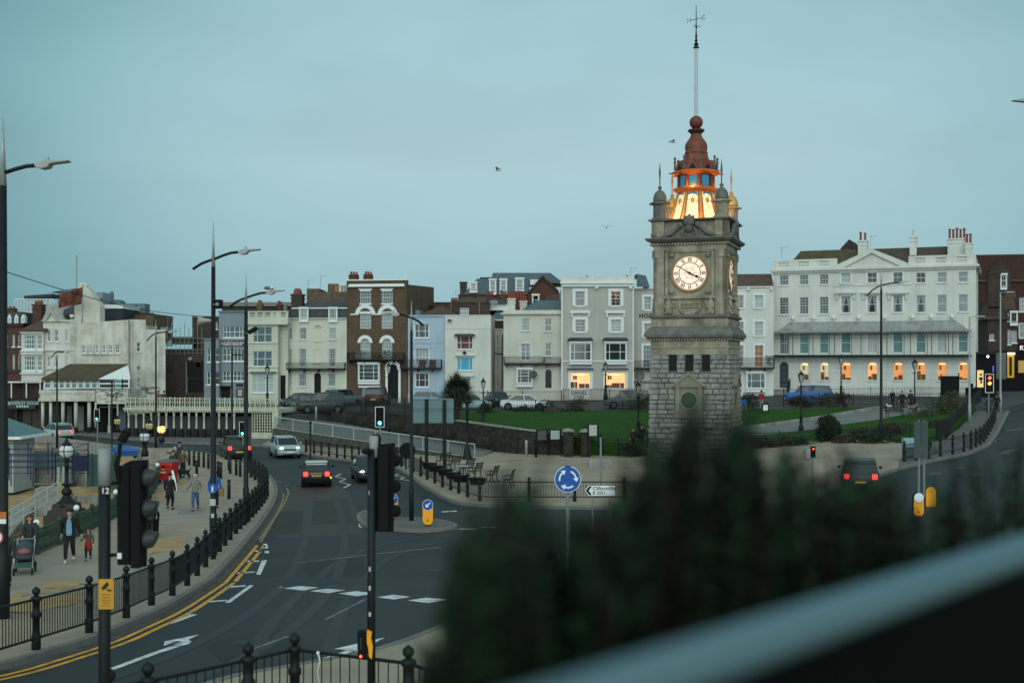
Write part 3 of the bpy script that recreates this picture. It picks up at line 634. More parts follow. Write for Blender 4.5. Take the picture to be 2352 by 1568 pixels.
# ================= the hill terrace, left to right =================
# --- slate-blue corner building
f=Fac('grey_building','slate blue painted building with a black name banner at the left of the terrace','building',500,132,4,2.2,ST_GREY)
f.win(z2,228,685,448,798,xs=[.14,.28,.5,.72,.86],nz=2,pane='blue'); f.win(z2,220,905,440,1028,xs=[.18,.34,.5,.66,.82],nz=2,pane='blue'); f.win(z2,222,1125,432,1222,xs=[.16,.34,.5,.66,.84],nz=2,pane='blue')
f.door(z2,205,1280,298,1400,DARKIN,handle=False)
f.wall(f.rc(z2,185,545,470,1420),9,z0=-1); f.band(z2,180,536,475,546,'cornice',ST_GREY,.2)
f.band(z2,195,1270,305,1282,'door_hood',BLACK,.5); f.band(z2,200,1222,440,1230,'string_course',ST_GREY,.08); f.band(z2,205,800,450,806,'string_course',ST_GREY,.08)
for k,(a,c,d,e,m) in enumerate([(358,1298,425,1380,BLACK),(372,1308,415,1368,M('poster_paper',(.42,.33,.30),.7,.4,4)),(355,1250,425,1275,BLACK)]): f.band(z2,a,c,d,e,'poster' if k else 'poster_frame',m,.06+.02*k)
bn=f.band(z2,212,830,432,880,'banner',BLACK,.1)
r=f.rc(z2,212,830,432,880); text('sundowners',.62,M('pale_pink_lettering',(.62,.48,.52),.6,.1),f.e,((r[0]+r[2])/2,-.115,lerp(r[1],r[3],.60)),sx=1.02); bars(f.e,M('white_lettering',(.5,.51,.51),.6,.1),(r[0]+r[2])/2,-.103,lerp(r[1],r[3],.2),(r[2]-r[0])*.85,.11,9,2)
f.band(z2,168,845,214,880,'small_sign',M('blue_yellow_sign',(.05,.13,.22),.5,.5,2),.1)
f=Fac('grey_wing','lower slate blue wing with two bays of white windows','building',480,131.3,4,2.2,ST_GREY)
f.win(z2,70,900,188,1035,xs=[.25,.68],nz=2,pane='dark'); f.win(z2,68,1130,188,1258,xs=[.25,.68],nz=2,pane='dark'); f.wall(f.rc(z2,40,815,184,1420),7,z0=-1); f.band(z2,36,806,184,818,'cornice',ST_GREY,.15)
# --- cream-green bay fronted building
f=Fac('bay_fronted_house','pale green cream house with a bowed three storey bay and balustraded parapet','building',600,132,5,2.3,ST_GREEN)
o_=-.9
for y0,y1,x0,x1 in ((690,845,520,705),(930,1080,520,705),(1150,1335,512,720)):
    f.win(z2,x0,y0,x1,y1,xs=[.22,.62],nz=2,pane='blue' if y0<1100 else 'blind',off=o_,sur=.0)
f.wall(f.rc(z2,472,660,765,1420,o_),1.0,'bay',z0=-1,off=o_); f.holes=[]
f.door(z2,760,1168,838,1400,DARKIN,handle=False,depth=.19)
f.wall(f.rc(z2,765,610,862,1420),9,z0=-1); f.wall(f.rc(z2,470,610,765,1420),8.9,'wall',z0=-1,off=.02)
for y in (845,1080,1130): f.band(z2,472,y,766,y+10,'string_course',ST_GREEN,.12,o_)
f.band(z2,465,652,866,672,'cornice',ST_GREEN,.35,o_); f.band(z2,470,612,862,654,'parapet',ST_GREEN,.1,o_,back=1.2)
balustrade(f,z2,470,538,862,612,[(490,540),(565,615),(640,690),(720,745),(790,840)],ST_GREEN,o_)
f.band(z2,495,1132,748,1142,'bay_hood',SLATE,.35,o_); f.band(z2,512,1142,720,1150,'lintel',FRAME,.05,o_)
for i in range(4): f.band(z2,766,720+i*40,862,722+i*40,'string_course',M('groove',(.30,.31,.24),.9,.1),.01)
# --- cream house with slate mansard
f=Fac('mansard_house','cream four storey house with a slate mansard and two white dormers','house',725,132.2,5,2.3,ST_CREAM); f.sm=ST_CREAM
for x0,x1,nx in ((872,902,2),(975,1045,4),(1265,1332,4)):
    f.win(z2,x0,705,x1,815,nx,6,pane='dark' if x0<1200 else 'net'); f.win(z2,x0-4,910,x1-3,1085,nx,8,pane='dark' if x0>1200 else 'blue'); f.win(z2,x0-8,1147,x1-4,1275,nx,6,pane='net' if nx==2 else 'blue')
    f.win(z2,x0-10,1362,x1-6,1395,nx,2,pane='blue')
f.door(z2,1118,1143,1185,1405,DARKIN,arch=True,handle=False,depth=.19)
f.wall(f.rc(z2,855,610,1436,1430),9,z0=-1)
f.band(z2,853,606,1438,616,'cornice',ST_CREAM,.2)
for y0,y1 in ((702,830),(912,1045)):
    r=f.rc(z2,1114,y0,1190,y1); b=MB(); b.box(r[0],-.03,r[1],r[0]+.08,.01,r[3]); b.box(r[2]-.08,-.03,r[1],r[2],.01,r[3]); b.box(r[0]-.05,-.08,r[1]-.1,r[2]+.05,.01,r[1]); b.box(r[0],-.05,r[3],r[2],.01,r[3]+.1); b.build('blind_window',ST_CREAM,f.e)
r=f.rc(z2,1110,682,1195,706); b=MB(); b.ext([(r[0],r[1]),(r[2],r[1]),(lerp(r[0],r[2],.85),r[3]),(lerp(r[0],r[2],.5),r[3]+.05),(lerp(r[0],r[2],.15),r[3]*.98+r[1]*.02)],-.02,.02); b.build('exposed_patch',M('bare_brick_patch',(.32,.20,.08),.9,.3,4),f.e)
b=MB(); r=f.rc(z2,1108,1143,1192,1400); m=(r[0]+r[2])/2; arch_band(b,m,r[3]-(r[2]-r[0])/2+.08,(r[2]-r[0])/2-.02,(r[2]-r[0])/2+.12,-.06,.01); b.build('arch_moulding',ST_CREAM,f.e)
f.balcony(z2,845,1045,1415,1112,.8)
b=MB(); a=f.rc(z2,880,510,1440,608); t=f.rc(z2,905,425,1440,510); b.ext([(a[0],a[1]),(a[2],a[1]),(a[2],a[3]),(a[0]+.3,a[3])],.12,8); m_=f.part(b,'mansard',SLATE)
b=MB(); b.add([(a[0]+.25,.05,a[3]),(a[2],.05,a[3]),(a[2],4.5,t[3]),(a[0]+1,4.5,t[3]),(a[2],8.2,a[3]),(a[0]+.25,8.2,a[3])],[(0,1,2,3),(3,2,4,5),(0,3,5),(1,4,2)]); f.part(b,'roof',SLATE)
b=MB(); b.box(a[0]+.2,.0,a[3]-.06,a[2],.12,a[3]+.06); f.part(b,'gutter',FRAME)
for x0,x1 in ((985,1058),(1272,1342)):
    f.win(z2,x0,520,x1,608,4,4,pane='net' if x0<1100 else 'dark',hole=False,proj=.28,sill=False)
f.chimney(z2,893,385,998,500,BRICKD,0,off=1.2,d=1.2); f.chimney(z2,915,338,980,388,POT,3,.25,off=1.3,d=.8,cap=False)
# --- tall brown brick house
f=Fac('brick_house','tall brown brick house with white arched window hoods and a plant filled balcony','house',868,131.6,8,2.4,BRICK)
for x0,x1 in ((1568,1676),(1780,1887)):
    f.win(z2,x0,345,x1,465,6,4,pane='blue'); f.win(z2,x0,565,x1,710,6,4,pane='net',sill=False)
    w=f.win(z2,x0+4,805,x1-4,1015,5,6,pane='net',arch=True,sill=False)
f.win(z2,1568,1060,1760,1215,xs=[.24,.74],nz=4,pane='dark',hole=False,proj=.5)
f.door(z2,1835,1050,1945,1395,DARKIN,arch=True,handle=False,depth=.19)
f.wall(f.rc(z2,1436,238,2030,1440),.6,z0=-1)
f.band(z2,1440,228,2036,240,'coping',FRAME,.15,0); f.band(z2,1458,288,2008,302,'cornice',FRAME,.35); f.band(z2,1462,274,2004,288,'cornice_moulding',FRAME,.22)
for x0,x1 in ((1550,1692),(1762,1898)):
    r=f.rc(z2,x0,318,x1,345); b=MB(); b.ext([(r[0]+.25,r[1]),(r[2]-.25,r[1]),(r[2],r[3]),(r[0],r[3])],-.07,.01); b.build('lintel',FRAME,f.e)
    r=f.rc(z2,x0,542,x1,565); b=MB(); b.ext([(r[0]+.25,r[1]),(r[2]-.25,r[1]),(r[2],r[3]),(r[0],r[3])],-.07,.01); b.build('lintel',FRAME,f.e)
for cx,r0 in ((1620,100),(1838,98)):
    x,zc=f.at(*z2(cx,575)); q=f.rc(z2,cx-r0,500,cx+r0,575); Rr=(q[2]-q[0])/2; b=MB(); arch_band(b,x,zc,Rr-.42,Rr,-.08,.01,n=16); b.build('arch_hood',FRAME,f.e)
for a_,c_ in ((1475,1522),(1718,1742),(1934,1985)): f.band(z2,a_,564,c_,577,'impost',FRAME,.08)
for cx in (1618,1832):
    q=f.rc(z2,cx-74,775,cx+74,852); Rr=(q[2]-q[0])/2; x,zc=f.at(*z2(cx,850)); b=MB(); arch_band(b,x,zc,Rr-.36,Rr,-.09,.01,n=14); b.build('arch_hood',FRAME,f.e)
q=f.rc(z2,1815,1028,1972,1100); Rr=(q[2]-q[0])/2; x,zc=f.at(*z2(1893,1102)); b=MB(); arch_band(b,x,zc,Rr-.4,Rr,-.12,.01,n=14); b.box(x-Rr,-.12,zc-.1,x-Rr+.42,.01,zc); b.box(x+Rr-.42,-.12,zc-.1,x+Rr,.01,zc); b.box(x-Rr+.05,-.1,-.3,x-Rr+.3,.01,zc-.1); b.box(x+Rr-.3,-.1,-.3,x+Rr-.05,.01,zc-.1); b.build('arched_porch',FRAME,f.e)
f.band(z2,1558,1268,1772,1288,'basement_band',FRAME,.3); f.band(z2,1590,1290,1750,1380,'basement_panel',ST_GREY,.1)
bal=f.balcony(z2,1440,945,1990,1020,.9)
b=MB(); r=f.rc(z2,1450,930,1985,1005,-.6)
for i in range(420):
    p=Vector((rnd.uniform(r[0],r[2]),-.55+rnd.uniform(-.2,.2),rnd.uniform(r[1],r[1]+.9))); 
    if noise.noise(p*1.2)<-.05: continue
    d=Vector((rnd.uniform(-1,1),rnd.uniform(-1,1),rnd.uniform(-.3,1)))*.14; e=Vector((rnd.uniform(-1,1),rnd.uniform(-1,1),rnd.uniform(-1,1)))*.08; b.add([p-e,p+e,p+d],[(0,1,2)])
b.build('balcony_plants',M('balcony_plants',(.035,.05,.03),.8,.4,3),bal,fix=False)
b=MB(); r=f.rc(z2,1523,940,1580,1005,-.7); b.box(r[0],-.72,r[1],r[2],-.68,r[3]); b.build('balcony_screen',CONC,bal)
for x0,x1 in ((1456,1535),(1600,1675)): f.chimney(z2,x0,180,x1,232,BRICKR,3,.3,off=1.5,d=1,cap=False)
aerial(f,z2,1628,145,215); 
x0,zt0=f.at(*z2(2030,278)); xb_,zb_=f.at(*z2(2292,306),11); b=MB()
b.add([(x0+.02,.1,-1),(xb_,11,-1),(xb_,11,zb_),(x0+.02,.1,zt0),(x0-7,11,-1),(x0-7,11,zb_),(x0-7,.1,-1),(x0-7,.1,zt0)],[(0,1,2,3),(3,2,5,7),(1,4,5,2)]); f.part(b,'side_wall',BRICK,fix=False)
# --- pale blue house
f=Fac('blue_house','pale blue painted house with white casements and an iron balcony','house',970,131.2,5,2.5,ST_BLUE)
f.win(z3,125,570,240,680,xs=[.27,.73],nz=2,pane='dark',sur=.1); f.win(z3,130,772,240,908,xs=[.27,.5,.73],nz=2,pane='net',sur=.1,sill=False); f.win(z3,130,975,238,1090,xs=[.27,.73],nz=2,pane='dark',sur=.08)
f.door(z3,45,978,92,1145,DOORP); f.wall(f.rc(z3,52,500,372,1185),9,z0=-1); f.band(z3,50,492,374,503,'cornice',ST_BLUE,.15)
f.balcony(z3,0,862,342,940,.95); f.band(z3,372-260,558,372-120,564,'window_hood',ST_BLUE,.12); f.band(z3,372-265,762,372-115,768,'window_hood',ST_BLUE,.12)
f.band(z3,65,452,165,494,'roof_box',M('blue_grey_box',(.16,.24,.28),.7,.1),.0,3,back=2)
for y in (726,): f.band(z3,55,y,372,y+3,'string_course',M('groove_blue',(.16,.22,.29),.9,.1),.02)
f.hip(z3,160,405,440,492,300,330,TILE,1.2,6)
b=MB(); r=f.rc(z3,140,870,310,935,-.6)
for cx in (.25,.75):
    x=lerp(r[0],r[2],cx); b.box(x-.35,-.8,r[1]+.3,x+.35,-.3,r[1]+.36); b.box(x-.35,-.3,r[1]+.36,x+.35,-.24,r[1]+.9); b.box(x-.34,-.78,r[1]+.02,x-.28,-.3,r[1]+.3); b.box(x+.28,-.78,r[1]+.02,x+.34,-.3,r[1]+.3)
b.build('balcony_chairs',REDC,f.e)
# --- white house with blue blind
f=Fac('white_house','plain white house with one bright blue blind and a hooded upper window','house',1070,130.6,3,2.5,ST_WHITE); f.sm=ST_WHITE
f.win(z3,475,668,606,775,xs=[.24,.78],nz=2,pm=REDC); f.win(z3,475,846,606,953,xs=[.24,.78],nz=1,pm=BLUEBL)
f.win(z3,510,1015,590,1090,xs=[.5],nz=2,pane='net')
f.wall(f.rc(z3,374,497,757,1185),9,z0=-1); f.band(z3,372,490,759,499,'coping',ST_WHITE,.05)
r=f.rc(z3,455,648,628,666); b=MB(); b.ext([(r[0],r[1]),(r[2],r[1]),(r[2],r[1]+.12),(lerp(r[0],r[2],.9),r[3]),(lerp(r[0],r[2],.1),r[3]),(r[0],r[1]+.12)],-.45,.01); b.build('window_hood',SLATE,f.e)
f.band(z3,460,826,625,832,'window_hood',ST_WHITE,.3); f.band(z3,478,990,618,1005,'window_hood',ST_WHITE,.25); f.band(z3,374,606,757,609,'string_course',M('groove_white',(.36,.36,.33),.9,.1),.015)
b=MB(); x,z_=f.at(*z3(538,805)); b.ball((x,-.15,z_),.18,6,4); b.tube([(x,-.1,z_),(x+.2,-.3,z_-.25)],.04,4); x,z_=f.at(*z3(415,533)); b.lathe([(.28,0),(.2,.12),(.05,.16)],8,(x,-.3,z_-.1)); b.build('wall_lamp',BLACK,f.e)
f=Fac('white_house_wing','recessed white side wing with narrow sash windows','house',1138,137,3,2.6,ST_WHITE)
f.win(z3,806,665,826,745,1,4,pane='net'); f.win(z3,806,842,826,958,1,4,pane='blind'); f.win(z3,804,1042,828,1085,1,2,pane='net')
f.wall(f.rc(z3,745,615,866,1185),9,z0=-1); f.band(z3,745,605,866,617,'coping',ST_WHITE,.1); b=MB()
for (x0,y0),(x1,y1) in (((785,730),(785,810)),((785,810),(850,815)),((853,650),(853,1100))):
    p=f.at(*z3(x0,y0)); q=f.at(*z3(x1,y1)); b.tube([(p[0],-.06,p[1]),(q[0],-.06,q[1])],.06,5)
b.build('drainpipe',BLACK,f.e)
# --- off-white house
f=Fac('off_white_house','off white three storey house with French windows and a long iron balcony','house',1222,131.4,2,2.7,ST_OFF); f.sm=ST_OFF
f.win(z3,1018,520,1080,622,3,4,pane='net'); f.win(z3,1208,520,1266,628,2,2,pane='dark'); f.win(z3,1003,728,1092,866,xs=[.12,.5,.88],nz=4,pane='blue',sur=.08,sill=False); f.win(z3,1212,725,1262,834,2,2,pane='dark')
f.win(z3,980,945,1100,1055,xs=[.24,.76],nz=4,pane='dark',hole=False,proj=.5); f.win(z3,1326,945,1347,1048,1,2,pane='blind')
f.door(z3,1212,945,1264,1100,DOORB,arch=True); f.wall(f.rc(z3,864,462,1350,1210),9,z0=-1)
f.band(z3,838,472,1352,486,'cornice',ST_OFF,.3); f.band(z3,862,450,1352,474,'parapet',ST_OFF,.1,back=.3)
f.balcony(z3,866,838,1196,900,.9); f.balcony(z3,1204,842,1342,902,.88,arcs=True)
b=MB(); r=f.rc(z3,1190,486,1200,1210); b.box(r[0],-.05,-1,r[2],.0,r[3]); b.build('pilaster',ST_OFF,f.e)
r=f.rc(z3,1020,408,1350,450,1.5); b=MB(); b.add([(r[0],1,r[1]),(r[2]+1,1,r[1]),(r[2]+1,5,r[3]+.7),(r[0]+1.5,5,r[3]+.7),(r[2]+1,9,r[1]),(r[0],9,r[1])],[(0,1,2,3),(3,2,4,5),(0,3,5),(1,4,2)]); f.part(b,'roof',SLATEB)
f.chimney(z3,900,365,960,455,ST_OFF,4,.6,off=1.2,d=.9); f.chimney(z3,1000,385,1058,450,ST_OFF,3,.6,off=2.5,d=.9)
b=MB(); x,z_=f.at(*z3(1115,985)); b.lathe([(.42,-.04),(.42,.04)],16,(0,0,0),Matrix.Translation((x,-.9,z_))@Matrix.Rotation(PI/2,4,'X')); b.tube([(x,-.9,z_),(x,0,z_)],.03,4); b.build('hanging_sign',FRAMED,f.e)
# --- beige hotel
f=Fac('beige_hotel','beige four storey hotel with white window surrounds and two glowing ground floor bays','hotel',1372,130.5,1,2.8,ST_BEIGE)
for x0,x1,p in ((1462,1542,'net'),(1760,1840,'dark')):
    f.win(z3,x0,295,x1,414,2 if x0<1700 else 2,2 if x0<1700 else 4,pane=p,sur=.3,meet=True,curt=x0<1700)
    f.win(z3,x0,530,x1+3,632,2,4,pane='blue' if x0<1700 else 'blind',sur=.3)
for x0 in (1420,1712):
    f.win(z3,x0,728,x0+170,868,xs=[.2,.72],nz=2,pane='dark',hole=False,proj=.45,curt=False); f.win(z3,x0,968,x0+170,1105,xs=[.22,.72],nz=2,lit='warm',proj=0,sur=.22)
    r=f.rc(z3,x0-25,688,x0+190,702); b=MB(); b.ext([(r[0],r[1]),(r[2],r[1]),(r[2]-.2,r[3]+.1),(r[0]+.2,r[3]+.1)],-.75,.01); b.build('bay_hood',SLATE,f.e)
    f.band(z3,x0-25,935,x0+190,948,'bay_hood',SLATE,.35); f.band(z3,x0-12,948,x0+180,956,'lintel',FRAME,.2)
    f.band(z3,x0-2,456,x0+168,476,'window_pediment',FRAME,.22)
    for dx in (8,150): f.band(z3,x0+dx,476,x0+dx+12,508,'bracket',FRAME,.18)
f.wall(f.rc(z3,1348,255,1948,1230),10,z0=-1)
f.band(z3,1336,212,1962,232,'cornice',FRAME,.45); f.band(z3,1345,232,1952,256,'cornice_moulding',FRAME,.25); f.band(z3,1350,172,1955,214,'parapet',ST_WHITE,.1,back=.3); f.band(z3,1346,872,1950,882,'string_course',FRAME,.1)
for x0,x1 in ((1345,1356),(1940,1950)): f.band(z3,x0,256,x1,1120,'quoin',FRAME,.06)
b=MB()
for x0 in (1640,1922):
    x,z_=f.at(*z3(x0,265)); b.ball((x,-.2,z_),.2,8,5); b.box(x-.15,-.25,z_+.05,x+.15,.0,z_+.2)
b.build('floodlight',FRAME,f.e)
fw=Fac('beige_hotel_wing','recessed beige hotel wing with the painted business name','hotel',1490,132.0,1,2.8,ST_BEIGE)
fw.win(z3,2036,340,2096,448,2,4,pane='net',sur=.25); fw.win(z3,2036,560,2100,678,2,4,pane='blue',sur=.25); fw.win(z3,2030,745,2106,930,3,5,pane='blue',sur=.22,sill=False)
fw.wall(fw.rc(z3,1945,275,2170,1230),8,z0=-1); fw.balcony(z3,1940,872,2135,940,.8); fw.band(z3,1945,270,2172,280,'coping',ST_BEIGE,.1)
BLK=M('black_lettering',(.012,.012,.013),.6,.1)
x,z_=fw.at(*z3(2078,499)); text('HOTEL',.62*1.02,BLK,fw.e,(x,-.02,z_),spacing=1.15,bold=.04); x,z_=fw.at(*z3(2000,1053)); text('JAMES SHAW',.43,BLK,fw.e,(x,-.02,z_),spacing=1.02,bold=.035); x,z_=fw.at(*z3(2000,1079)); text('HUNTER',.17,BLK,fw.e,(x,-.02,z_),spacing=2.2,bold=.04)
b=MB(); x,z_=fw.at(*z3(2000,998)); rr=.50
arch_band(b,x,z_,rr-.07,rr,-.04,.0,0,2*PI,24)
for k in (-.22,0,.22):
    w=math.sqrt(rr**2-(abs(k)+.05)**2)-.05; pts=[(x-w+2*w*i/14,z_+k+.05*sin(i*.95)) for i in range(15)]
    for p,q in zip(pts,pts[1:]): b.ext([(p[0],p[1]-.05),(q[0],q[1]-.05),(q[0],q[1]+.05),(p[0],p[1]+.05)],-.04,0)
b.build('emblem',BLK,fw.e)
b=MB(); r=f.rc(z3,1955,165,2062,272,4); b.add([(r[0],1,r[1]),(r[2],1,r[1]),(r[0],1,r[3]),(lerp(r[0],r[2],.7),1,r[3]-.2),(r[0],8,r[1]),(r[2],8,r[1]),(r[0],8,r[3]),(lerp(r[0],r[2],.7),8,r[3]-.2)],[(0,1,3,2),(1,5,7,3),(2,3,7,6)]); f.part(b,'side_roof',SLATEB,fix=False)
aerial(f,z3,1925,98,165,1)
# --- white row right of the tower
f=Fac('white_terrace_house','white terraced house between the clock tower and the pedimented block','house',1735,132.5,8,3.2,ST_REG); f.sm=ST_REG
for x0,x1 in ((112,182),(265,333)):
    f.win(z6,x0,608,x1,708,2,2,pane='blind' if x0>200 else 'dark',sur=.2); f.win(z6,x0,812,x1,922,2,2,pane='blind' if x0>200 else 'dark',sur=.2); 
f.win(z6,112,992,182,1155,2,4,pane='dark',sur=.15,sill=False); f.win(z6,266,992,333,1160,2,4,pm=M('warm_room_glass',(.10,.06,.04),.3,.3,1,em=(.7,.22,.06),es=.18),sur=.15,sill=False)
f.win(z6,208,1208,344,1320,xs=[.25,.75],nz=2,pane='blue',hole=False,proj=.4)
f.wall(f.rc(z6,60,548,412,1400),9,z0=-1); f.band(z6,55,540,412,550,'coping',ST_REG,.15); f.balcony(z6,100,1092,420,1172,.85)
b=MB()
for x0 in (217,393):
    x,z_=f.at(*z6(x0,565)); b.ball((x,-.2,z_),.17,8,5); b.box(x-.12,-.2,z_+.05,x+.12,.0,z_+.18)
b.build('floodlight',FRAME,f.e)
r=f.rc(z6,60,456,412,545,1); b=MB(); b.add([(r[0],.8,r[1]),(r[2],.8,r[1]),(r[2],4.5,r[3]+.4),(r[0],4.5,r[3]+.4),(r[2],8.5,r[1]),(r[0],8.5,r[1])],[(0,1,2,3),(3,2,4,5),(0,3,5),(1,4,2)]); f.part(b,'roof',TILE)
b=MB()
for i in range(60):
    p=Vector((f.rc(z6,390,1090,400,1100)[0]+rnd.uniform(-.5,.3),-.5+rnd.uniform(-.3,.3),f.rc(z6,390,1090,400,1165)[1]+.3+rnd.uniform(0,1.0))); e=Vector((rnd.uniform(-1,1),rnd.uniform(-1,1),rnd.uniform(-1,1)))*.2; d=Vector((rnd.uniform(-1,1),rnd.uniform(-1,1),rnd.uniform(-1,1)))*.2; b.add([p,p+e,p+d],[(0,1,2)])
b.build('balcony_plant',M('balcony_plants',()),f.e,fix=False)
# --- long white pedimented block
RY=131.0
f=Fac('pedimented_hotel','long white four storey block with a central pediment, tented verandah and lit arched ground floor','building',2020,RY,22,3.7,ST_REG); f.sm=ST_REG
XS=[(458,527),(612,680),(766,834),(930,1005),(1132,1206),(1330,1404),(1508,1580),(1670,1742),(1832,1905)]
for i,(x0,x1) in enumerate(XS):
    t=i/8; mid=3<=i<=5
    y0=lerp(455,428,t); y1=lerp(530,508,t); f.win(z6,x0,y0-(6 if mid else 0),x1,y1-(6 if mid else 0),3 if i<3 else (1 if i in(3,7,8) else 2),4 if i<3 else 2,pane=['dark','blue','dark','blind','blue','blue','dark','net','net'][i],sur=.16 if mid else 0)
    y0=lerp(627,602,t); y1=lerp(755,736,t); f.win(z6,x0,y0-(2 if mid else 0),x1,y1-(4 if mid else 0),3 if i<3 else 1,6 if i<3 else 2,pane='dark' if i<3 else 'net',curt=i in(3,4,5,6),sur=.16 if mid else 0)
    y0=lerp(898,880,t); y1=lerp(1058,1046,t); f.win(z6,x0,y0,x1,y1,4 if i==0 else 1,8 if i==0 else 2,pane='teal' if i not in(0,4,7) else ('dark' if i==0 else 'blind'),sur=.1,sill=False,xs=[.3,.5,.7] if i in(4,7) else None)
    if i: f.win(z6,x0+(0 if i<3 else 1),lerp(1120,1115,t),x1+2,lerp(1262,1262,t),2,3,lit='cool' if i<3 else 'warm',arch=True,meet=False,mw=.02,fw=.04)
f.door(z6,458,1120,527,1320,DOORN,arch=True)
wl_=f.rc(z6,408,400,1966,1420); f.wall(wl_,12,z0=-1); x0,_,x1,zt=wl_
# parapet, cornice, pediment follow the facade plane
f.band(None,0,0,0,0,'cornice',ST_REG,.45,rect=(x0-.3,zt-.12,x1+.3,zt+.12)); f.band(None,0,0,0,0,'cornice_moulding',ST_REG,.22,rect=(x0-.1,zt-.34,x1+.1,zt-.12))
PH=f.rc(z6,408,325,500,398)[3]-f.rc(z6,408,325,500,398)[1]
zz=lambda x:f.at(*z6(x,500))[0]
def para(xa,xb,op):
    b=MB(); a=zz(xa); e=zz(xb); c=zt+.12; t=c+PH; b.box(a,-.02,t-.22,e,.36,t); b.box(a,0,c,e,.32,c+PH*.3); x=a
    for p,q in op:
        p=zz(p); q=zz(q); b.box(x,0,c+PH*.3,p,.32,t-.22)
        for i in range(6): b.lathe([(.06,0),(.11,.2),(.06,.5),(.08,PH*.7-.2)],6,(lerp(p,q,(i+.5)/6),.16,c+PH*.295))
        x=q
    b.box(x,0,c+PH*.3,e,.32,t-.22); b.build('balustrade',ST_REG,f.e)
para(408,900,[(455,527),(610,682),(764,835)]); para(1450,1966,[(1503,1578),(1663,1741),(1826,1895)])
b=MB(); pa,pb=zz(868),zz(1475); pm_=(pa+pb)/2; ph=f.rc(z6,1100,275,1200,395)[3]-zt; b.ext([(pa,zt+.12),(pb,zt+.12),(pm_,zt+ph)],-.1,.5); b.build('pediment',ST_REG,f.e)
b=MB(); t=.28
for s,xa in ((1,pa),(-1,pb)): b.ext([(xa-s*.3,zt+.12),(xa+s*1.2,zt+.12),(pm_,zt+ph-.15),(pm_,zt+ph+.3)] if s>0 else [(xa+.3,zt+.12),(pm_,zt+ph+.3),(pm_,zt+ph-.15),(xa-1.2,zt+.12)],-.38,.0)
b.build('pediment_moulding',ST_REG,f.e)
b=MB(); c0=zz(868); c1=zz(1470); r=f.rc(z6,868,528,1470,534); b.box(c0,-.08,r[1],c1,0,r[1]+.12); b.build('string_course',ST_REG,f.e)
for i in (3,4,5):
    a=zz(XS[i][0])-.5; e=zz(XS[i][1])+.5; zz_=f.rc(z6,XS[i][0],582,XS[i][1],596)[1]; b=MB(); b.box(a-.1,-.4,zz_,e+.1,.0,zz_+.18); b.box(a,-.25,zz_-.12,e,0,zz_); b.box(a+.02,-.25,zz_-.6,a+.22,0,zz_-.12); b.box(e-.22,-.25,zz_-.6,e-.02,0,zz_-.12); b.build('window_pediment',ST_REG,f.e)
b=MB()
for x in (565,722,877,1068,1268,1480,1625,1784):
    px,pz=f.at(*z6(x,786-(x-565)*.01)); b.box(px-.12,-.35,pz,px+.12,0,pz+.22); b.ball((px,-.35,pz-.02),.2,8,5)
b.build('floodlight',FRAME,f.e)
# tented verandah canopy and balcony
ct=f.at(*z6(1160,808))[1]; cb=f.at(*z6(1160,880))[1]-.05; CAN=M('zinc_canopy',(.26,.28,.27),.6,.2,1,streak=.35)
b=MB(); xa=zz(425); xb=zz(1935); prof=[(0,ct),(-.35,ct-.55),(-.8,ct-1.0),(-1.35,cb)]; rings=[]
for k,(y,z) in enumerate(prof):
    i_=[1.6,.9,.35,0][k]; rings.append([(xa+i_,y,z),(xb-i_,y,z)])
for (p,q),(r_,s_) in zip(rings,rings[1:]): b.quad(p,q,s_,r_)
for k in range(3): b.quad(rings[k][0],rings[k+1][0],(rings[k+1][0][0],0,rings[k+1][0][2]-.01),(rings[k][0][0],0,rings[k][0][2])); b.quad(rings[k][1],rings[k+1][1],(rings[k+1][1][0],0,rings[k+1][1][2]-.01),(rings[k][1][0],0,rings[k][1][2]))
n=64
for i in range(n):
    p=lerp(xa,xb,i/n); q=lerp(xa,xb,(i+1)/n); m=(p+q)/2; b.add([(p,-1.36,cb+.02),(q,-1.36,cb+.02),(q,-1.36,cb-.08),(m,-1.36,cb-.26),(p,-1.36,cb-.08)],[(0,1,2,3,4)])
b.build('canopy',CAN,f.e,fix=False)
bz=f.at(*z6(1160,1072))[1]; b=MB(); b.box(xa,-1.4,bz-.12,xb,-.005,bz+.08); bal=b.build('balcony',BLACK,f.e)
b=MB(); xsn=[425]+[x for x0_,x1_ in XS for x in (x0_-38,x1_+18)][1:]+[1925]
for x in xsn: b.tube([(zz(x),-1.32,bz+.05),(zz(x),-1.32,cb-.02)],.035,5)
b.tube([(xa-.8,-1.32,bz+1.9),(xb+.3,-1.32,bz+1.9)],.02,4)
b.build('verandah_post',BLACK,bal)
b=MB(); r=f.rc(z6,1160,1080,1170,1100); b.box(xa,-.12,bz-.5,xb,-.004,bz-.125); b.build('string_course',ST_REG,f.e)
G_=M('groove_white',(.36,.36,.33)); 
for i in range(6): b=MB(); zq=lerp(.3,bz-.7,i/5); b.box(x0+.01,-.008,zq,x1-.01,-.002,zq+.02); b.build('render_joint',G_,f.e)
b=MB()
for i in range(5): b.box(zz(400),-2.4+i*.45,-1.2+0*i,zz(535),-.01,-.45+i*.24)
b.build('steps',CONC,f.e)
b=MB()
for x in (400,540): 
    for i in range(9): b.tube([(zz(x),-2.3+i*.28,-.3+i*.12),(zz(x),-2.3+i*.28,.75+i*.12)],.03,4)
    b.tube([(zz(x),-2.3,.75),(zz(x),-.1,1.75)],.04,4)
b.build('stair_railing',BLACK,f.e)
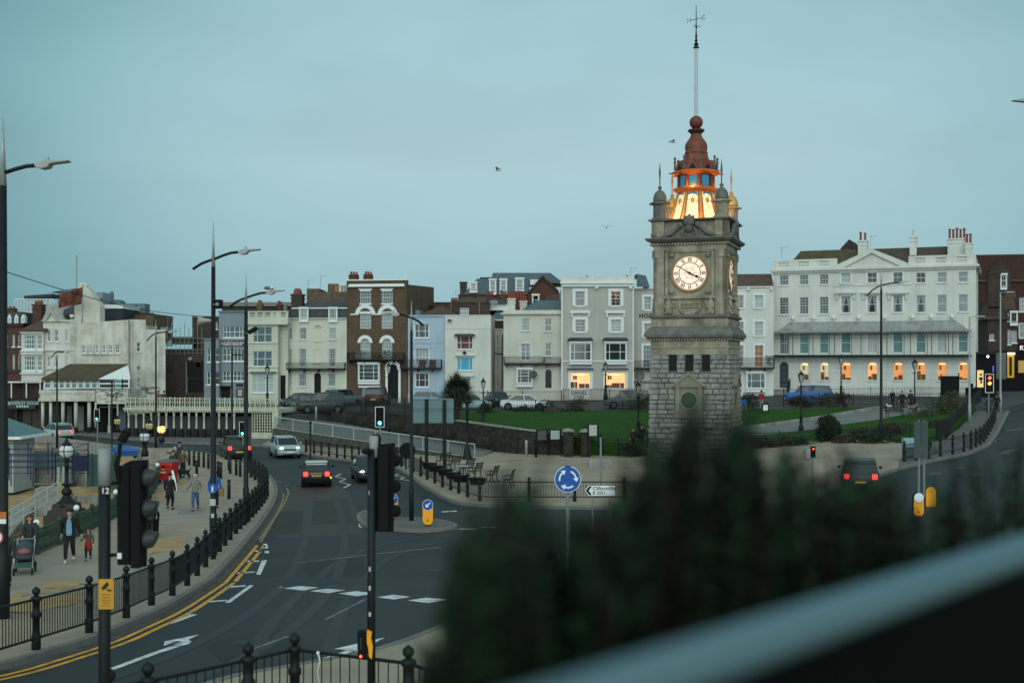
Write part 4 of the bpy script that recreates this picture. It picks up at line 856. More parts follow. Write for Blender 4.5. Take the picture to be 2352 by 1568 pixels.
# roofs and chimneys behind the parapet
def lroof(fac,z,x0,y0,x1,y1,rx0,rx1,mat,off,dep):
    a,c,e,t=fac.rc(z,x0,y0,x1,y1,off); r0=fac.rc(z,rx0,y0,rx1,y0+2,off+dep/2); b=MB(); m=off+dep/2
    b.add([(a,off,c-1),(e,off,c-1),(e,off+dep,c-1),(a,off+dep,c-1),(r0[0],m,r0[3]),(r0[2],m,r0[3])],[(0,1,5,4),(1,2,5),(2,3,4,5),(3,0,4)]); return b.build('roof',mat,fac.e)
lroof(f,z6,500,262,1060,335,620,1040,MOSS,1.6,8); lroof(f,z6,1080,243,1850,310,1150,1765,M('brown_mossy_roof',(.062,.052,.036),.9,.35,2,.5,10),1.7,8)
f.chimney(z6,1060,198,1130,300,ST_REG,2,.9,off=2.5,d=1.0); f.chimney(z6,1458,168,1510,250,ST_REG,1,.8,off=4,d=.9,potm=ST_REG); f.chimney(z6,1750,182,1890,300,ST_REG,5,1.1,off=3,d=1.2); f.chimney(z6,1884,218,1938,300,ST_REG,2,1.0,off=2,d=1.0)
r=f.rc(z6,925,178,1060,262,7); b=MB(); b.ext([(r[0],r[1]-1),(r[2],r[1]-1),(r[2],r[1]+.6),((r[0]+r[2])/2,r[3]),(r[0],r[1]+.2)],7,9); f.part(b,'rear_gable',BRICKD)
aerial(f,z6,475,238,320,1); aerial(f,z6,1160,152,250,3)
# right side wall of the block
xR=x1; b=MB(); 
for k,(yy,zr) in enumerate(((1.5,9.6),(3.5,9.6),(5.6,9.6),(8,9.6),(1.5,6.1),(3.5,6.1),(5.6,6.1),(8,6.1),(1.5,2.6),(3.5,2.6),(5.6,2.6))):
    q=MB(); q.box(xR-.01,yy-.3,zr,xR+.03,yy+.3,zr+1.6); o=q.build('window',FRAME,f.e); q=MB(); q.box(xR+.02,yy-.22,zr+.08,xR+.04,yy+.22,zr+1.52); q.build('pane',GL[1],o)
b.box(xR-.2,11.99,-1,xR-.19,12.2,zt); b.box(xR-.3,-.2,zt-.12,xR+.35,12.1,zt+.12); b.box(xR-.35,.36,zt+.12,xR-.02,12,zt+.12+PH)
b.build('side_cornice',ST_REG,f.e)
REG=f
# ================= buildings on the seafront road (left) =================
NAVY=M('navy_cladding',(.022,.032,.045),.6,.15,2); VENT=M('grey_green_plant',(.10,.16,.17),.6,.15,2); GLASSB=M('balcony_glass',(.30,.40,.42),.15,.1,1,spec=.7)
# --- red brick hotel at the far left
f=Fac('red_brick_hotel','dark red brick hotel with dormered slate roof at the left edge','hotel',25,128,0,0,BRICKR)
for y0,y1 in ((620,720),(788,912)):
    for x0 in (-60,-5,45,103,150): f.win(z1,x0,y0,x0+20,y1,1,2,pane='blind' if x0 in(45,103) else 'dark')
f.wall(f.rc(z1,-150,545,192,1420),9,z0=-.4)
f.band(z1,-150,533,200,547,'cornice',BRICKD,.3); f.band(z1,-150,910,192,935,'string_course',BRICKD,.2)
r=f.rc(z1,-150,430,195,533); b=MB(); b.ext([(r[0],r[1]),(r[2],r[1]),(r[2]-.3,r[3]),(r[0]+.3,r[3])],.2,8); f.part(b,'mansard',SLATE)
for x in (-40,20,80,137,193): 
    a,c,e,t=f.rc(z1,x-15,450,x+15,525); m=(a+e)/2; b=MB(); b.ext([(a,c),(e,c),(e,lerp(c,t,.6)),(m,t),(a,lerp(c,t,.6))],-.1,.6); o=b.build('dormer',FRAME,f.e); q=MB(); q.box(a+.14,-.115,c+.1,e-.14,-.1,lerp(c,t,.6)); q.build('pane',GL[3],o)
f.chimney(z1,55,400,115,440,BRICKR,2,.2,off=1,d=1,cap=False); f.chimney(z1,270,380,342,480,BRICKR,4,.35,off=1,d=1.3)
# glass balustraded roof terrace with flat canopy
b=MB(); r=f.rc(z1,122,325,445,428,4); b.box(r[0],4,r[1]-.3,r[2],4.1,r[1]); 
tr=b.build('roof_terrace',FRAME,f.e)
for i in range(12):
    q=MB(); a=lerp(r[0],r[2],i/12); q.box(a+.05,4,r[1],lerp(r[0],r[2],(i+1)/12)-.02,4.03,r[3]-.1); q.build('glass_panel',GLASSB,tr)
q=MB()
for i in range(13): a=lerp(r[0],r[2],i/12); q.tube([(a,3.98,r[1]),(a,3.98,r[3])],.04,4)
q.tube([(r[0],3.98,r[3]),(r[2],3.98,r[3])],.05,4); q.build('terrace_frame',FRAME,tr)
q=MB(); r=f.rc(z1,215,283,445,330,5); q.ext([(r[0],lerp(r[1],r[3],.1)),(r[2],r[3]-.3),(r[2],r[3]),(r[0],lerp(r[1],r[3],.65))],4.5,8); q.box(r[0]+.3,4.6,r[1]-2.8,r[0]+.5,4.8,r[1]+.3); q.box(r[2]-.6,4.6,r[1]-2.8,r[2]-.4,4.8,r[3]-.3); q.build('terrace_canopy',NAVY,tr)
# ground floor: sign board, balcony, shopfront
bf=f.balcony(z1,40,1020,348,1160,1.4,arcs=False,sp=.2); 
b=MB(); r=f.rc(z1,40,1012,348,1022,-1.4); b.box(r[0],-1.5,r[1],r[2],0,r[3]); 
for x in (90,215,330): p=f.rc(z1,x,1022,x+8,1160,-1.4); b.box(p[0],-1.4,p[1],p[2],-1.2,p[3])
b.build('balcony_frame',FRAME,bf)
f.band(z1,90,1163,300,1240,'sign_board',M('dark_teal_board',(.016,.03,.033),.5,.1,2),.15,-1.4); r=f.rc(z1,90,1163,300,1240,-1.4); text('WAVERLEY HOUSE',.5,M('pale_sign_lettering',(.42,.48,.46),.6,.1),f.e,((r[0]+r[2])/2,-1.57,lerp(r[1],r[3],.62)),sx=.8); bars(f.e,M('pale_sign_lettering'),(r[0]+r[2])/2,-1.553,lerp(r[1],r[3],.28),1.3,.2,5,3)
f.band(z1,50,1178,88,1212,'small_sign',M('pale_green_sign',(.20,.26,.24),.6,.1),.1,-1.4)
f.band(z1,200,1240,345,1420,'shopfront',M('dusty_pink_shutter',(.13,.055,.058),.7,.15,2),.1,-.6,back=.5); f.band(z1,40,1240,190,1420,'shop_window',DARKIN,.05,-.3); f.band(z1,135,1240,150,1420,'pilaster',BRICKD,.25,-.4); f.band(z1,255,1240,268,1420,'pilaster',BRICKD,.25,-.7)
# --- white bay windowed house
f=Fac('white_bay_house','white house with stacked square bay windows under a brown hipped roof','house',72,127.2,0,0,ST_WHITE)
for y0,y1 in ((620,742),(795,922)):
    f.win(z1,200,y0,300,y1,5,3,pane='blue',off=-.8,fw=.1,mw=.06); f.win(z1,306,y0,354,y1,3,3,pane='dark',off=-.8,fw=.09,mw=.06)
f.wall(f.rc(z1,178,590,362,1010,-.8),7,off=-.8); f.holes=[]
f.wall(f.rc(z1,190,1010,362,1420),6,'lower_wall',BRICKD,z0=-.4)
for y in (600,755,775,940): f.band(z1,172,y,364,y+9,'string_course',FRAME,.25,-.8)
f.hip(z1,168,480,366,592,240,366,TILE,-1.1,7)
# --- white gabled building with skull-and-crossbones style plain flag
f=Fac('gabled_building','white gabled building with ornament in its gable and a tall blank chimney wall','building',130,126.8,0,0,ST_WHITE); f.sm=ST_WHITE
for y0,y1 in ((580,682),(792,893)):
    for x0,x1 in ((390,423),(450,488),(543,568)): f.win(z1,x0,y0,x1,y1,2,2,pane='blue' if y0<700 else 'net',fw=.1)
f.wall(f.rc(z1,360,505,600,1100),8,z0=-.4)
a,c,e,t=f.rc(z1,358,360,510,508); b=MB(); b.ext([(a,c),(e,c),((a+e)/2,t)],-.15,6); f.part(b,'gable',ST_WHITE)
b=MB(); m=(a+e)/2
for s in (-1,1): b.ext([(m+s*.1,t-.1),(m+s*(e-a)/2,c-.05),(m+s*(e-a)/2-s*.45,c-.05),(m,t-1.0)] if s<0 else [(m-.1,t-.1),(m,t-1.0),(e-.45,c-.05),(e,c-.05)],-.4,-.15)
for i in range(14):
    an=rnd.uniform(0,PI); x=m+rnd.uniform(-1,1)*(1.6-.1*i); zc=c+.5+i*.17
    if abs(x-m)<(t-zc)*.5: b.lathe([(.18,-.04),(.1,.05)],8,(0,0,0),Matrix.Translation((x,-.17,zc))@Matrix.Rotation(PI/2,4,'X'))
b.build('gable_ornament',M('grey_ornament',(.33,.33,.30),.9,.1),f.e)
f.band(z1,355,745,600,757,'string_course',ST_WHITE,.25); f.band(z1,355,500,600,512,'cornice',ST_WHITE,.3); f.band(z1,355,900,600,912,'string_course',ST_WHITE,.15)
r=f.rc(z1,470,300,650,460,2); b=MB(); b.add([(r[0],1.5,r[1]),(r[2],1.5,r[1]),(r[2],5,r[3]),(r[0]+2.2,5,r[3]),(r[2],9,r[1]),(r[0],9,r[1])],[(0,1,2,3),(3,2,4,5),(0,3,5),(1,4,2)]); f.part(b,'roof',SLATE)
pts=[f.at(*z1(x,y),1.0) for x,y in ((620,530),(832,530),(832,380),(737,240),(720,228),(660,228),(645,240),(645,345),(620,390))]; b=MB(); b.ext(pts,1.0,2.6); f.part(b,'chimney_wall',ST_CREAM)
b=MB(); p=f.at(*z1(700,215),2); b.lathe([(.55,-.3),(.6,.1),(.3,.3)],10,(p[0],1.8,p[1])); f.part(b,'chimney_cap',ST_CREAM)
r=f.rc(z1,580,455,612,478,1); f.band(z1,582,452,612,478,'rooflight',FRAME,.0,.9)
r=f.rc(z1,560,385,600,440,2.5); b=MB(); b.add([(r[0],2.3,r[1]),(r[0]+.25,2.3,r[1]),(r[2]+.2,3.3,r[3]),(r[2]-.1,3.3,r[3])],[(0,1,2,3)]); b.build('rooflight',FRAME,f.e)
t=thing('flag','weathered red and dark flag flying beside the white chimney wall','flag',(*P(*z1(680,440),125.6),)); 
b=MB(); zt_=2.9
for i in range(8):
    x0=-.0-i*.3; x1=x0-.3; y0=.12*sin(i*1.1); y1=.12*sin((i+1)*1.1); b.m=0 if (i//2)%2==0 else 0
    b.quad((x0,y0,.9-i*.05),(x1,y1,.85-i*.05),(x1+.15,y1,zt_-.1*i-.3),(x0+.15,y0,zt_-.1*i-.2))
b.build('flag_cloth',M('faded_red_flag',(.13,.035,.02),.8,.8,1.4,dirt=(.012,.01,.01),dirtfac=1,dscale=1.1),t); b=MB(); b.tube([(0.1,0,-.9),(.12,0,3)],.05,5); b.build('pole',GREYM,t)
# --- modern blocks behind
f=Fac('navy_block','navy clad modern block with a white roof edge behind the cream building','building',255,134,0,0,NAVY); f.wall(f.rc(z1,826,402,1022,700),8); f.band(z1,826,372,1030,404,'roof_edge',FRAME,.2,back=8); f.band(z1,826,512,1022,517,'string_course',FRAME,.05)
f.band(z1,800,268,852,372,'lift_tower',ST_GREY,.0,2,back=4); f.band(z1,795,318,855,355,'red_panel',M('red_panel',(.16,.03,.03),.6,.1),.02,1.9)
f=Fac('plant_room_block','brown brick block with grey green roof plant and a round flue','building',310,138,0,0,M('tan_brick',(.12,.085,.05),.9,.3,3)); f.wall(f.rc(z1,1022,447,1278,700),8); f.band(z1,1022,440,1282,452,'coping',BRICKD,.1)
for x0,y0,x1,y1,o in ((855,330,985,378,1),(960,338,1000,378,.5),(1028,362,1207,447,2),(1100,370,1130,380,1.5)): f.band(z1,x0,y0,x1,y1,'roof_plant',VENT,0,o,back=2)
r=f.rc(z1,915,260,950,345,2); b=MB(); b.lathe([((r[2]-r[0])/2,r[1]),((r[2]-r[0])/2,r[3]-.3),((r[2]-r[0])/2*.7,r[3])],12,((r[0]+r[2])/2,2,0)); b.build('flue',VENT,f.e)
# glazed pyramid roof further back
f=Fac('glass_roof_building','distant rooftop glass pyramid and flat railings above the gabled building','building',150,140,0,0,ST_GREY); p=[f.at(*z1(x,y)) for x,y in ((440,270),(570,225),(650,268))]; b=MB(); m=p[1]
b.add([(p[0][0],0,p[0][1]),(p[2][0],0,p[2][1]),(p[2][0],6,p[2][1]),(p[0][0],6,p[0][1]),(m[0],3,m[1])],[(0,1,4),(1,2,4),(2,3,4),(3,0,4)]); gp=b.build('glass_pyramid',GLASSB,f.e); b=MB(); 
for a_,c_ in ((p[0],m),(m,p[2]),(p[0],p[2])): b.tube([(a_[0],0 if a_ is not m else 3,a_[1]),(c_[0],0 if c_ is not m else 3,c_[1])],.09,4)
b.build('pyramid_frame',NAVY,gp); f.wall(f.rc(z1,480,268,640,700,0),6); b=MB(); a_=f.at(*z1(640,250)); b.tube([(a_[0],0,a_[1]),(a_[0],0,a_[1]+4)],.05,4); b.build('mast',GREYM,f.e)
# --- cream seafront building with colonnade, verandah and graffiti
f=Fac('cream_colonnade_building','stained cream seafront building with columns, a mossy verandah roof and graffiti','building',228,126,0,0,ST_OLD); f.sm=ST_OLD
for x0,x1 in ((680,715),(737,770),(790,823),(845,881),(901,938),(958,1000)): f.win(z1,x0,708,x1,778,2,2,pane='dark',fw=.1,xs=[.5],sill=False)
tp=lambda x,y:f.at(*z1(x,y))
f.wall(f.rc(z1,585,528,1076,1140),10,z0=-.4)
b=MB(); p=[tp(585,490),tp(676,498),tp(676,527),tp(1076,496)]; g0=tp(585,529)[1]; b.ext([(p[0][0],g0),(p[3][0],g0),(p[3][0],p[3][1]),(p[2][0],p[2][1]),(p[1][0],p[1][1]),(p[0][0],p[0][1])],0,.5); f.part(b,'parapet',ST_OLD)
f.band(z1,680,780,1000,788,'window_ledge',ST_OLD,.15); f.band(z1,676,700,682,786,'window_pilaster',ST_OLD,.06)
for x0 in (720,774,828,885,942,1002): f.band(z1,x0,706,x0+10,780,'window_pilaster',ST_OLD,.06)
f2=Fac('cream_flank','tall cream flank wall with three small windows and scrawled graffiti beside the promenade deck','building',300,125.6,-26,0,ST_OLD); f2.sm=ST_OLD
f2.win(z1,1141,686,1172,764,1,2,pane='dark'); f2.win(z1,1141,882,1173,922,1,1,pane='teal',fw=.04); f2.win(z1,1141,985,1169,1062,1,2,pane='net')
f2.wall(f2.rc(z1,1077,496,1216,1420),8,z0=-.4); f2.wall(f2.rc(z1,1216,580,1380,1420),8,z0=-.4,off=.01); f2.band(z1,1088,500,1098,1150,'pilaster',ST_OLD,.15)
b=MB(); p=f2.at(*z1(1073,700)); b.tube([(p[0],-.2,0),(p[0],-.2,f2.at(*z1(1073,500))[1])],.08,5); b.build('drainpipe',CONC,f2.e)
# verandah in front: built on its own plane 4 m forward
OV=-4.5
rc=lambda x0,y0,x1,y1,o=OV:f.rc(z1,x0,y0,x1,y1,o)
r=rc(348,988,806,1072); gz=rc(348,1078,1060,1178); 
ve=MB(); q=rc(330,1085,790,1172); ve.box(q[0],OV,q[1],q[2],-.05,q[3]); ve.box(q[0]-.1,OV-.12,q[1]-.05,q[2],OV,q[1]+.25); ve.box(q[0]-.05,OV-.08,q[3]-.3,q[2],OV,q[3]); vo=ve.build('verandah_parapet',ST_OLD,f.e)
b=MB()
qr=rc(790,1080,1062,1200); b.box(qr[0]+.005,OV+.3,qr[1],qr[2],-.05,qr[3]); b.build('verandah_return',ST_OLD,f.e)
# glazing band
n=9; b=MB(); xs_=[348,412,420,470,525,575,630,685,742,802]
for x0,x1 in zip(xs_,xs_[1:]):
    a,c,e,t=rc(x0,990,x1-4,1072); 
    if e-a<.3: continue
    w=MB(); w.box(a,OV+.6,c,a+.1,OV+.7,t); w.box(e-.1,OV+.6,c,e,OV+.7,t); w.box(a+.1,OV+.6,c,e-.1,OV+.7,c+.08); w.box(a+.1,OV+.6,t-.08,e-.1,OV+.7,t); w.box(a+.1,OV+.61,t-.5,e-.1,OV+.69,t-.42); wo=w.build('window',FRAME,f.e); g=MB(); g.box(a+.05,OV+.66,c+.03,e-.05,OV+.68,t-.03); g.build('pane',GL[3],wo)
for x0,x1,pn in ((812,928,0),(940,996,3),(1006,1052,0)):
    a,c,e,t=rc(x0,990,x1,1072); w=MB(); w.box(a-.12,OV+.7,c,a,OV+.8,t); w.box(e,OV+.7,c,e+.12,OV+.8,t); w.box(a,OV+.7,t-.1,e,OV+.8,t); w.box(a,OV+.7,t-.55,e,OV+.8,t-.42); w.box(a,OV+.7,c,e,OV+.8,c+.1); wo=w.build('window',FRAME,f.e); g=MB(); g.box(a,OV+.74,c+.02,e,OV+.76,t-.02); g.build('pane',GL[pn],wo)
a0=rc(345,985,345,985)[0],rc(345,985,346,986)[1]; e0=rc(806,980,806,980); e1=rc(1058,985,1060,985)
b=MB(); zt=f.at(*z1(700,865),-.1)[1]; zb=f.at(*z1(700,984),OV+.3)[1]; xl=rc(338,985,340,986)[0]; xr=rc(806,985,808,986)[0]; xl2=f.at(*z1(582,870),-.1)[0]; xr2=f.at(*z1(1068,860),-.1)[0]
b.add([(xl,OV+.2,zb),(xr,OV+.2,zb),(xr2,-.05,zt),(xl2,-.05,zt),(xl,OV+.2,zb-.25),(xr,OV+.2,zb-.25),(xr2,-.05,zt-.25),(xl2,-.05,zt-.25)],[(0,1,2,3),(4,7,6,5),(0,4,5,1),(0,3,7,4)]); b.build('verandah_roof',MOSS,f.e,fix=False)
b=MB(); xe=rc(1062,985,1064,986)[0]; b.add([(xr,OV+.22,zb-.1),(xe,OV+.9,zb-.1),(xr2,-.1,zt-.1),(xr,OV+.42,zb-.1),(xe,OV+1.1,zb-.1),(xr2,0,zt-.1)],[(0,1,2),(3,5,4),(0,3,4,1)]); b.build('gable_cladding',FRAME,f.e)
COLM=M('cream_column',(.50,.49,.42),.8,.1,1,streak=.35)
for x0,x1 in ((335,362),(402,428),(503,531),(610,640),(721,752),(783,800)):
    a,c,e,t=rc(x0,1180,x1,1425); q=MB(); q.smooth=True; rr=(e-a)/2; q.lathe([(rr,.7),(rr,t),],14,((a+e)/2,OV+rr+.1,0)); o=q.build('column',COLM,f.e); q=MB(); q.lathe([(rr*1.12,-.1),(rr*1.12,.7)],12,((a+e)/2,OV+rr+.1,0)); q.build('column_base',BLACK,o)
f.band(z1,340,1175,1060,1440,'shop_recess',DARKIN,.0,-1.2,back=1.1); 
for x0,x1,m in ((445,500,BRICKD),(560,600,M('grey_shutter',(.12,.12,.12),.7,.1)),(650,700,M('pale_shutter',(.2,.19,.17),.7,.1)),(800,880,DARKIN),(985,1050,M('teal_awning',(.10,.16,.18),.7,.1))): f.band(z1,x0,1215,x1,1420,'shop_shutter',m,.06,-1.2)
f.band(z1,880,1212,1045,1225,'awning',M('teal_awning'),2.0,-1.2)
for x in (890,960): 
    a,c,e,t=rc(x,1200,x+10,1430); q=MB(); q.lathe([(.16,0),(.16,.8),(.09,.85),(.08,t-.3),(.16,t)],8,((a+e)/2,OV+.6,0)); q.build('column',COLM,f.e)
# graffiti: dark sprayed lines on the return wall and flank
def graffiti(fac,z,x0,y0,x1,y1,off,n,seed,lw=.045):
    g=random.Random(seed); b=MB(); a,c,e,t=fac.rc(z,x0,y0,x1,y1,off)
    for i in range(n):
        cx=g.uniform(a,e); cz=g.uniform(c,t); w=g.uniform(.25,.8); h=g.uniform(.25,.7); ph=g.uniform(0,6); k=g.randint(1,3); pts=[(min(e,max(a,cx+w*sin(q*.5*k+ph))),min(t,max(c,cz+h*cos(q*.42+ph*2)*(.5+q*.04)))) for q in range(14)]
        for p,q in zip(pts,pts[1:]):
            d=Vector((q[0]-p[0],q[1]-p[1])); 
            if d.length<.02: continue
            s=Vector((-d.y,d.x)).normalized()*lw; b.add([(p[0]-s.x,off-.006,p[1]-s.y),(q[0]-s.x,off-.006,q[1]-s.y),(q[0]+s.x,off-.006,q[1]+s.y),(p[0]+s.x,off-.006,p[1]+s.y)],[(0,1,2,3)])
    b.build('graffiti',M('sprayed_black_paint',(.03,.035,.04),.7,.3),fac.e,fix=False)
graffiti(f,z1,805,1085,1055,1185,OV+.3,8,3,.022); graffiti(f2,z1,1100,1060,1370,1140,0,7,5,.022)
# --- dark brick low building with scaffold, behind
f=Fac('dark_brick_yard','low dark brick building with a glazed lean-to and rooftop scaffolding','building',420,133,0,0,BRICKD); f.wall(f.rc(z1,1360,790,1720,1420),8); f.band(z1,1376,740,1700,792,'parapet',BRICKD,.0,1,back=1); f.band(z1,1380,640,1600,700,'roof_edge',BRICKD,.0,6,back=3)
r=f.rc(z1,1376,660,1462,720,3); b=MB(); b.add([(r[0],2,r[1]),(r[2],2,r[1]),(r[2]-1,5,r[3]),(r[0],5,r[3])],[(0,1,2,3)]); b.build('glazed_roof',GL[2],f.e)
for x0,y0,x1,y1,m in ((1560,850,1690,980,DARKIN),(1640,855,1668,890,BRICKR),(1568,990,1690,1100,DARKIN),(1550,850,1562,1110,GREYM)): f.band(z1,x0,y0,x1,y1,'wall_panel',m,.05)
b=MB()
for i in range(9):
    a=f.at(*z1(1395+i*36,700),.5); b.tube([(a[0],.5,a[1]-2.5),(a[0],.5,a[1]+2+.4*sin(i*2))],.035,4)
for y in (650,690,745,775): a=f.at(*z1(1385,y),.5); e=f.at(*z1(1700,y),.5); b.tube([(a[0],.5,a[1]),(e[0],.5,e[1])],.035,4)
b.build('scaffolding',GREYM,f.e)
b=MB(); a=f.at(*z1(1590,825)); b.ball((a[0],-.2,a[1]),.22,8,5); b.build('wall_lamp',M('cream_globe_dull',(.4,.33,.2),.4,.1),f.e)
f.band(z1,1338,560,1396,592,'roof_box',ST_GREY,0,3,back=2); aerial(f,z1,1400,480,575,3)
f=Fac('dark_brick_tower','square dark brick rear block rising behind the slate blue wing','building',470,141,0,0,BRICKD); f.win(z1,1790,515,1815,575,2,3); f.wall(f.rc(z1,1603,472,1845,900),7); f.band(z1,1600,466,1850,474,'coping',CONC,.1)
f=Fac('long_roof_block','long low brown block with a flat roof edge behind the terrace','building',600,146,0,2,BRICKD); f.wall(f.rc(z2,215,490,910,700),8); f.band(z2,205,452,900,492,'roof_edge',M('grey_roof_edge',(.19,.18,.165),.8,.1),.3,back=8)
f.chimney(z2,560,480,605,540,M('tan_brick',()),2,.4,off=-5,d=.8); f.chimney(z2,755,485,795,540,BRICKR,2,.4,off=-5,d=.8); f.band(z2,795,475,845,540,'roof_box',ST_GREY,0,-4,back=1)
f=Fac('rooftop_brick_block','mottled brick rooftop blocks with a white dormer between mansard and brick house','building',780,140,0,2,M('mottled_brick',(.11,.085,.065),.9,.5,2,dirt=(.16,.06,.04),dirtfac=.6,dscale=.5)); f.wall(f.rc(z2,1045,350,1440,650),6); f.band(z2,1045,318,1168,352,'roof_block',f.wm,0,back=5); f.wall(f.rc(z2,1240,265,1445,372),4,'roof_block',off=1,z0=f.rc(z2,1240,265,1445,372)[1]); f.band(z2,1318,288,1368,360,'orange_panel',M('tan_panel',(.24,.14,.07),.8,.2),.05,.95)
f.win(z2,1375,290,1440,362,2,1,pane='dark',hole=False,proj=.15,off=1,sill=False); aerial(f,z2,1060,235,320); aerial(f,z2,1182,190,345,1)
f=Fac('slate_attic_block','large block with blue slate attic, white dormers and a red brick gable behind the terrace','building',1170,148,0,3,BRICKR)
f.wall(f.rc(z3,485,318,1345,520),9,z0=2)
r=f.rc(z3,530,190,1080,318); b=MB(); b.ext([(r[0],r[1]),(r[2],r[1]),(r[2],r[3]),(r[0]+1.6,r[3])],-.1,8); f.part(b,'attic',SLATEB); r=f.rc(z3,775,145,1280,195,2); b=MB(); b.ext([(r[0]-.3,r[1]-.5),(r[2]+1.2,r[1]-.5),(r[2]-.4,r[3]),(r[0],r[3])],1,9); f.part(b,'roof',SLATEB)
for x0,y0,x1,y1 in ((588,228,638,276),(750,203,797,292),(838,203,887,292),(968,195,1028,268)): f.win(z3,x0,y0,x1,y1,1,2,pane='blue',hole=False,proj=.3,off=-.1,sill=False,fw=.1)
pts=[f.at(*z3(x,y),-1) for x,y in ((1072,420),(1345,420),(1345,345),(1320,290),(1188,165),(1072,295))]; b=MB(); b.ext(pts,-1,4); f.part(b,'brick_gable',BRICKR); pts=[f.at(*z3(x,y),-1) for x,y in ((1066,300),(1188,158),(1325,290),(1318,305),(1188,178),(1078,305))]; b=MB(); b.ext([pts[i] for i in (0,5,4,1)],-1.3,4); b.ext([pts[i] for i in (1,4,3,2)],-1.3,4); f.part(b,'gable_verge',BRICKD)
f.win(z3,1108,330,1155,398,1,2,pane='teal',hole=False,proj=.1,off=-1,sill=False); f.band(z3,1085,195,1150,240,'side_dormer',FRAME,.0,-.5,back=3); f.band(z3,1215,320,1345,375,'dark_roof',TILE,.5,-1.2); r=f.rc(z3,1195,330,1330,375,-2); 
f.chimney(z3,500,225,555,310,BRICKD,0,off=.5,d=1.2); f.band(z3,665,178,785,190,'roof_edge',NAVY,.3,1)
f=Fac('jumbled_rear_roofs','cluster of brown tiled rear roofs and brick walls behind the pale blue house','building',1090,139,0,3,BRICKD)
f.win(z3,500,430,575,490,5,2,pane='net'); f.wall(f.rc(z3,280,388,750,560),6,z0=1); f.band(z3,280,384,760,392,'coping',BRICKD,.1)
f.hip(z3,470,335,640,388,520,600,TILE,.5,5); f.hip(z3,580,330,900,392,640,760,TILE,4,6); f.band(z3,745,380,900,452,'white_dormer',FRAME,.0,1.5,back=2); f.band(z3,750,370,815,400,'grey_roof',ST_GREY,.1,1); f.band(z3,805,365,895,400,'dark_dormer',SLATE,.1,1.2)
r=f.rc(z3,735,450,862,530,-1); b=MB(); b.add([(r[0],-1.5,r[1]),(r[2]+.5,-1.5,r[1]),(r[2]+.5,2,r[3]),(r[0]+1,2,r[3])],[(0,1,2,3)]); b.build('lean_to_roof',SLATEB,f.e); f.band(z3,760,528,864,538,'gutter',FRAME,.1,-1.5); f.band(z3,750,538,864,640,'lower_wall',BRICKD,0,-1.4,back=3)
f.chimney(z3,720,320,780,345,BRICKR,3,.4,off=2,d=.8,cap=False); f.chimney(z3,835,320,890,340,BRICKR,3,.5,off=3,d=.8,cap=False); f.chimney(z3,905,340,1040,355,BRICKR,6,.7,off=3,d=.8,cap=False); f.chimney(z3,425,370,480,392,BRICKR,3,.3,off=1,d=.8,cap=False)
b=MB()
for x in (425,662): a=f.at(*z3(x,485)); e=f.at(*z3(x,385)); b.tube([(a[0],-.1,a[1]),(a[0],-.1,e[1])],.07,5)
b.build('drainpipe',M('tan_panel',()),f.e); aerial(f,z3,466,290,360)
# ================= right-hand hill buildings =================
f=Fac('corner_shop','black corner shop with a lit poster case next to the long white block','shop',2258,127.5,22,3.4,BLACKM)
f.wall(f.rc(za7,498,905,640,1200),9,z0=-1); f.band(za7,495,895,645,912,'fascia',BLACK,.3); o=f.band(za7,512,1022,556,1142,'poster_case',M('lit_poster',(.5,.38,.2),.6,.1,em=(1,.62,.24),es=.62),.1); r=f.rc(za7,512,1022,556,1142)
for k,(u,w,h) in enumerate(((.62,.12,.75),(.6,.2,.5),(.65,.13,.3))): b=MB(); b.lathe([(w,-.01),(w,.01)],10,(0,0,0),Matrix.Translation((lerp(r[0],r[2],u),-.12,lerp(r[1],r[3],h)))@Matrix.Rotation(PI/2,4,'X')); b.build('poster_dot',BLK,o)
f.band(za7,556,1030,575,1180,'shop_door',DARKIN,.05); o=f.band(za7,621,992,628,1036,'blue_neon',glow('blue_neon',(.1,.2,1),.9),.03); b=MB(); x,z_=f.at(*za7(587,927)); b.ball((x,-.5,z_),.16,8,5); b.build('floodlight',glow('white_floodlight',(.9,.95,1),1.2),f.e); f.band(za7,482,905,500,955,'speaker',BLACKM,.4)
f=Fac('dark_gabled_block','tall dark brown brick block with mossy roof and white sash windows at the right edge','building',2330,150,10,4,M('sooty_red_brick',(.055,.026,.021),.9,.4,3,dirt=(.025,.018,.016),dirtfac=.6,dscale=.5))
f.win(za7,678,355,716,435,2,2,pane='blue'); f.win(za7,808,512,870,612,4,2,pane='net'); f.win(za7,808,698,870,795,2,2,pane='blue',sur=.1)
f.wall(f.rc(za7,505,215,1000,1060),10,z0=-1); lroof(f,za7,470,212,1000,345,475,1000,MOSS,-.3,9)
pts=[f.at(*za7(x,y),-.6) for x,y in ((600,470),(748,470),(748,335),(676,250),(600,320))]; b=MB(); b.ext(pts,-.6,3); f.part(b,'gable',BRICKD)
f.win(za7,680,357,715,434,2,2,pane='blue',hole=False,off=-.6,proj=.06,sill=False)
f=Fac('half_timbered_block','dark terrace with oriel windows stepping down the hill road','building',2310,142,14,4,BRICKD)
for x0,y0,x1,y1 in ((598,768,632,812),(748,620,790,684),(726,740,748,842),(752,745,790,830),(725,620,736,680)): f.win(za7,x0,y0,x1,y1,2 if x1-x0<25 else 3,1,pane='blue' if x0<700 else 'net')
f.wall(f.rc(za7,588,600,795,1080),9,z0=-1); lroof(f,za7,560,500,800,605,600,760,TILE,-.4,8); f.chimney(za7,592,352,675,520,BRICKD,0,off=1,d=1.2); f.band(za7,700,470,776,520,'oriel_roof',TILE,.7); f.band(za7,740,600,796,690,'oriel',BRICKD,.4)
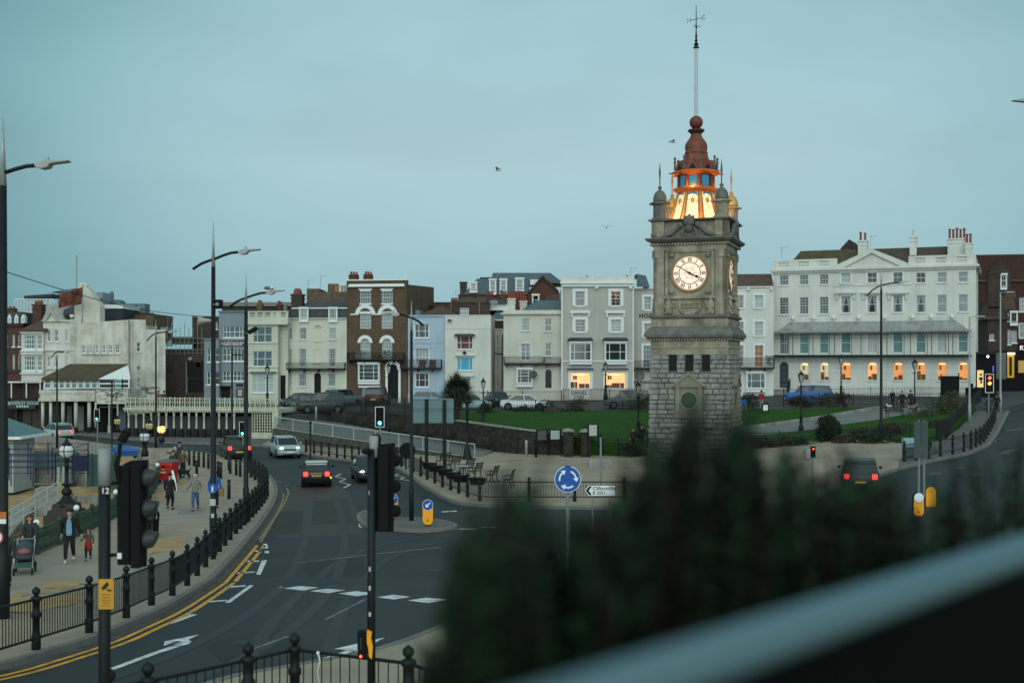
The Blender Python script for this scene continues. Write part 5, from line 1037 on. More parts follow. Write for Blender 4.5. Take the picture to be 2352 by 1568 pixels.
f.win(za7,748,620,790,684,3,1,pane='blind',hole=False,off=-.4,proj=.05,sill=False)
f=Fac('yellow_shop','small shop with a bright yellow lit front further up the hill','shop',2325,139.5,14,4.2,BLACKM); f.wall(f.rc(za7,640,888,800,1090),2.2,z0=-1)
YL=M('yellow_shopfront',(.55,.33,.02),.6,.1,em=(1,.5,.05),es=.10); f.band(za7,722,910,770,1075,'yellow_front',YL,.12); f.band(za7,736,930,754,1060,'shop_door',DARKIN,.14); f.band(za7,725,900,772,912,'strip_light',glow('strip_light',(1,.85,.7),3.5),.5); f.band(za7,645,900,715,1085,'shopfront',M('grey_shutter'),.1)
f=Fac('dark_shop','dark shop with white fascia letters at the right edge of the hill','shop',2352,143,10,4.3,BLACKM); f.wall(f.rc(za7,796,832,1000,1060),2,z0=-1); x,z_=f.at(*za7(808,868)); text('RY',.75,glow('lit_letters',(.95,.95,1),1.0),f.e,(x,-.05,z_),align='LEFT'); f.band(za7,800,955,900,1040,'shop_window',M('warm_shop_glass',(.15,.09,.03),.3,.6,2,em=(1,.6,.15),es=.3),.03)
# ================= clock tower =================
TS=.0293
tz=lambda v:EYE-(v-CY)*TS
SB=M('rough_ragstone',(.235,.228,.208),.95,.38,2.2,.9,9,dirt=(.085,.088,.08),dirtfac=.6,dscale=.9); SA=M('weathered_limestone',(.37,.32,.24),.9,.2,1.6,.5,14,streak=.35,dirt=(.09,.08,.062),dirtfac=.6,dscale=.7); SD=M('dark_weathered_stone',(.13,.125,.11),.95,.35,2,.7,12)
RUST=M('red_painted_copper',(.17,.048,.026),.5,.25,2,.2,8,streak=.2); GOLD=M('gilded_metal',(.55,.33,.10),.4,.2,3,metal=.4); ORAN=M('orange_lit_metal',(.42,.12,.03),.5,.2,3)  # eaves and crown base: lamp-lit orange is put into the metal colour
T=thing('clock_tower','tall stone clock tower with glowing clock faces and a red domed crown','clock tower',(12.63,83.6,0.05),R(-19))
rr_=random.Random(3)
def faces():   # front, right, back, left
    for k in range(4): yield k,Matrix.Rotation(k*PI/2,4,'Z')
zb1=tz(816)
# core and rough blocks with real joints
b=MB(); b.box(-2.5,-2.5,-.5,2.5,2.5,zb1); core=b.build('tower_core',M('stone_joint',(.15,.145,.13),.95,.3,3),T)
b=MB(); row=0; z=0.0
def blocked(x0,x1,z0,z1):
    for a,c,d,e in ((-1.4,-.85,tz(852),zb1),(-.27,.27,tz(852),zb1),(.85,1.4,tz(852),zb1),(-.98,.98,3.2,6.1),(-.95,.95,-1,2.75)):
        if x1>a and x0<d-.0 and False: return True
    return False
OPEN=[(-1.38,-.84,tz(852),zb1+.1),(-.27,.27,tz(852),zb1+.1),(.84,1.38,tz(852),zb1+.1),(-.95,.95,3.55,5.55),(-.9,.9,-1,2.75)]
while z<zb1-.02:
    h=min(rr_.choice((.26,.32,.38)),zb1-z); hw=2.72-.11*(z/zb1)
    if zb1-z-h<.12: h=zb1-z
    for k,Tm in faces():
        x=-hw
        while x<hw-.01:
            w=rr_.uniform(.38,.85); w=min(w,hw-x)
            if hw-x-w<.2: w=hw-x
            segs=[(x,x+w)]
            for a,c,d,e in [(o[0],o[2],o[1],o[3]) for o in OPEN]:
                if z+h>c+.02 and z<e-.02:
                    ns=[]
                    for p,q in segs:
                        if q<=a or p>=d: ns.append((p,q)); continue
                        if p<a: ns.append((p,a))
                        if q>d: ns.append((d,q))
                    segs=ns
            pr=rr_.uniform(-.01,.065)
            for p,q in segs:
                if q-p<.05: continue
                g=.014; yo=-hw-pr; bv=.035; jt=lambda:rr_.uniform(-.02,.02)
                vs=[(p+g,-hw+.1,z+g),(q-g,-hw+.1,z+g),(q-g,-hw+.1,z+h-g),(p+g,-hw+.1,z+h-g),(p+g,-hw+.03,z+g),(q-g,-hw+.03,z+g),(q-g,-hw+.03,z+h-g),(p+g,-hw+.03,z+h-g),(p+g+bv,yo+jt(),z+g+bv),(q-g-bv,yo+jt(),z+g+bv),(q-g-bv,yo+jt(),z+h-g-bv),(p+g+bv,yo+jt(),z+h-g-bv),((p+q)/2,yo-.025+jt(),z+h/2)]
                b.add(vs,[(0,1,5,4),(1,2,6,5),(2,3,7,6),(3,0,4,7),(4,5,9,8),(5,6,10,9),(6,7,11,10),(7,4,8,11),(8,9,12),(9,10,12),(10,11,12),(11,8,12)],Tm)
            x+=w
    z+=h
b.build('rough_masonry',SB,T)
b=MB()
for k,Tm in faces():
    for x in (-1.11,0,1.11):
        b.box(x-.3,-2.61,tz(852),x+.3,-2.3,tz(852)+.02,Tm)
    for x in (-1.11,0,1.11): b.box(x-.26,-2.515,tz(852)+.02,x+.26,-2.505,zb1-.01,Tm)
b.build('slit_opening',DARKIN,T)
b=MB()
for s in (0,):
    for k,Tm in faces():
        for zc,hh,e in ((2.9,.22,.0),(.25,.5,.12)): b.box(-2.72-e,-2.80-e,zc-hh/2,2.72+e,-2.5,zc+hh/2,Tm) if zc<1 else b.box(-1.9,-2.92,zc-hh/2,1.9,-2.5,zc+hh/2,Tm)
b.build('plinth_and_string',SB,T)
# aedicule with dark roundel on every face
for k,Tm in faces():
    b=MB(); b.box(-.95,-2.62,3.5,.95,-2.45,5.55,Tm); b.box(-.88,-2.74,3.6,-.62,-2.6,5.42,Tm); b.box(.62,-2.74,3.6,.88,-2.6,5.42,Tm); b.box(-1.05,-2.82,5.42,1.05,-2.6,5.56,Tm); b.ext([(-1.1,5.56),(1.1,5.56),(0,6.3)],-2.84,-2.6,Tm); b.ext([(-1.16,5.5),(-1.1,5.42),(0,6.2),(0,6.4)],-2.94,-2.6,Tm); b.ext([(1.16,5.5),(0,6.4),(0,6.2),(1.1,5.42)],-2.94,-2.6,Tm); b.box(-.98,-2.84,3.36,.98,-2.5,3.6,Tm)
    for x in (-.8,.8): b.lathe([(.1,0),(.17,.12),(.05,.3)],8,(x,-2.72,3.05),Tm)
    arch_band_pts=[]; n=20
    for q in range(n):
        t0=2*PI*q/n; t1=2*PI*(q+1)/n
        b.ext([(.53*cos(t0),4.55+.53*sin(t0)),(.64*cos(t0),4.55+.64*sin(t0)),(.64*cos(t1),4.55+.64*sin(t1)),(.53*cos(t1),4.55+.53*sin(t1))],-2.72,-2.61,Tm)
    o=b.build('aedicule',M('pale_limestone',(.25,.225,.17),.9,.2,2,.4,14,streak=.3),T)
    b=MB(); b.ext([(.54*cos(2*PI*q/n),4.55+.54*sin(2*PI*q/n)) for q in range(n)],-2.66,-2.61,Tm); b.build('roundel',M('verdigris_roundel',(.035,.06,.035),.7,.25,3),o)
# doorway
b=MB(); b.box(-.95,-2.84,-.2,-.55,-2.4,2.75); b.box(.55,-2.84,-.2,.95,-2.4,2.75); b.box(-.55,-2.84,2.2,.55,-2.4,2.75); b.box(-1.15,-2.96,2.45,1.15,-2.4,2.72); b.box(.95,-2.8,1.6,1.12,-2.5,2.4); b.box(-1.12,-2.8,1.6,-.95,-2.5,2.4); do=b.build('door_surround',M('pale_limestone'),T)
b=MB(); b.box(-.55,-2.62,0,.55,-2.55,2.2); 
for x in (-.36,-.12,.12,.36): b.box(x-.012,-2.64,0,x+.012,-2.62,2.2)
b.box(-.55,-2.645,1.45,.55,-2.62,1.5); b.build('door',M('dark_red_door',(.06,.022,.018),.6,.2,3),do)
# ashlar storey, rosettes, bell-cast skirt
b=MB(); z0,z1_=zb1,tz(781); b.box(-2.6,-2.6,z0,2.6,2.6,z1_)
for k,Tm in faces():
    b.box(-2.64,-2.66,tz(801),2.64,-2.6,tz(797),Tm)
    for i in range(5): 
        x=-1.9+i*.95; b.lathe([(.19,0),(.17,.05),(.09,.04),(.05,.08)],10,(0,0,0),Tm@Matrix.Translation((x,-2.6,lerp(z0,z1_,.76)))@Matrix.Rotation(PI/2,4,'X'))
b.build('ashlar_storey',SA,T)
q4=lambda prof:[(r*math.sqrt(2),z) for r,z in prof]
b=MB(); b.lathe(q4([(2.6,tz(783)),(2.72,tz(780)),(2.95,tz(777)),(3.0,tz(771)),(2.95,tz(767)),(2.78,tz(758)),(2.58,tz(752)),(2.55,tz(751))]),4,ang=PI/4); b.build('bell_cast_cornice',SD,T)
b=MB()
for k,Tm in faces():
    for i in range(30): x=-2.75+i*.19; b.box(x,-2.86,tz(783),x+.1,-2.62,tz(779.5),Tm)
b.build('dentils',SA,T)
b=MB(); b.box(-2.55,-2.55,tz(752),2.55,2.55,tz(734))
for k,Tm in faces():
    for x in (-1.75,-1.25,1.25,1.75,-2.3,2.3): b.lathe([(.16,0),(.14,.06),(.05,.05)],8,(0,0,0),Tm@Matrix.Translation((x,-2.55,tz(742)))@Matrix.Rotation(PI/2,4,'X'))
b.build('carved_band',SA,T)
b=MB(); b.lathe(q4([(2.55,tz(734)),(2.72,tz(732)),(2.74,tz(728)),(2.6,tz(725))]),4,ang=PI/4); b.build('string_course',SD,T)
# clock stage
zA,zB=tz(725),tz(578)
b=MB(); b.box(-2.3,-2.3,zA,2.3,2.3,zB)
for k,Tm in faces():
    for s in (-1,1):
        b.box(min(s*1.72,s*2.45),-2.45,zA,max(s*1.72,s*2.45),-2.2,zB,Tm); b.box(min(s*2.0,s*2.5),-2.5,zA,max(s*2.0,s*2.5),-2.3,zA+.9,Tm); b.box(min(s*1.98,s*2.52),-2.52,zB-.5,max(s*1.98,s*2.52),-2.3,zB,Tm)
    for i in range(7): b.box(-2.455,-2.457,zA+1+i*.5,2.455,-2.4,zA+1.015+i*.5,Tm) if False else None
b.build('clock_stage',SA,T)
cz=tz(630.6)
for k,Tm in faces():
    b=MB(); h=1.5
    b.box(-1.66,-2.42,cz-1.55,-1.45,-2.25,cz+1.55,Tm); b.box(1.45,-2.42,cz-1.55,1.66,-2.25,cz+1.55,Tm); b.box(-1.66,-2.42,cz+1.42,1.66,-2.25,cz+1.62,Tm); b.box(-1.72,-2.5,cz-1.7,1.72,-2.25,cz-1.5,Tm)
    for sx in (-1,1):
        for sz in (-1,1): b.ball((sx*1.22,-2.32,cz+sz*1.22),.2,8,5,T=Tm)
    b.box(-.75,-2.4,cz-2.3,.75,-2.25,cz-1.9,Tm)    # plaque
    for i in range(9): an=PI*i/8; b.ball((.62*cos(an)*1.1,-2.36,cz-2.35-.42*sin(an)),.1,6,4,T=Tm)
    for sx in (-1,1):
        b.lathe([(.05,-.04),(.16,0),(.05,.06)],8,(0,0,0),Tm@Matrix.Translation((sx*1.1,-2.36,cz-1.95))@Matrix.Rotation(PI/2,4,'X')); b.tube([(sx*.8,-2.36,cz-2.1),(sx*1.1,-2.36,cz-2.3),(sx*1.3,-2.36,cz-2.0)],.05,5,Tm)
        b.tube([(sx*.9,-2.36,cz+1.85),(sx*1.1,-2.4,cz+2.05),(sx*1.3,-2.36,cz+1.8)],.08,5,Tm)
    b.ball((0,-2.34,cz+1.75),.2,8,5,T=Tm); b.tube([(-.9,-2.34,cz+1.85),(-.2,-2.36,cz+1.8)],.05,5,Tm); b.tube([(.9,-2.34,cz+1.85),(.2,-2.36,cz+1.8)],.05,5,Tm)
    o=b.build('clock_surround',SA,T)
    tx=text('JUBILATE',.3,M('stone_shadow_lettering',(.13,.105,.07),.9,.1),o,(0,0,0),depth=.015); tx.matrix_local=Tm@Matrix.Translation((0,-2.41,cz-2.1))@Matrix.Rotation(PI/2,4,'X')
    # little seated bears on the ledge
    for sx in (-1,1):
        b=MB(); b.smooth=True; c=(sx*1.42,-2.5,zA)
        b.tube([(c[0],c[1]+.1,zA),(c[0],c[1]+.05,zA+.35),(c[0],c[1],zA+.8),(c[0],c[1]-.02,zA+1.0)],[.24,.27,.2,.13],8,Tm); b.ball((c[0],c[1]-.06,zA+1.1),.15,8,6,T=Tm); b.ball((c[0],c[1]-.2,zA+1.06),.07,6,4,T=Tm)
        for e in (-1,1):
            b.ball((c[0]+e*.11,c[1],zA+1.22),.05,6,4,T=Tm); b.tube([(c[0]+e*.18,c[1]-.02,zA+.75),(c[0]+e*.2,c[1]-.16,zA+.5),(c[0]+e*.1,c[1]-.2,zA+.4)],.06,5,Tm); b.tube([(c[0]+e*.15,c[1]-.02,zA+.2),(c[0]+e*.17,c[1]-.22,zA+.06)],.08,5,Tm)
        b.build('carved_bear',SA,T)
# clock dials
DIAL=M('lit_clock_dial',(.7,.6,.5),.5,.04,em=(1,.70,.50),es=.66); CLB=M('black_clock_metal',(.008,.008,.009),.5,.1); DLINE=M('grey_dial_line',(.25,.22,.19),.6,.1,em=(1,.72,.52),es=.25); DRIM=M('gilded_dial_rim',(.30,.18,.07),.5,.2,3)
RC=1.16
ROM=['XII','I','II','III','IIII','V','VI','VII','VIII','IX','X','XI']
def ring(b,r0,r1,y0,y1,cz,Tm,n=40,a0=0,a1=2*PI):
    for q in range(n):
        t0=lerp(a0,a1,q/n); t1=lerp(a0,a1,(q+1)/n); b.ext([(r0*cos(t0),cz+r0*sin(t0)),(r1*cos(t0),cz+r1*sin(t0)),(r1*cos(t1),cz+r1*sin(t1)),(r0*cos(t1),cz+r0*sin(t1))],y0,y1,Tm)
def bar(b,x0,z0,x1,z1_,w,y0,y1,T2,w2=None):
    d=Vector((x1-x0,z1_-z0)).normalized(); s=Vector((-d.y,d.x)); w2=w if w2 is None else w2
    b.ext([(x0+s.x*w/2,z0+s.y*w/2),(x0-s.x*w/2,z0-s.y*w/2),(x1-s.x*w2/2,z1_-s.y*w2/2),(x1+s.x*w2/2,z1_+s.y*w2/2)],y0,y1,T2)
for k,Tm in faces():
    b=MB(); b.ext([(RC*cos(2*PI*q/48),cz+RC*sin(2*PI*q/48)) for q in range(48)],-2.36,-2.25,Tm); d=b.build('clock_face',DIAL,T)
    b=MB(); ring(b,RC,RC+.1,-2.46,-2.25,cz,Tm,48); b.build('dial_rim',DRIM,d)
    b=MB(); ring(b,.70,.745,-2.385,-2.361,cz,Tm); ring(b,RC-.035,RC-.012,-2.385,-2.361,cz,Tm,48)
    for i in range(60): a=2*PI*i/60; bar(b,(RC-.08)*sin(a),cz+(RC-.08)*cos(a),(RC-.03)*sin(a),cz+(RC-.03)*cos(a),.035,-2.383,-2.362,Tm)
    for i,s in enumerate(ROM):
        a=2*PI*i/12; T2=Tm@Matrix.Translation((0,0,cz))@Matrix.Rotation(a,4,'Y')
        wd={'I':.075,'V':.13,'X':.13}; W_=sum(wd[c] for c in s); x=-W_/2; r0,r1=.79,1.06
        for c in s:
            w=wd[c]; m=x+w/2
            if c=='I': bar(b,m,r0,m,r1,.042,-2.38,-2.362,T2)
            elif c=='V': bar(b,m-.055,r1,m,r0,.042,-2.38,-2.362,T2); bar(b,m+.055,r1,m,r0,.02,-2.379,-2.3625,T2)
            else: bar(b,m-.055,r1,m+.055,r0,.042,-2.38,-2.362,T2); bar(b,m+.055,r1,m-.055,r0,.02,-2.379,-2.3625,T2)
            x+=w
    b.build('numerals',CLB,d)
    b=MB()
    for i in range(6):
        a=PI/6+PI/3*i; a2=a+PI/3; p=(.36*sin(a),.36*cos(a)); q=(.36*sin(a2),.36*cos(a2)); bar(b,p[0],cz+p[1],q[0],cz+q[1],.025,-2.378,-2.3615,Tm); bar(b,p[0],cz+p[1],.70*sin(a),cz+.70*cos(a),.025,-2.377,-2.3615,Tm); bar(b,0,cz,p[0],cz+p[1],.018,-2.376,-2.3615,Tm)
    b.build('dial_tracery',DLINE,d)
    am=R(302); ah=R(116); 
    b=MB(); bar(b,-.3*sin(am),cz-.3*cos(am),1.03*sin(am),cz+1.03*cos(am),.085,-2.43,-2.415,Tm,.03); ring(b,0.001,.09,-2.44,-2.39,cz,Tm,12); b.build('minute_hand',CLB,d)
    b=MB(); bar(b,-.2*sin(ah),cz-.2*cos(ah),.42*sin(ah),cz+.42*cos(ah),.10,-2.412,-2.395,Tm,.06); bar(b,.40*sin(ah),cz+.40*cos(ah),.50*sin(ah),cz+.50*cos(ah),.06,-2.412,-2.395,Tm,.22); bar(b,.50*sin(ah),cz+.50*cos(ah),.70*sin(ah),cz+.70*cos(ah),.22,-2.412,-2.395,Tm,.02); b.build('hour_hand',CLB,d)
# frieze, cornice, pediments, parapet
b=MB(); b.box(-2.45,-2.45,zB,2.45,2.45,tz(561)); b.build('frieze',SA,T)
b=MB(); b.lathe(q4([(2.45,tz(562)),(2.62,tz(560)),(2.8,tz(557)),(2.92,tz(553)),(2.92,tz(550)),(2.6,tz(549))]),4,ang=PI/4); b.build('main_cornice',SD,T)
b=MB()
for k,Tm in faces():
    for i in range(26): x=-2.6+i*.205; b.box(x,-2.66,tz(566),x+.11,-2.45,tz(561.5),Tm)
b.build('cornice_dentils',SA,T)
b=MB(); b.box(-2.35,-2.35,tz(550),2.35,2.35,tz(511))
for k,Tm in faces():
    for s in (-1,1): b.box(min(s*1.7,s*2.55),-2.55,tz(550),max(s*1.7,s*2.55),-2.2,tz(511),Tm); b.box(min(s*1.72,s*2.6),-2.6,tz(546),max(s*1.72,s*2.6),-2.2,tz(540),Tm)
    for i in range(4):
        for s in (-1,1): x=s*(.85+i*.22); b.tube([(x-.12,-2.37,tz(545)+.2),(x+.12,-2.37,tz(520))],.035,4,Tm); b.tube([(x+.12,-2.37,tz(545)+.2),(x-.12,-2.37,tz(520))],.035,4,Tm)
b.build('parapet',SA,T)
for k,Tm in faces():
    b=MB()
    for s in (-1,1):   # broken scrolled pediment round a carved head
        pts=[(s*1.75,-2.62,tz(548)),(s*1.2,-2.62,tz(540)),(s*.8,-2.62,tz(528)),(s*.62,-2.62,tz(520))]; b.tube(pts,[.12,.13,.14,.12],6,Tm); b.ball((s*.58,-2.62,tz(521)),.2,8,5,T=Tm)
        b.tube([(s*.5,-2.6,tz(550)),(s*.45,-2.62,tz(535)),(s*.3,-2.6,tz(528))],.09,5,Tm)
    b.ball((0,-2.55,tz(527)),.28,8,6,sz=1.35,T=Tm); b.ball((0,-2.5,tz(513)),.42,8,6,T=Tm); b.ball((0,-2.62,tz(547)),.2,8,5,T=Tm)
    for i in range(5): a=PI*i/4; b.ball((.38*cos(a),-2.52,tz(511)+.32*sin(a)),.12,6,4,T=Tm)
    b.ext([(-1.7,tz(550)),(1.7,tz(550)),(.7,tz(526)),(-.7,tz(526))],-2.5,-2.34,Tm)
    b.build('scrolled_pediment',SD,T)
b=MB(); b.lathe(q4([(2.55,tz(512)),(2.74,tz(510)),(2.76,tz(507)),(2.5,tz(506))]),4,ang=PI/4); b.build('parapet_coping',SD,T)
# corner turrets
zt0=tz(506)
for k,(sx,sy) in enumerate(((-1,-1),(1,-1),(1,1),(-1,1))):
    c=(sx*2.08,sy*2.08,0); b=MB(); b.lathe([(.56,zt0),(.56,zt0+.12),(.46,zt0+.15),(.46,tz(474)),(.50,tz(473)),(.52,tz(469.5))],8,c,ang=PI/8)
    for a in range(4): an=a*PI/2; b.box(c[0]-.11+.74*cos(an)*.8,c[1]-.11+.74*sin(an)*.8,tz(471),c[0]+.11+.74*cos(an)*.8,c[1]+.11+.74*sin(an)*.8,tz(467)); 
    b.lathe([(.60,tz(470)),(.64,tz(468)),(.60,tz(465.5))],8,c,ang=PI/8)
    o=b.build('corner_turret',SA if k in (1,) else SD if k in(0,) else SA,T)
    b=MB(); b.smooth=True; b.lathe([(.46,tz(466)),(.47,tz(460)),(.44,tz(452)),(.34,tz(444)),(.18,tz(438.5)),(.08,tz(437)),(.1,tz(435)),(.05,tz(433))],14,c); b.build('turret_dome',M('lead_dome',(.11,.11,.10),.5,.3,2) if k<2 else GOLD,o)
    b=MB(); b.ball((c[0],c[1],tz(432)),.14,8,6); b.tube([(c[0],c[1],tz(432)),(c[0],c[1],tz(402))],.045,5); b.tube([(c[0],c[1],tz(410)),(c[0],c[1],tz(397)),(c[0],c[1],tz(374))],[.05,.08,.012],5); b.build('turret_finial',M('lead_dome') if k<2 else GOLD,o)
# crown: eight sided lantern
A8=PI/8
FIL=M('glowing_filigree',(.5,.42,.3),.5,.1,em=(1,.68,.32),es=1)  # the crown's uplit glow is put into the panels' emission, no lamp behind
nt_=FIL.node_tree; n_=nt_.nodes; l_=nt_.links; co=n_.new('ShaderNodeTexCoord'); vo=n_.new('ShaderNodeTexVoronoi'); vo.feature='DISTANCE_TO_EDGE'; vo.inputs['Scale'].default_value=4.6; l_.new(co.outputs['Object'],vo.inputs[0]); mr=n_.new('ShaderNodeMapRange'); l_.new(vo.outputs[0],mr.inputs[0]); mr.inputs[1].default_value=.02; mr.inputs[2].default_value=.13; mr.inputs[3].default_value=.10; mr.inputs[4].default_value=1.2; l_.new(mr.outputs[0],n_['Principled BSDF'].inputs['Emission Strength'])
BLUEP=M('blue_stained_glass',(.02,.09,.14),.3,.1,em=(.03,.22,.36),es=1); nt_=BLUEP.node_tree; n_=nt_.nodes; l_=nt_.links; co=n_.new('ShaderNodeTexCoord'); vo=n_.new('ShaderNodeTexVoronoi'); vo.feature='DISTANCE_TO_EDGE'; vo.inputs['Scale'].default_value=9; l_.new(co.outputs['Object'],vo.inputs[0]); mr=n_.new('ShaderNodeMapRange'); l_.new(vo.outputs[0],mr.inputs[0]); mr.inputs[1].default_value=.01; mr.inputs[2].default_value=.08; mr.inputs[3].default_value=.02; mr.inputs[4].default_value=.7; l_.new(mr.outputs[0],n_['Principled BSDF'].inputs['Emission Strength'])
def oct(r,z,k):  # vertex of the octagon, flats facing front
    a=A8+k*PI/4; return Vector((r/cos(A8)*cos(a),r/cos(A8)*sin(a),z))
prof=[(1.68,tz(506)),(1.50,tz(488)),(1.32,tz(465)),(1.18,tz(445)),(1.12,tz(438))]
b=MB(); b.lathe([(r/cos(A8)-.03,z) for r,z in prof],8,ang=A8); cr_=b.build('crown_base',ORAN,T)
for k in range(8):
    b=MB(); c=MB()
    for (r0,z0),(r1,z1_) in zip(prof[:-1],prof[1:]):
        p0,p1=oct(r0,z0,k),oct(r0,z0,k+1); q0,q1=oct(r1,z1_,k),oct(r1,z1_,k+1); e=.17; n=((p0+p1)/2); n.z=0; n.normalize(); n*=.012
        b.add([p0.lerp(p1,e)+n,p1.lerp(p0,e)+n,q1.lerp(q0,e)+n,q0.lerp(q1,e)+n],[(0,1,2,3)])
    b.build('filigree_panel',FIL,cr_,fix=False)
    c=MB(); c.tube([oct(r,z,k) for r,z in prof],.085,5); c.build('crown_rib',GOLD,cr_)
    p=oct(prof[1][0]+.0,lerp(prof[2][1],prof[3][1],.2),k).lerp(oct(prof[1][0],lerp(prof[2][1],prof[3][1],.2),k+1),.5); n=Vector((p.x,p.y,0)).normalized(); p=n*1.29; p.z=tz(460)
    c=MB(); c.ball(p,.15,8,5,sz=1.3); c.build('cartouche',GOLD,cr_)
    q0=oct(1.235,tz(447),k); q1=oct(1.235,tz(447),k+1); q2=oct(1.16,tz(440),k); q3=oct(1.16,tz(440),k+1); m0=q0.lerp(q1,.5); m0.z=tz(444); nn_=Vector((m0.x,m0.y,0)).normalized()*.03; c=MB(); c.add([q0.lerp(q1,.2)+nn_,m0.lerp(q0,.35)+nn_,m0+nn_,m0.lerp(q1,.35)+nn_,q0.lerp(q1,.8)+nn_,q2.lerp(q3,.8)+nn_,q2.lerp(q3,.2)+nn_],[tuple(range(7))]); c.build('blue_arch_panel',BLUEP,cr_,fix=False)
b=MB(); b.lathe([(1.14/cos(A8),tz(440)),(1.2/cos(A8),tz(437)),(1.46/cos(A8),tz(434)),(1.50/cos(A8),tz(431)),(1.42/cos(A8),tz(428)),(1.2/cos(A8),tz(425))],8,ang=A8); b.build('lower_eaves',ORAN,T)
b=MB(); b.lathe([(1.06/cos(A8),tz(428)),(1.06/cos(A8),tz(395))],8,ang=A8); la=b.build('lantern_core',RUST,T)
for k in range(8):
    p0,p1=oct(1.09,tz(424),k),oct(1.09,tz(424),k+1); q0,q1=oct(1.09,tz(400),k),oct(1.09,tz(400),k+1); e=.2; b=MB(); b.add([p0.lerp(p1,e),p1.lerp(p0,e),q1.lerp(q0,e),q0.lerp(q1,e)],[(0,1,2,3)]); b.build('stained_glass_panel',BLUEP,la,fix=False)
    b=MB(); b.tube([oct(1.12,tz(427),k),oct(1.12,tz(396),k)],.10,5); b.build('lantern_post',RUST,la)
b=MB(); b.lathe([(1.08/cos(A8),tz(400)),(1.4/cos(A8),tz(396)),(1.55/cos(A8),tz(392)),(1.5/cos(A8),tz(389)),(1.3/cos(A8),tz(387))],8,ang=A8)
for k in range(8): p=oct(1.5,tz(393),k); n=Vector((p.x,p.y,0)).normalized(); b.tube([p-n*.2,p+n*.28],[.08,.05],5)
b.build('upper_eaves',ORAN,T)
b=MB(); b.lathe([(1.30/cos(A8),tz(388)),(1.26/cos(A8),tz(380)),(1.05/cos(A8),tz(374)),(.85/cos(A8),tz(362)),(.74/cos(A8),tz(348)),(.74/cos(A8),tz(346))],8,ang=A8); cb=b.build('crown_roof',RUST,T)
for k in range(8):
    a0,a1=oct(1.36,tz(388),k),oct(1.36,tz(388),k+1); t=oct(1.34,tz(366),k).lerp(oct(1.34,tz(366),k+1),.5); i0=oct(.8,tz(360),k).lerp(oct(.8,tz(360),k+1),.5); b=MB(); b.add([a0,a1,t,i0],[(0,1,2),(0,2,3),(2,1,3)]); b.build('roof_gable',RUST,cb,fix=False)
    m0=a0.lerp(a1,.28); m1=a0.lerp(a1,.72); n=Vector((t.x,t.y,0)).normalized()*.015; b=MB(); b.add([m0+n+Vector((0,0,.05)),m1+n+Vector((0,0,.05)),t.lerp((a0+a1)/2,.35)+n],[(0,1,2)]); b.build('gable_opening',DARKIN,cb,fix=False)
    p=oct(1.36,tz(386),k); b=MB(); b.tube([p,p+Vector((0,0,.75))],.07,5); b.ball(p+Vector((0,0,.82)),.1,6,4); b.ball(p+Vector((0,0,.55)),.1,6,4); b.build('pinnacle',SD,cb)
b=MB(); b.smooth=True; b.lathe([(.76,tz(347)),(.79,tz(344)),(.72,tz(341)),(.77,tz(333)),(.74,tz(324)),(.60,tz(316)),(.44,tz(309)),(.36,tz(302)),(.36,tz(300))],24); b.build('onion_dome',RUST,T)
b=MB(); b.lathe([(.36,tz(300)),(.42,tz(298)),(.52,tz(294)),(.54,tz(290)),(.36,tz(288)),(.2,tz(287))],16); 
for i in range(10): a=2*PI*i/10; b.ball((.5*cos(a),.5*sin(a),tz(292)),.09,6,4)
b.build('dome_collar',M('dark_red_collar',(.06,.02,.016),.6,.2,3),T)
b=MB(); b.smooth=True; b.ball((0,0,tz(273)),.46,20,14); b.build('time_ball',M('matt_red_ball',(.14,.032,.026),.55,.12,2),T)
b=MB(); b.tube([(0,0,tz(260)),(0,0,tz(98))],[.135,.115],10); po=b.build('mast',M('pale_grey_mast',(.45,.50,.52),.5,.06,2),T)
b=MB(); b.lathe([(.12,tz(100)),(.22,tz(99)),(.22,tz(97)),(.1,tz(95)),(.17,tz(90)),(.06,tz(85)),(.12,tz(81)),(.05,tz(77)),(.08,tz(72)),(.035,tz(60)),(.035,tz(34)),(.02,tz(-2))],8)
zv=tz(33); b.tube([(-.42,0,zv+.0),(.42,0,zv+.1)],.022,4)
for s,pts in ((-1,[(-.09,-.13),(-.09,.13),(.09,-.13),(.09,.13)]),(1,[(.1,.1),(-.02,.14),(-.1,.06),(.08,-.05),(0,-.14),(-.1,-.1)])):
    q=[(s*.5+x*1.1,0,zv+.05*s+z*1.15+.05) for x,z in pts]; b.tube(q,.025,4)
for an in (0,PI/2): b.tube([(.28*cos(an),.28*sin(an),tz(50)),(.12*cos(an),.12*sin(an),tz(46)),(0,0,tz(52))],.025,4); b.tube([(-.2*cos(an),-.2*sin(an),tz(49)),(-.1*cos(an),-.1*sin(an),tz(45)),(0,0,tz(54))],.025,4)
b.build('weather_vane',CLB,T)
# the crown's own floodlamps
for k in range(8):
    a=k*PI/4; ld=bpy.data.lights.new('crown_lamp','POINT'); ld.energy=46; ld.color=(1,.47,.12); ld.shadow_soft_size=.08; lo=bpy.data.objects.new('crown_lamp',ld); COL.objects.link(lo); lo.parent=T; lo.location=(2.0*cos(a),2.0*sin(a),zt0+.25)
    if k%2==0:
        ld=bpy.data.lights.new('eaves_lamp','POINT'); ld.energy=30; ld.color=(1,.33,.05); ld.shadow_soft_size=.05; lo=bpy.data.objects.new('eaves_lamp',ld); COL.objects.link(lo); lo.parent=T; lo.location=(1.42*cos(a),1.42*sin(a),tz(423))
b=MB()
for k in range(8): a=k*PI/4; b.cb((2.0*cos(a),2.0*sin(a),zt0+.06),(.22,.22,.14))
b.build('floodlamp_housing',BLACK,T)
# ================= street furniture =================
def gz(p): return H(p.x,p.y)
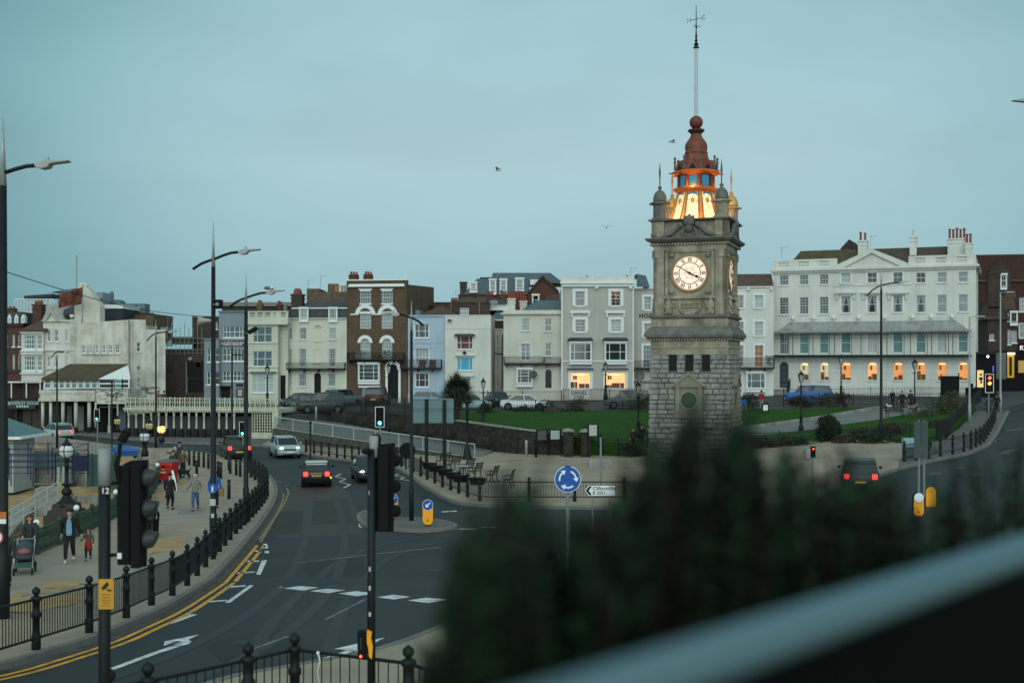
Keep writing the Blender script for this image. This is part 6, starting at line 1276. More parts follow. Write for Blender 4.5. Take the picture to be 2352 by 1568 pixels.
# --- tall street lamps: tapered column, silver spike, curved arm, winged head
def lamp_post(u,vb,vt,label,arm_u,arm_v,tail=None,Y=None,zb=None,rad=.11,jv=None):
    if Y is None: base=G(u,vb); 
    else: base=Vector(((u-CX)/F0*Y,Y,zb if zb is not None else EYE-(vb-CY)/F0*Y))
    Y=base.y; k=Y/F0; h=(vb-vt)*k; t=thing('street_lamp',label,'street lamp',base,0,'tall street lamps along the road')
    hs=h*.865
    b=MB(); b.smooth=True; b.tube([(0,0,-.3),(0,0,1.6),(0,0,1.65),(0,0,hs)],[rad*1.25,rad*1.25,rad,rad*.68],10); b.build('column',BLACK,t)
    b=MB(); b.smooth=True; b.tube([(0,0,hs),(0,0,h)],[rad*.66,.008],8); b.build('spike',GALV,t)
    b=MB(); b.smooth=True
    ax=(arm_u-u)*k; az=(vb-arm_v)*k; j=(hs*.93 if jv is None else (vb-jv)*k) if tail is None else (vb-tail[2])*k
    pts=[]
    if tail: x0=(tail[0]-u)*k; z0=(vb-tail[1])*k; pts=[(x0,0,z0),(x0*.6,0,lerp(z0,j,.55)),(x0*.25,0,lerp(z0,j,.85))]
    pts+=[(0,0,j),(ax*.35,0,lerp(j,az,.5)),(ax*.7,0,lerp(j,az,.9)),(ax,0,az)]; b.tube(pts,[.05]*len(pts),6); b.build('arm',BLACK,t)
    b=MB(); s=1 if ax>0 else -1; L_=1.0
    pr=[(0,-.06),(s*.3,-.12),(s*.62,-.08),(s*.72,.03),(s*1.55,.10),(s*1.6,.14),(s*.72,.14),(s*.3,.1),(0,.06)]
    pr=[(ax+x*.50,az+z*.8) for x,z in pr]
    if s<0: pr=pr[::-1]
    b.ext(pr,-.15,.15); b.cb((ax+s*.25,0,az+.14),(.09,.09,.13)); b.build('lamp_head',M('pale_lamp_head',(.34,.35,.34),.5,.12,3),t,bevel=.02); return t
lamp_post(7,1432,270,'tallest black street lamp at the left edge with a winged lamp head',84,380,rad=.13,jv=398)
lamp_post(490,1283,508,'black street lamp rising through the promenade railing, with a box camera on its column',548,579,(443,618,596))
lamp_post(565,1206,625,'black street lamp with a tilted floodlight at the bend of the promenade railing',612,672,(527,705,684))
lamp_post(358,1040,733,'slim street lamp beside the beach balustrade in front of the cream flank wall',387,762,(337,783,765),rad=.09)
lamp_post(131,1020,796,'distant street lamp on the seafront road in front of the colonnade',148,808,(117,822,808),rad=.09)
lamp_post(945,1201,690,'street lamp standing on the traffic island, its head reaching left',918,722,(972,747,730),rad=.085)
lamp_post(533,1035,760,'slender street lamp in front of the slate blue building',560,815,None,rad=.09)
lamp_post(2024,1020,610,'black street lamp on the lower lawn in front of the long white block',2064,649,(1991,679,655),Y=87,rad=.11)
# grey lamps on the hill
def grey_lamp(u,vb,vt,Y,label,dx):
    p=P(u,vb,Y); k=Y/F0; h=(vb-vt)*k; t=thing('grey_street_lamp',label,'street lamp',p,0); b=MB(); b.smooth=True; b.tube([(0,0,-.2),(0,0,1.6),(0,0,1.65),(0,0,h)],[.13,.13,.09,.06],8); b.build('column',M('pale_grey_column',(.26,.28,.28),.5,.15,3),t)
    b=MB(); b.tube([(0,0,h-.05),(dx*.5,0,h)],.035,5); b.cb((dx*.85,0,h+.01),(.7,.25,.1)); b.build('lamp_head',GALV,t,bevel=.02)
grey_lamp(2298,946,671,112,'tall pale grey street lamp beside two pedestrians on the hill pavement',1); grey_lamp(2227,973,727,100,'thin grey street lamp in front of the long white block corner',1)
t=thing('grey_street_lamp','lamp head reaching in from the right edge high in the sky','street lamp',P(2420,1100,60),0); b=MB(); b.smooth=True; p=P(2352,231,60); k=60/F0; hh=(1100-231)*k; b.tube([(0,0,-.2),(0,0,hh-.4)],[.12,.07],8); b.tube([(0,0,hh-.4),(-.7,0,hh-.05),(-1.2,0,hh)],.04,5); b.build('column',M('pale_grey_column'),t); b=MB(); b.ext([(-2.05,hh-.02),(-1.4,hh-.09),(-1.15,hh-.07),(-1.15,hh+.06),(-1.5,hh+.09)],-.15,.15); b.build('lamp_head',M('pale_lamp_head'),t)
# overhead wire, loudspeaker horn, camera box, floodlights on posts
b=MB(); p=P(7,622,29.3); q=P(488,728,43.9); pts=[p.lerp(q,i/16)-Vector((0,0,.25*sin(PI*i/16))) for i in range(17)]; b.tube(pts,.012,4); tag(b.build('overhead_wire',BLACK),'thin black wire slung between the two left street lamps','wire')
p=P(502,699,43.8); t=thing('camera_box','dark box camera fixed to the second street lamp column','camera',p); b=MB(); b.box(-.12,-.12,-.15,.14,.12,.17); b.build('housing',BLACKM,t,bevel=.02); b=MB(); b.tube([(-.18,0,0),(-.1,0,0)],.04,5); b.lathe([(.06,0),(.07,.1)],8,(0,0,0),Matrix.Translation((0,-.12,0))@Matrix.Rotation(PI/2,4,'X')); b.build('bracket',GREYM,t)
p=P(472,736,43.7); t=thing('horn_loudspeaker','pale horn loudspeaker fixed to the second street lamp column','loudspeaker',p); b=MB(); b.lathe([(.05,0),(.09,.25),(.17,.42),(.19,.44)],10,(0,0,0),Matrix.Rotation(-PI/2,4,'Y')@Matrix.Translation((0,0,-.2))); b.build('horn',M('cream_horn',(.33,.32,.26),.5,.1),t); b=MB(); b.tube([(.2,0,0),(-.2,0,.02)],.03,5); b.build('bracket',GREYM,t)
p=P(576,763,52.9); t=thing('floodlight','tilted black floodlight fixed to the third street lamp','floodlight',p); b=MB(); b.cb((.12,0,.03),(.42,.3,.16),Matrix.Rotation(R(-30),4,'Y')); b.build('lamp_body',BLACKM,t,bevel=.02); b=MB(); b.tube([(-.2,0,-.05),(.05,0,0)],.03,5); b.build('bracket',GREYM,t)
for u,v,Yv,l in ((558,823,78,'pale'),): pass
# --- victorian lantern posts
def lantern(u,vb,vt,Y,label,lit=False):
    p=P(u,vb,Y); k=Y/F0; h=(vb-vt)*k; t=thing('lantern_post',label,'lamp post',p,0,'old style lantern posts in the gardens')
    hl=min(1.0,h*.28); b=MB(); b.smooth=True; z=h-hl
    b.lathe([(.20,-.2),(.20,.25),(.14,.3),(.12,.9),(.15,.95),(.07,1.1),(.055,z-.3),(.07,z-.28),(.045,z-.2),(.06,z)],8); b.tube([(-.28,0,z-.35),(.28,0,z-.35)],.025,5); b.build('post',BLACK,t)
    b=MB(); b.lathe([(.13,z),(.26,z+hl*.55),(.24,z+hl*.56),(.12,z+hl*.05)],4,ang=PI/4) if False else None
    for i in range(4): a=PI/4+i*PI/2; b.tube([(.12*cos(a),.12*sin(a),z),(.27*cos(a),.27*sin(a),z+hl*.55)],.022,4)
    b.lathe([(.31,z+hl*.55),(.29,z+hl*.6),(.12,z+hl*.78),(.05,z+hl*.82),(.06,z+hl*.88),(.015,z+hl)],4,ang=PI/4); la=b.build('lantern_frame',BLACK,t)
    b=MB(); b.lathe([(.105,z+.02),(.25,z+hl*.54)],4,ang=PI/4); b.build('lantern_glass',M('lantern_glass',(.30,.34,.34),.15,.1,spec=.8),la)
    return t
lantern(1391,912,828,112,'lantern post in front of the glowing bays of the beige hotel'); lantern(1466,1000,872,91,'lantern post just left of the clock tower behind the waiting people'); lantern(1110,972,865,101,'lantern post at the lawn corner beside the palm tree'); lantern(1932,912,812,113,'lantern post behind the blue parked car')
lantern(1840,986,848,95,'lantern post beside the garden path left of the dark shrub'); lantern(2101,942,822,109,'lantern post on the garden path beside the dog walkers'); lantern(893,1010,830,106,'lantern post with twin lanterns in front of the brick house porch'); lantern(614,928,835,115,'small lantern post in front of the pale green bay house')
t=thing('fountain_post','ornate dark iron post with a flared foot at the end of the ramp railing','post',P(1073,1060,88)); b=MB(); b.smooth=True; b.lathe([(.45,-.1),(.42,.15),(.28,.5),(.2,1.0),(.14,1.2),(.09,1.3),(.09,3.6),(.16,3.7),(.1,3.8),(.1,4.2),(.22,4.3),(.05,4.5)],10); b.build('post',BLACK,t); b=MB(); b.tube([(-.4,0,4.3),(.4,0,4.3)],.05,5); b.build('crossbar',BLACK,t)
# --- globe lamps on the seafront
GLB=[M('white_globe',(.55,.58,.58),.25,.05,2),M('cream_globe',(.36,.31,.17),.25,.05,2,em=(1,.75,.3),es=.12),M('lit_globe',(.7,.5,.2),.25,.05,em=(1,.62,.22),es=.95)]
def globe_lamp(u,vc,rpx,vb,label,kind,zb=.13,base=False):
    k=.34/rpx; Y=k*F0; p=P(u,vc,Y); X=p.x; t=thing('globe_lamp',label,'lamp',(X,Y,zb),0,'globe lamps along the seafront'); z=p.z-zb; r=.34
    b=MB(); b.smooth=True
    pr=[(.24,0),(.24,.3),(.17,.4),(.13,.75),(.2,.85),(.2,1.05),(.09,1.2),(.08,z-1.1),(.17,z-1.0),(.09,z-.9),(.08,z-.5),(.15,z-.42),(.10,z-r+.02)]
    if base: pr=[(.55,-.1),(.46,.05),(.30,.15),(.22,.30),(.14,.38),(.22,.46),(.24,.56),(.20,.66),(.10,.74),(.12,.80),(.24,.88),(.22,.92),(.09,.96),(.085,z-.75),(.14,z-.7),(.09,z-.62),(.09,z-.5),(.16,z-.42),(.10,z-r+.02)]
    b.lathe(pr,12); po=b.build('post',BLACK,t)
    b=MB(); b.smooth=True; b.ball((0,0,z),r,20,14); g=b.build('globe',GLB[kind],t)
    b=MB(); n=24
    for q in range(n):
        t0=2*PI*q/n; t1=2*PI*(q+1)/n; e=r+.012
        b.tube([(e*cos(t0),e*sin(t0),z),(e*cos(t1),e*sin(t1),z)],.022,4); b.tube([(e*cos(t0),0,z+e*sin(t0)),(e*cos(t1),0,z+e*sin(t1))],.022,4); b.tube([(0,e*cos(t0),z+e*sin(t0)),(0,e*cos(t1),z+e*sin(t1))],.022,4)
    b.build('globe_cage',BLACK,g)
    b=MB(); b.smooth=True; b.lathe([(.26,z+r*.72),(.17,z+r*.98),(.09,z+r*1.3),(.04,z+r*1.65),(.05,z+r*1.72),(.012,z+r*2)],12); b.build('cap',BLACK,t)
    if kind==2:
        ld=bpy.data.lights.new('globe_light','POINT'); ld.energy=25; ld.color=(1,.62,.25); ld.shadow_soft_size=.3; lo=bpy.data.objects.new('globe_light',ld); COL.objects.link(lo); lo.parent=t; lo.location=(0,-.5,z)
globe_lamp(153,1035,17.0,1175,'large white globe lamp on a stepped iron base nearest the strolling couple',0,zb=.6,base=True); globe_lamp(332.6,1003,11.8,1060,'white globe lamp on the pier block behind the traffic signal',0,zb=.9)
globe_lamp(371,985,10,1080,'lit yellow globe lamp above the red bin',2,zb=.9); globe_lamp(343,978,8.8,1060,'unlit cream globe lamp beside the lit one',1,zb=.9); globe_lamp(270,967.5,7.8,1040,'cream globe lamp in front of the colonnade end',1,zb=.2); globe_lamp(150.5,959,7.2,1020,'cream globe lamp next to the silver car on the seafront',1,zb=.2); globe_lamp(52.5,952,6.2,1010,'cream globe lamp near the dark sign board at the far left',1,zb=.2)
# --- railings with round topped posts
def post_mesh(h,name='post',r=.075):
    b=MB(); b.smooth=True; b.lathe([(r*1.25,-.2),(r*1.25,.28),(r*1.05,.32),(r,.36),(r,h*.50),(r*1.3,h*.52),(r*1.3,h*.58),(r,h*.60),(r,h*.76),(r*1.45,h*.79),(r*1.45,h*.83),(r*.55,h*.86)],10); return b
def railing(name,label,pts,h,group=None,mat=None,ball=True,sp=.115,rails=(.18,.80),bars=True,postr=.075,dz=.13,spike=False,every=1):
    t=thing(name,label,'railing',pts[0],0,group); o0=pts[0]; L_=[p-o0 for p in pts]; mat=mat or BLACK; b=MB()
    for p,q in zip(L_,L_[1:]):
        d=(q-p); n=max(2,int(Vector((d.x,d.y,0)).length/sp)); e=d.normalized()*.05
        for rz in rails: b.tube([p+Vector((0,0,h*rz)),q+Vector((0,0,h*rz))],.026,6)
        if bars:
            for i in range(1,n): m=p.lerp(q,i/n); b.tube([m+Vector((0,0,h*rails[0])),m+Vector((0,0,h*rails[-1]+(.14 if spike else 0)))],[.0115,.0115 if not spike else .006],4)
    b.build('railing_panel',mat,t)
    pm=post_mesh(h,r=postr).build('post',mat,t); pm.location=L_[0]; fb=None
    if ball:
        q=MB(); q.smooth=True; q.ball((0,0,h*.925),postr*1.12,12,8); q.lathe([(postr*.5,h*.85),(postr*.55,h*.88),(postr*.3,h*.99),(postr*.2,h*1.0)],8); fb=q.build('finial',mat,pm)
    for p in L_[1:]:
        c=pm.copy(); COL.objects.link(c); c.parent=t; c.location=p
        if fb: d=fb.copy(); COL.objects.link(d); d.parent=c
    return t
def up(p,dz=.13): p=p.copy(); p.z=H(p.x,p.y)+dz; return p
PF=[(-175,1595),(-40,1530),(83,1491),(205,1452),(290,1418),(348,1389),(396,1367),(430,1344),(453,1321),(472,1301),(490,1283),(504,1266),(517,1252),(529,1239),(542,1225),(552,1214),(562,1205),(571,1196),(580,1187),(587,1179),(594,1171),(600,1163),(606,1155),(611,1147),(614,1139),(613,1131),(609,1123),(603,1116),(595,1109),(586,1102),(577,1096),(567,1091)]
PFp=[up(G(u,v,.13)) for u,v in PF]
railing('promenade_railing','long curving black railing with ball topped posts along the promenade kerb',PFp,1.27)
NF=[(300,1700),(340,1665),(570,1612),(677,1592),(940,1622),(1010,1665)]
NFp=[]
for u,v in ((250,1560),(340,1545),(570,1498),(677,1475),(938,1505),(1100,1560)):   # measured at the tops of the posts
    lo,hi=8.,40.
    for _ in range(40):
        m=(lo+hi)/2; X=(u-CX)/F0*m
        if EYE-(v-CY)/F0*m-(H(X,m)+.13+1.12)>0: lo=m
        else: hi=m
    NFp.append(Vector((X,m,H(X,m)+.13)))
railing('near_railing','black railing with ball topped posts on the near pavement at the bottom of the view',NFp,1.27,sp=.17)
b=MB(); p=NFp[3].lerp(NFp[4],.22); b.tube([p+Vector((0,-.04,1.03)),p+Vector((.03,-.05,.9)),p+Vector((-.01,-.05,.75)),p+Vector((.03,-.05,.55))],[.018,.010,.006,.005],5); b.ball(p+Vector((0,-.04,1.02)),.028,6,4); tag(b.build('cable_tie',WHITE),'white cloth strip knotted round the near railing','strip')
R2=[up(G(*p)) for p in [za3(385,640),za3(460,655),za3(528,668),za3(598,680),za3(670,692),za3(742,702),za3(808,712),za3(872,722)]]
railing('pavement_railing','short straight black railing below the rough stone ramp wall',R2,1.2,ball=False,sp=.14)
R3=[up(G(*p)) for p in [za3(1190,730),za3(1220,755),za3(1262,775),za3(1310,800),za3(1370,830),za3(1440,865),za3(1500,895),za3(1570,930),za3(1640,965),za3(1715,995),za3(1790,1025),za3(1870,1058)]]+[up(G(*p)) for p in [(1102,1156),(1215,1157),(1320,1157),(1434,1157),(1560,1158),(1700,1155)]]
railing('plaza_railing','black railing with posts edging the sandy plaza beside the deck chairs and planters',R3,1.22,sp=.14)
R4=[up(G(*p)) for p in [za2(1375,715),za2(1470,702),za2(1570,688),za2(1670,670),za2(1770,652),za2(1860,632),za2(1920,612),za2(1960,595),za2(1995,575),za2(2025,552),za2(2045,525),za2(2062,495),za2(2078,465),za2(2092,435),za2(2105,408),za2(2118,380)]]
railing('hill_railing','black railing with ball topped posts curving up beside the hill road',R4,1.25,sp=.16)
# gardens: spiked railings
def spikes(label,pts,h,sp=.16,mat=None,name='spiked_railing'):
    t=thing(name,label,'railing',pts[0]); o=pts[0]; b=MB(); L_=[p-o for p in pts]
    for p,q in zip(L_,L_[1:]):
        n=max(2,int((q-p).length/sp))
        for z in (.15,h*.85): b.tube([p+Vector((0,0,z)),q+Vector((0,0,z))],.022,4)
        for i in range(n): m=p.lerp(q,i/n); b.tube([m,m+Vector((0,0,h*.9)),m+Vector((0,0,h))],[.014,.018,.003],4)
    b.build('railing_panel',mat or BLACK,t); b=MB(); b.tube([(0,0,-.2),(0,0,h*.98)],.045,5); po=b.build('post',mat or BLACK,t)
    for p in L_[1:]: c=po.copy(); COL.objects.link(c); c.parent=t; c.location=p
    return t
RAILD=M('dark_railing',(.02,.022,.022),.5,.2)
spikes('spiked black railing across the garden entrance left of the clock tower',[P(1384,1045,91),P(1420,1046,90.5),P(1465,1047,90.5),P(1500,1047,90)],1.35)
spikes('spiked black railing in front of the lower lawn right of the clock tower',[P(1700,1032,88),P(1790,1030,87.5),P(1880,1028,87),P(1990,1022,86.5),P(2090,1016,86)],1.35)
YB=lambda u,Y:Vector(((u-CX)/F0*Y,Y,ZU((u-CX)/F0*Y,Y)))
spikes('long spiked railing between the parked cars and the main lawn',[YB(u,113) for u in (1040,1130,1230,1330,1430,1510)],1.25); spikes('spiked railing behind the hedge on the right half of the lawn',[YB(u,114.5) for u in (1690,1800,1880,1960,2060,2160)],1.25)
spikes('spiked area railing in front of the pale and white houses',[YB(u,128.6) for u in (960,1040,1120,1200,1290)],1.3); spikes('spiked area railing in front of the beige hotel',[YB(u,128.6) for u in (1295,1400,1500)],1.5); spikes('spiked area railing in front of the long white block',[YB(u,123) for u in (1800,1900,2000,2100,2240)],1.35)
spikes('spiked railing in front of the brick house beside the garden gate',[YB(u,113.5) for u in (830,880,930,985)],1.5)
t=spikes('tall dark close barred fence climbing beside the hill pavement',[P(2150,1012,85),P(2174,1008,87),P(2200,982,98),P(2228,952,110),P(2253,926,120)],1.5,.10)
wallstrip([P(2146,1016,84.6),P(2174,1012,86.6),P(2200,986,97.6),P(2228,956,109.6),P(2253,930,119.6)],.12,.3,CONC,'fence_kerb','pale kerb wall under the dark fence on the hill')
# dark mesh fence on top of the flint wall
t=spikes('dark fence on top of the flint wall behind the benches',[P(770,948,119),P(840,950,114),P(930,956,108),P(1051,966,101)],1.1,.09)
# green balustrade between promenade and beach
BGp=[]
for a,c in zip(INL[1:],INL[2:10]): BGp.append(a)
BGp+=[INL[9],INL[10]]
bl=resample(BGp,2.1); t=thing('beach_balustrade','green cast iron balustrade with white capped posts between promenade and beach','balustrade',bl[0]); o=bl[0]; b=MB()
for p,q in zip(bl,bl[1:]):
    p=p-o; q=q-o; 
    for z in (.12,.55,1.02): b.tube([p+Vector((0,0,z)),q+Vector((0,0,z))],.035,5)
    n=max(3,int((q-p).length/.17))
    for i in range(n): m=p.lerp(q,(i+.5)/n); b.tube([m+Vector((0,0,.12)),m+Vector((0,0,.33)),m+Vector((0,0,.55)),m+Vector((0,0,.8)),m+Vector((0,0,1.0))],[.018,.045,.02,.045,.018],5)
b.build('balustrade_panel',GREENI,t); b=MB(); b.smooth=True; b.lathe([(.10,-.3),(.10,.2),(.07,.25),(.07,.9),(.1,.95),(.1,1.06),(.06,1.1)],8); po=b.build('post',GREENI,t); po.location=bl[0]-o+Vector((0,0,.1)); b=MB(); b.smooth=True; b.ball((0,0,1.18),.12,10,7); ca=b.build('cap',WHITE,po)
for i,p in enumerate(bl[1:]):
    c=po.copy(); COL.objects.link(c); c.parent=t; c.location=p-o+Vector((0,0,.1))
    if i%2==0: d=ca.copy(); COL.objects.link(d); d.parent=c
# --- veranda (raised promenade deck) with its columns, railing and lattice gate
CRM=M('cream_painted_iron',(.50,.49,.37),.6,.12,2,streak=.25)
f=Fac('raised_deck','cream raised deck on slim iron columns in front of the dark brick yard','deck',460,114.2,12,0,CRM)
dz0=f.at(*z1(1660,1268))[1]; dz1=f.at(*z1(1660,1236))[1]; xa=f.at(*z1(1042,1250))[0]; xb=f.at(*z1(2310,1250))[0]; rt=f.at(*z1(1660,1150))[1]
b=MB(); b.box(xa,0,dz0,xb,5,dz1); b.box(xa-.1,-.15,dz1-.18,xb+.1,0,dz1+.02); 
for i in range(60): x=lerp(xa,xb,i/60); b.cb((x+.1,-.1,dz0+.1),(.12,.1,.16))
b.build('deck_fascia',CRM,f.e)
b=MB(); gm=MB(); n=30
for i in range(n+1):
    x=lerp(xa+.1,xb-.1,i/n); b.box(x-.06,-.06,dz1,x+.06,.06,rt+.06)
    if i<n:
        x1=lerp(xa+.1,xb-.1,(i+1)/n); xm=(x+x1)/2; b.box(x,-.03,rt-.06,x1,.03,rt); b.box(x,-.03,rt-.42,x1,.03,rt-.36); b.box(x,-.03,dz1+.1,x1,.03,dz1+.17); b.tube([(xm,0,dz1+.1),(xm,0,rt)],.035,4)
        gm.tube([(x,.0,dz1+.2),(xm,0,rt-.4)],.03,4); gm.tube([(x1,.0,dz1+.2),(xm,0,rt-.4)],.03,4)
        for q in range(4): gm.tube([(lerp(x,x1,(q+.5)/4),.03,dz1+.1),(lerp(x,x1,(q+.5)/4),.03,dz1+.75)],.02,4)
b.build('deck_railing',CRM,f.e); gm.build('railing_infill',GREENI,f.e)
for x in list(range(1062,2000,63)):
    cx=f.at(*z1(x,1300))[0]
    q=MB(); q.smooth=True; q.lathe([(.17,.75),(.1,.85),(.085,dz0-.5),(.14,dz0-.42),(.1,dz0-.36),(.2,dz0)],8,(cx,.25,.1)); o=q.build('column',CRM,f.e); q=MB(); q.lathe([(.21,-.1),(.21,.75),(.12,.85)],8,(cx,.25,.1)); q.build('column_base',BLACK,o)
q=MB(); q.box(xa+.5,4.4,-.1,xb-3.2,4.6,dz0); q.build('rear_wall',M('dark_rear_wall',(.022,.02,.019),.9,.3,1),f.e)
for i in range(8):
    x=lerp(xa+1,xb-5,i/8); q=MB(); q.box(x,4.3,0,x+.9,4.39,2.1); q.build('shop_shutter',[M('grey_shutter'),DARKIN,BRICKD,M('blue_shutter',(.06,.10,.16),.7,.2)][i%4],f.e)
x0=f.at(*z1(2103,1300))[0]; x1=f.at(*z1(2272,1300))[0]; zt=f.at(*z1(2180,1272))[1]; zm=f.at(*z1(2180,1440))[1]; q=MB()
for i in range(9): x=lerp(x0,x1,i/8); q.box(x-.035,.0,zm,x+.035,.07,zt)
for i in range(8): z=lerp(zm,zt,i/7); q.box(x0,.071,z-.03,x1,.10,z+.03)
q.build('lattice',CRM,f.e); q=MB(); q.box(x0-.05,-.05,-.3,x1+.1,.6,zm); q.box(x1,-.1,-.3,x1+.6,.7,dz1); q.build('end_pier',CRM,f.e)
q=MB(); q.box(x0,.7,zm-.2,x1,.8,zt); q.build('lattice_backing',DARKIN,f.e)
# --- bollards
BOLL=M('black_bollard',(.016,.017,.017),.6,.3,4)
def bollard(): 
    t=thing('bollard','bollard','bollard'); b=MB(); b.smooth=True; b.lathe([(.09,-.2),(.09,.86),(.085,.9),(.0851,.9),(.1,.905),(.1,.97),(.02,1.0)],10); b.build('post',BOLL,t); b=MB(); b.lathe([(.0925,.76),(.0925,.80)],10); b.build('band',M('grey_band',(.11,.11,.1),.6,.1),t); return t
B0=None; BG_='black bollards on the promenade edge'
bps=[(za8(750,478),'first'),(za8(802,486),'second'),(za8(850,494),'third'),(za8(898,502),'fourth'),(za8(948,512),'fifth')]
names=['first','second','third','fourth','fifth','sixth','seventh']
bl_=[]
for i,q in enumerate([(757,478),(803,487),(850,495),(899,502),(945,514)]): bl_.append((za8(*q),f'black bollard at the road edge by the dog walker, {names[i]} of the upper row'))
for i,q in enumerate([(830,588),(1040,600),(1066,612)]): bl_.append((za8(*q),f'black bollard behind the walker in blue, {names[i]} from the red bin'))
for i,q in enumerate([(1146,526),(1158,562),(1217,578),(1256,592)]): bl_.append((za8(*q),f'black bollard in front of the dark car with red lights, {names[i]} of that cluster'))
bl_.append((za8(1146,810),'black bollard standing alone right of the walker in blue'))
for (u,v),l in bl_:
    p=G(u,v,.13)
    if B0 is None: B0=bollard(); B0.location=p; tag(B0,l,'bollard',BG_)
    else: dup(B0,p,0,l,BG_)
# --- red wheeled bin, blue bins
def bin_(loc,rz,mat,lid,label,w=1.25,d=.95,h=1.15,name='wheeled_bin',group=None):
    t=thing(name,label,'bin',loc,rz,group); b=MB(); b.loft([[(-w*.42,-d*.42,.18),(w*.42,-d*.42,.18),(w*.42,d*.42,.18),(-w*.42,d*.42,.18)],[(-w*.47,-d*.47,h*.8),(w*.47,-d*.47,h*.8),(w*.47,d*.47,h*.8),(-w*.47,d*.47,h*.8)],[(-w*.52,-d*.52,h*.82),(w*.52,-d*.52,h*.82),(w*.52,d*.52,h*.82),(-w*.52,d*.52,h*.82)],[(-w*.52,-d*.52,h),(w*.52,-d*.52,h),(w*.52,d*.52,h),(-w*.52,d*.52,h)]]); b.build('body',mat,t,bevel=.03)
    b=MB(); b.loft([[(-w*.54,-d*.54,h),(w*.54,-d*.54,h),(w*.54,d*.54,h),(-w*.54,d*.54,h)],[(-w*.5,-d*.5,h+.08),(w*.5,-d*.5,h+.08),(w*.5,d*.5,h+.1),(-w*.5,d*.5,h+.1)],[(-w*.3,-d*.3,h+.13),(w*.3,-d*.3,h+.13),(w*.3,d*.3,h+.16),(-w*.3,d*.3,h+.16)]]); b.build('lid',lid,t,bevel=.02)
    for sx in (-1,1):
        for sy in (-1,1): b=MB(); b.lathe([(.1,-.03),(.1,.03)],10,(0,0,0),Matrix.Translation((sx*w*.36,sy*d*.36,.1))@Matrix.Rotation(PI/2,4,'X')); b.build('wheel',RUBBER,t)
    return t
REDP=M('red_plastic',(.42,.018,.015),.45,.1,2); BLUP=M('blue_plastic',(.02,.09,.30),.45,.1,2)
t=bin_(G(*za8(548,655),.13),R(-12),REDP,M('grey_bin_lid',(.10,.10,.10),.6,.1),'big red wheeled litter bin with a grey lid on the promenade',w=.98,d=.85,h=1.22)
b=MB(); b.box(-.18,-.425,.80,.0,-.38,.87); b.build('sticker',M('yellow_sticker',(.6,.35,.03),.5,.1),t); b=MB(); b.box(-.28,-.425,.62,.08,-.38,.69); b.build('sticker',M('white_sticker',(.6,.5,.45),.5,.1),t); b=MB(); b.box(-.16,-.445,.9,.0,-.39,1.05); b.build('slot',BLACKM,t)
for i,(u,v,l) in enumerate(((292,1052,'blue wheeled bin beside the sea wall, the larger of the pair'),(280,1046,'blue wheeled bin peeping out behind the larger blue bin'))): bin_(P(u,v,84+i*2),.2,BLUP,BLUP,l,1.5-.3*i,1.0,.55)
# --- keep-left bollards
YEL=M('yellow_plastic',(.75,.30,.012),.4,.08,2,em=(1,.45,.02),es=.10); BLUS=M('blue_sign_face',(.012,.075,.33),.4,.08,2); WSIGN=M('white_sign_face',(.72,.74,.74),.4,.05,2)
def keep_left(loc,rz,label,front=True,h=1.12,plain=False):
    t=thing('keep_left_bollard',label,'traffic bollard',loc,rz,'yellow traffic bollards'); w=.22; n=14; b=MB()
    pts=[(w*cos(PI+PI*i/n),.27+w*sin(PI+PI*i/n)) for i in range(n+1)]+[(w*cos(PI*i/n),h-w+w*sin(PI*i/n)) for i in range(n+1)]; b.ext(pts,-.09,.09); b.build('body',YEL,t); b=MB(); pts2=[(x*1.07,(z-h/2)*1.02+h/2) for x,z in pts]; b.ext(pts2,-.075,.075); b.build('edge_band',BLACKM,t); b=MB(); b.lathe([(.1,-.05),(.07,.1)],8); b.build('foot',BLACKM,t)
    b=MB(); b.lathe([(.215,-.0),(.215,.02)],20,(0,0,0),Matrix.Translation((0,-.088,h-w))@Matrix.Rotation(PI/2,4,'X')); r_=b.build('roundel',BLUS if not plain else WSIGN,t); 
    b=MB(); b.lathe([(.232,-.0),(.232,.012)],20,(0,0,0),Matrix.Translation((0,-.087,h-w))@Matrix.Rotation(PI/2,4,'X')); b.build('roundel_rim',WSIGN if not plain else BLACKM,r_)
    if not plain:
        b=MB(); T2=Matrix.Translation((0,-.112,h-w))@Matrix.Rotation(R(45),4,'Y'); b.ext([(-.14,0),(-.03,-.1),(-.03,-.03),(.13,-.03),(.13,.03),(-.03,.03),(-.03,.1)],-.004,.0,Matrix.Translation((0,-.112,h-w))@Matrix.Rotation(R(-45),4,'Y')); b.build('arrow',WSIGN,r_)
    b=MB(); b.ext([(-.02,.2),(.02,.2),(.02,.3),(-.02,.3)],-.093,-.089); b.build('bolt',BLACKM,t); return t
keep_left(G(983,1207,.13),0,'yellow bollard with a blue keep left arrow on the traffic island'); keep_left(G(902,1192,.13),.25,'yellow bollard mostly hidden behind the centre signal pole')
keep_left(P(2109,1188,54.5),0,'nearer yellow bollard with a blank white disc on the right',plain=True); keep_left(P(2139,1172,57),2.7,'yellow bollard seen from behind just right of the sign poles',plain=True)
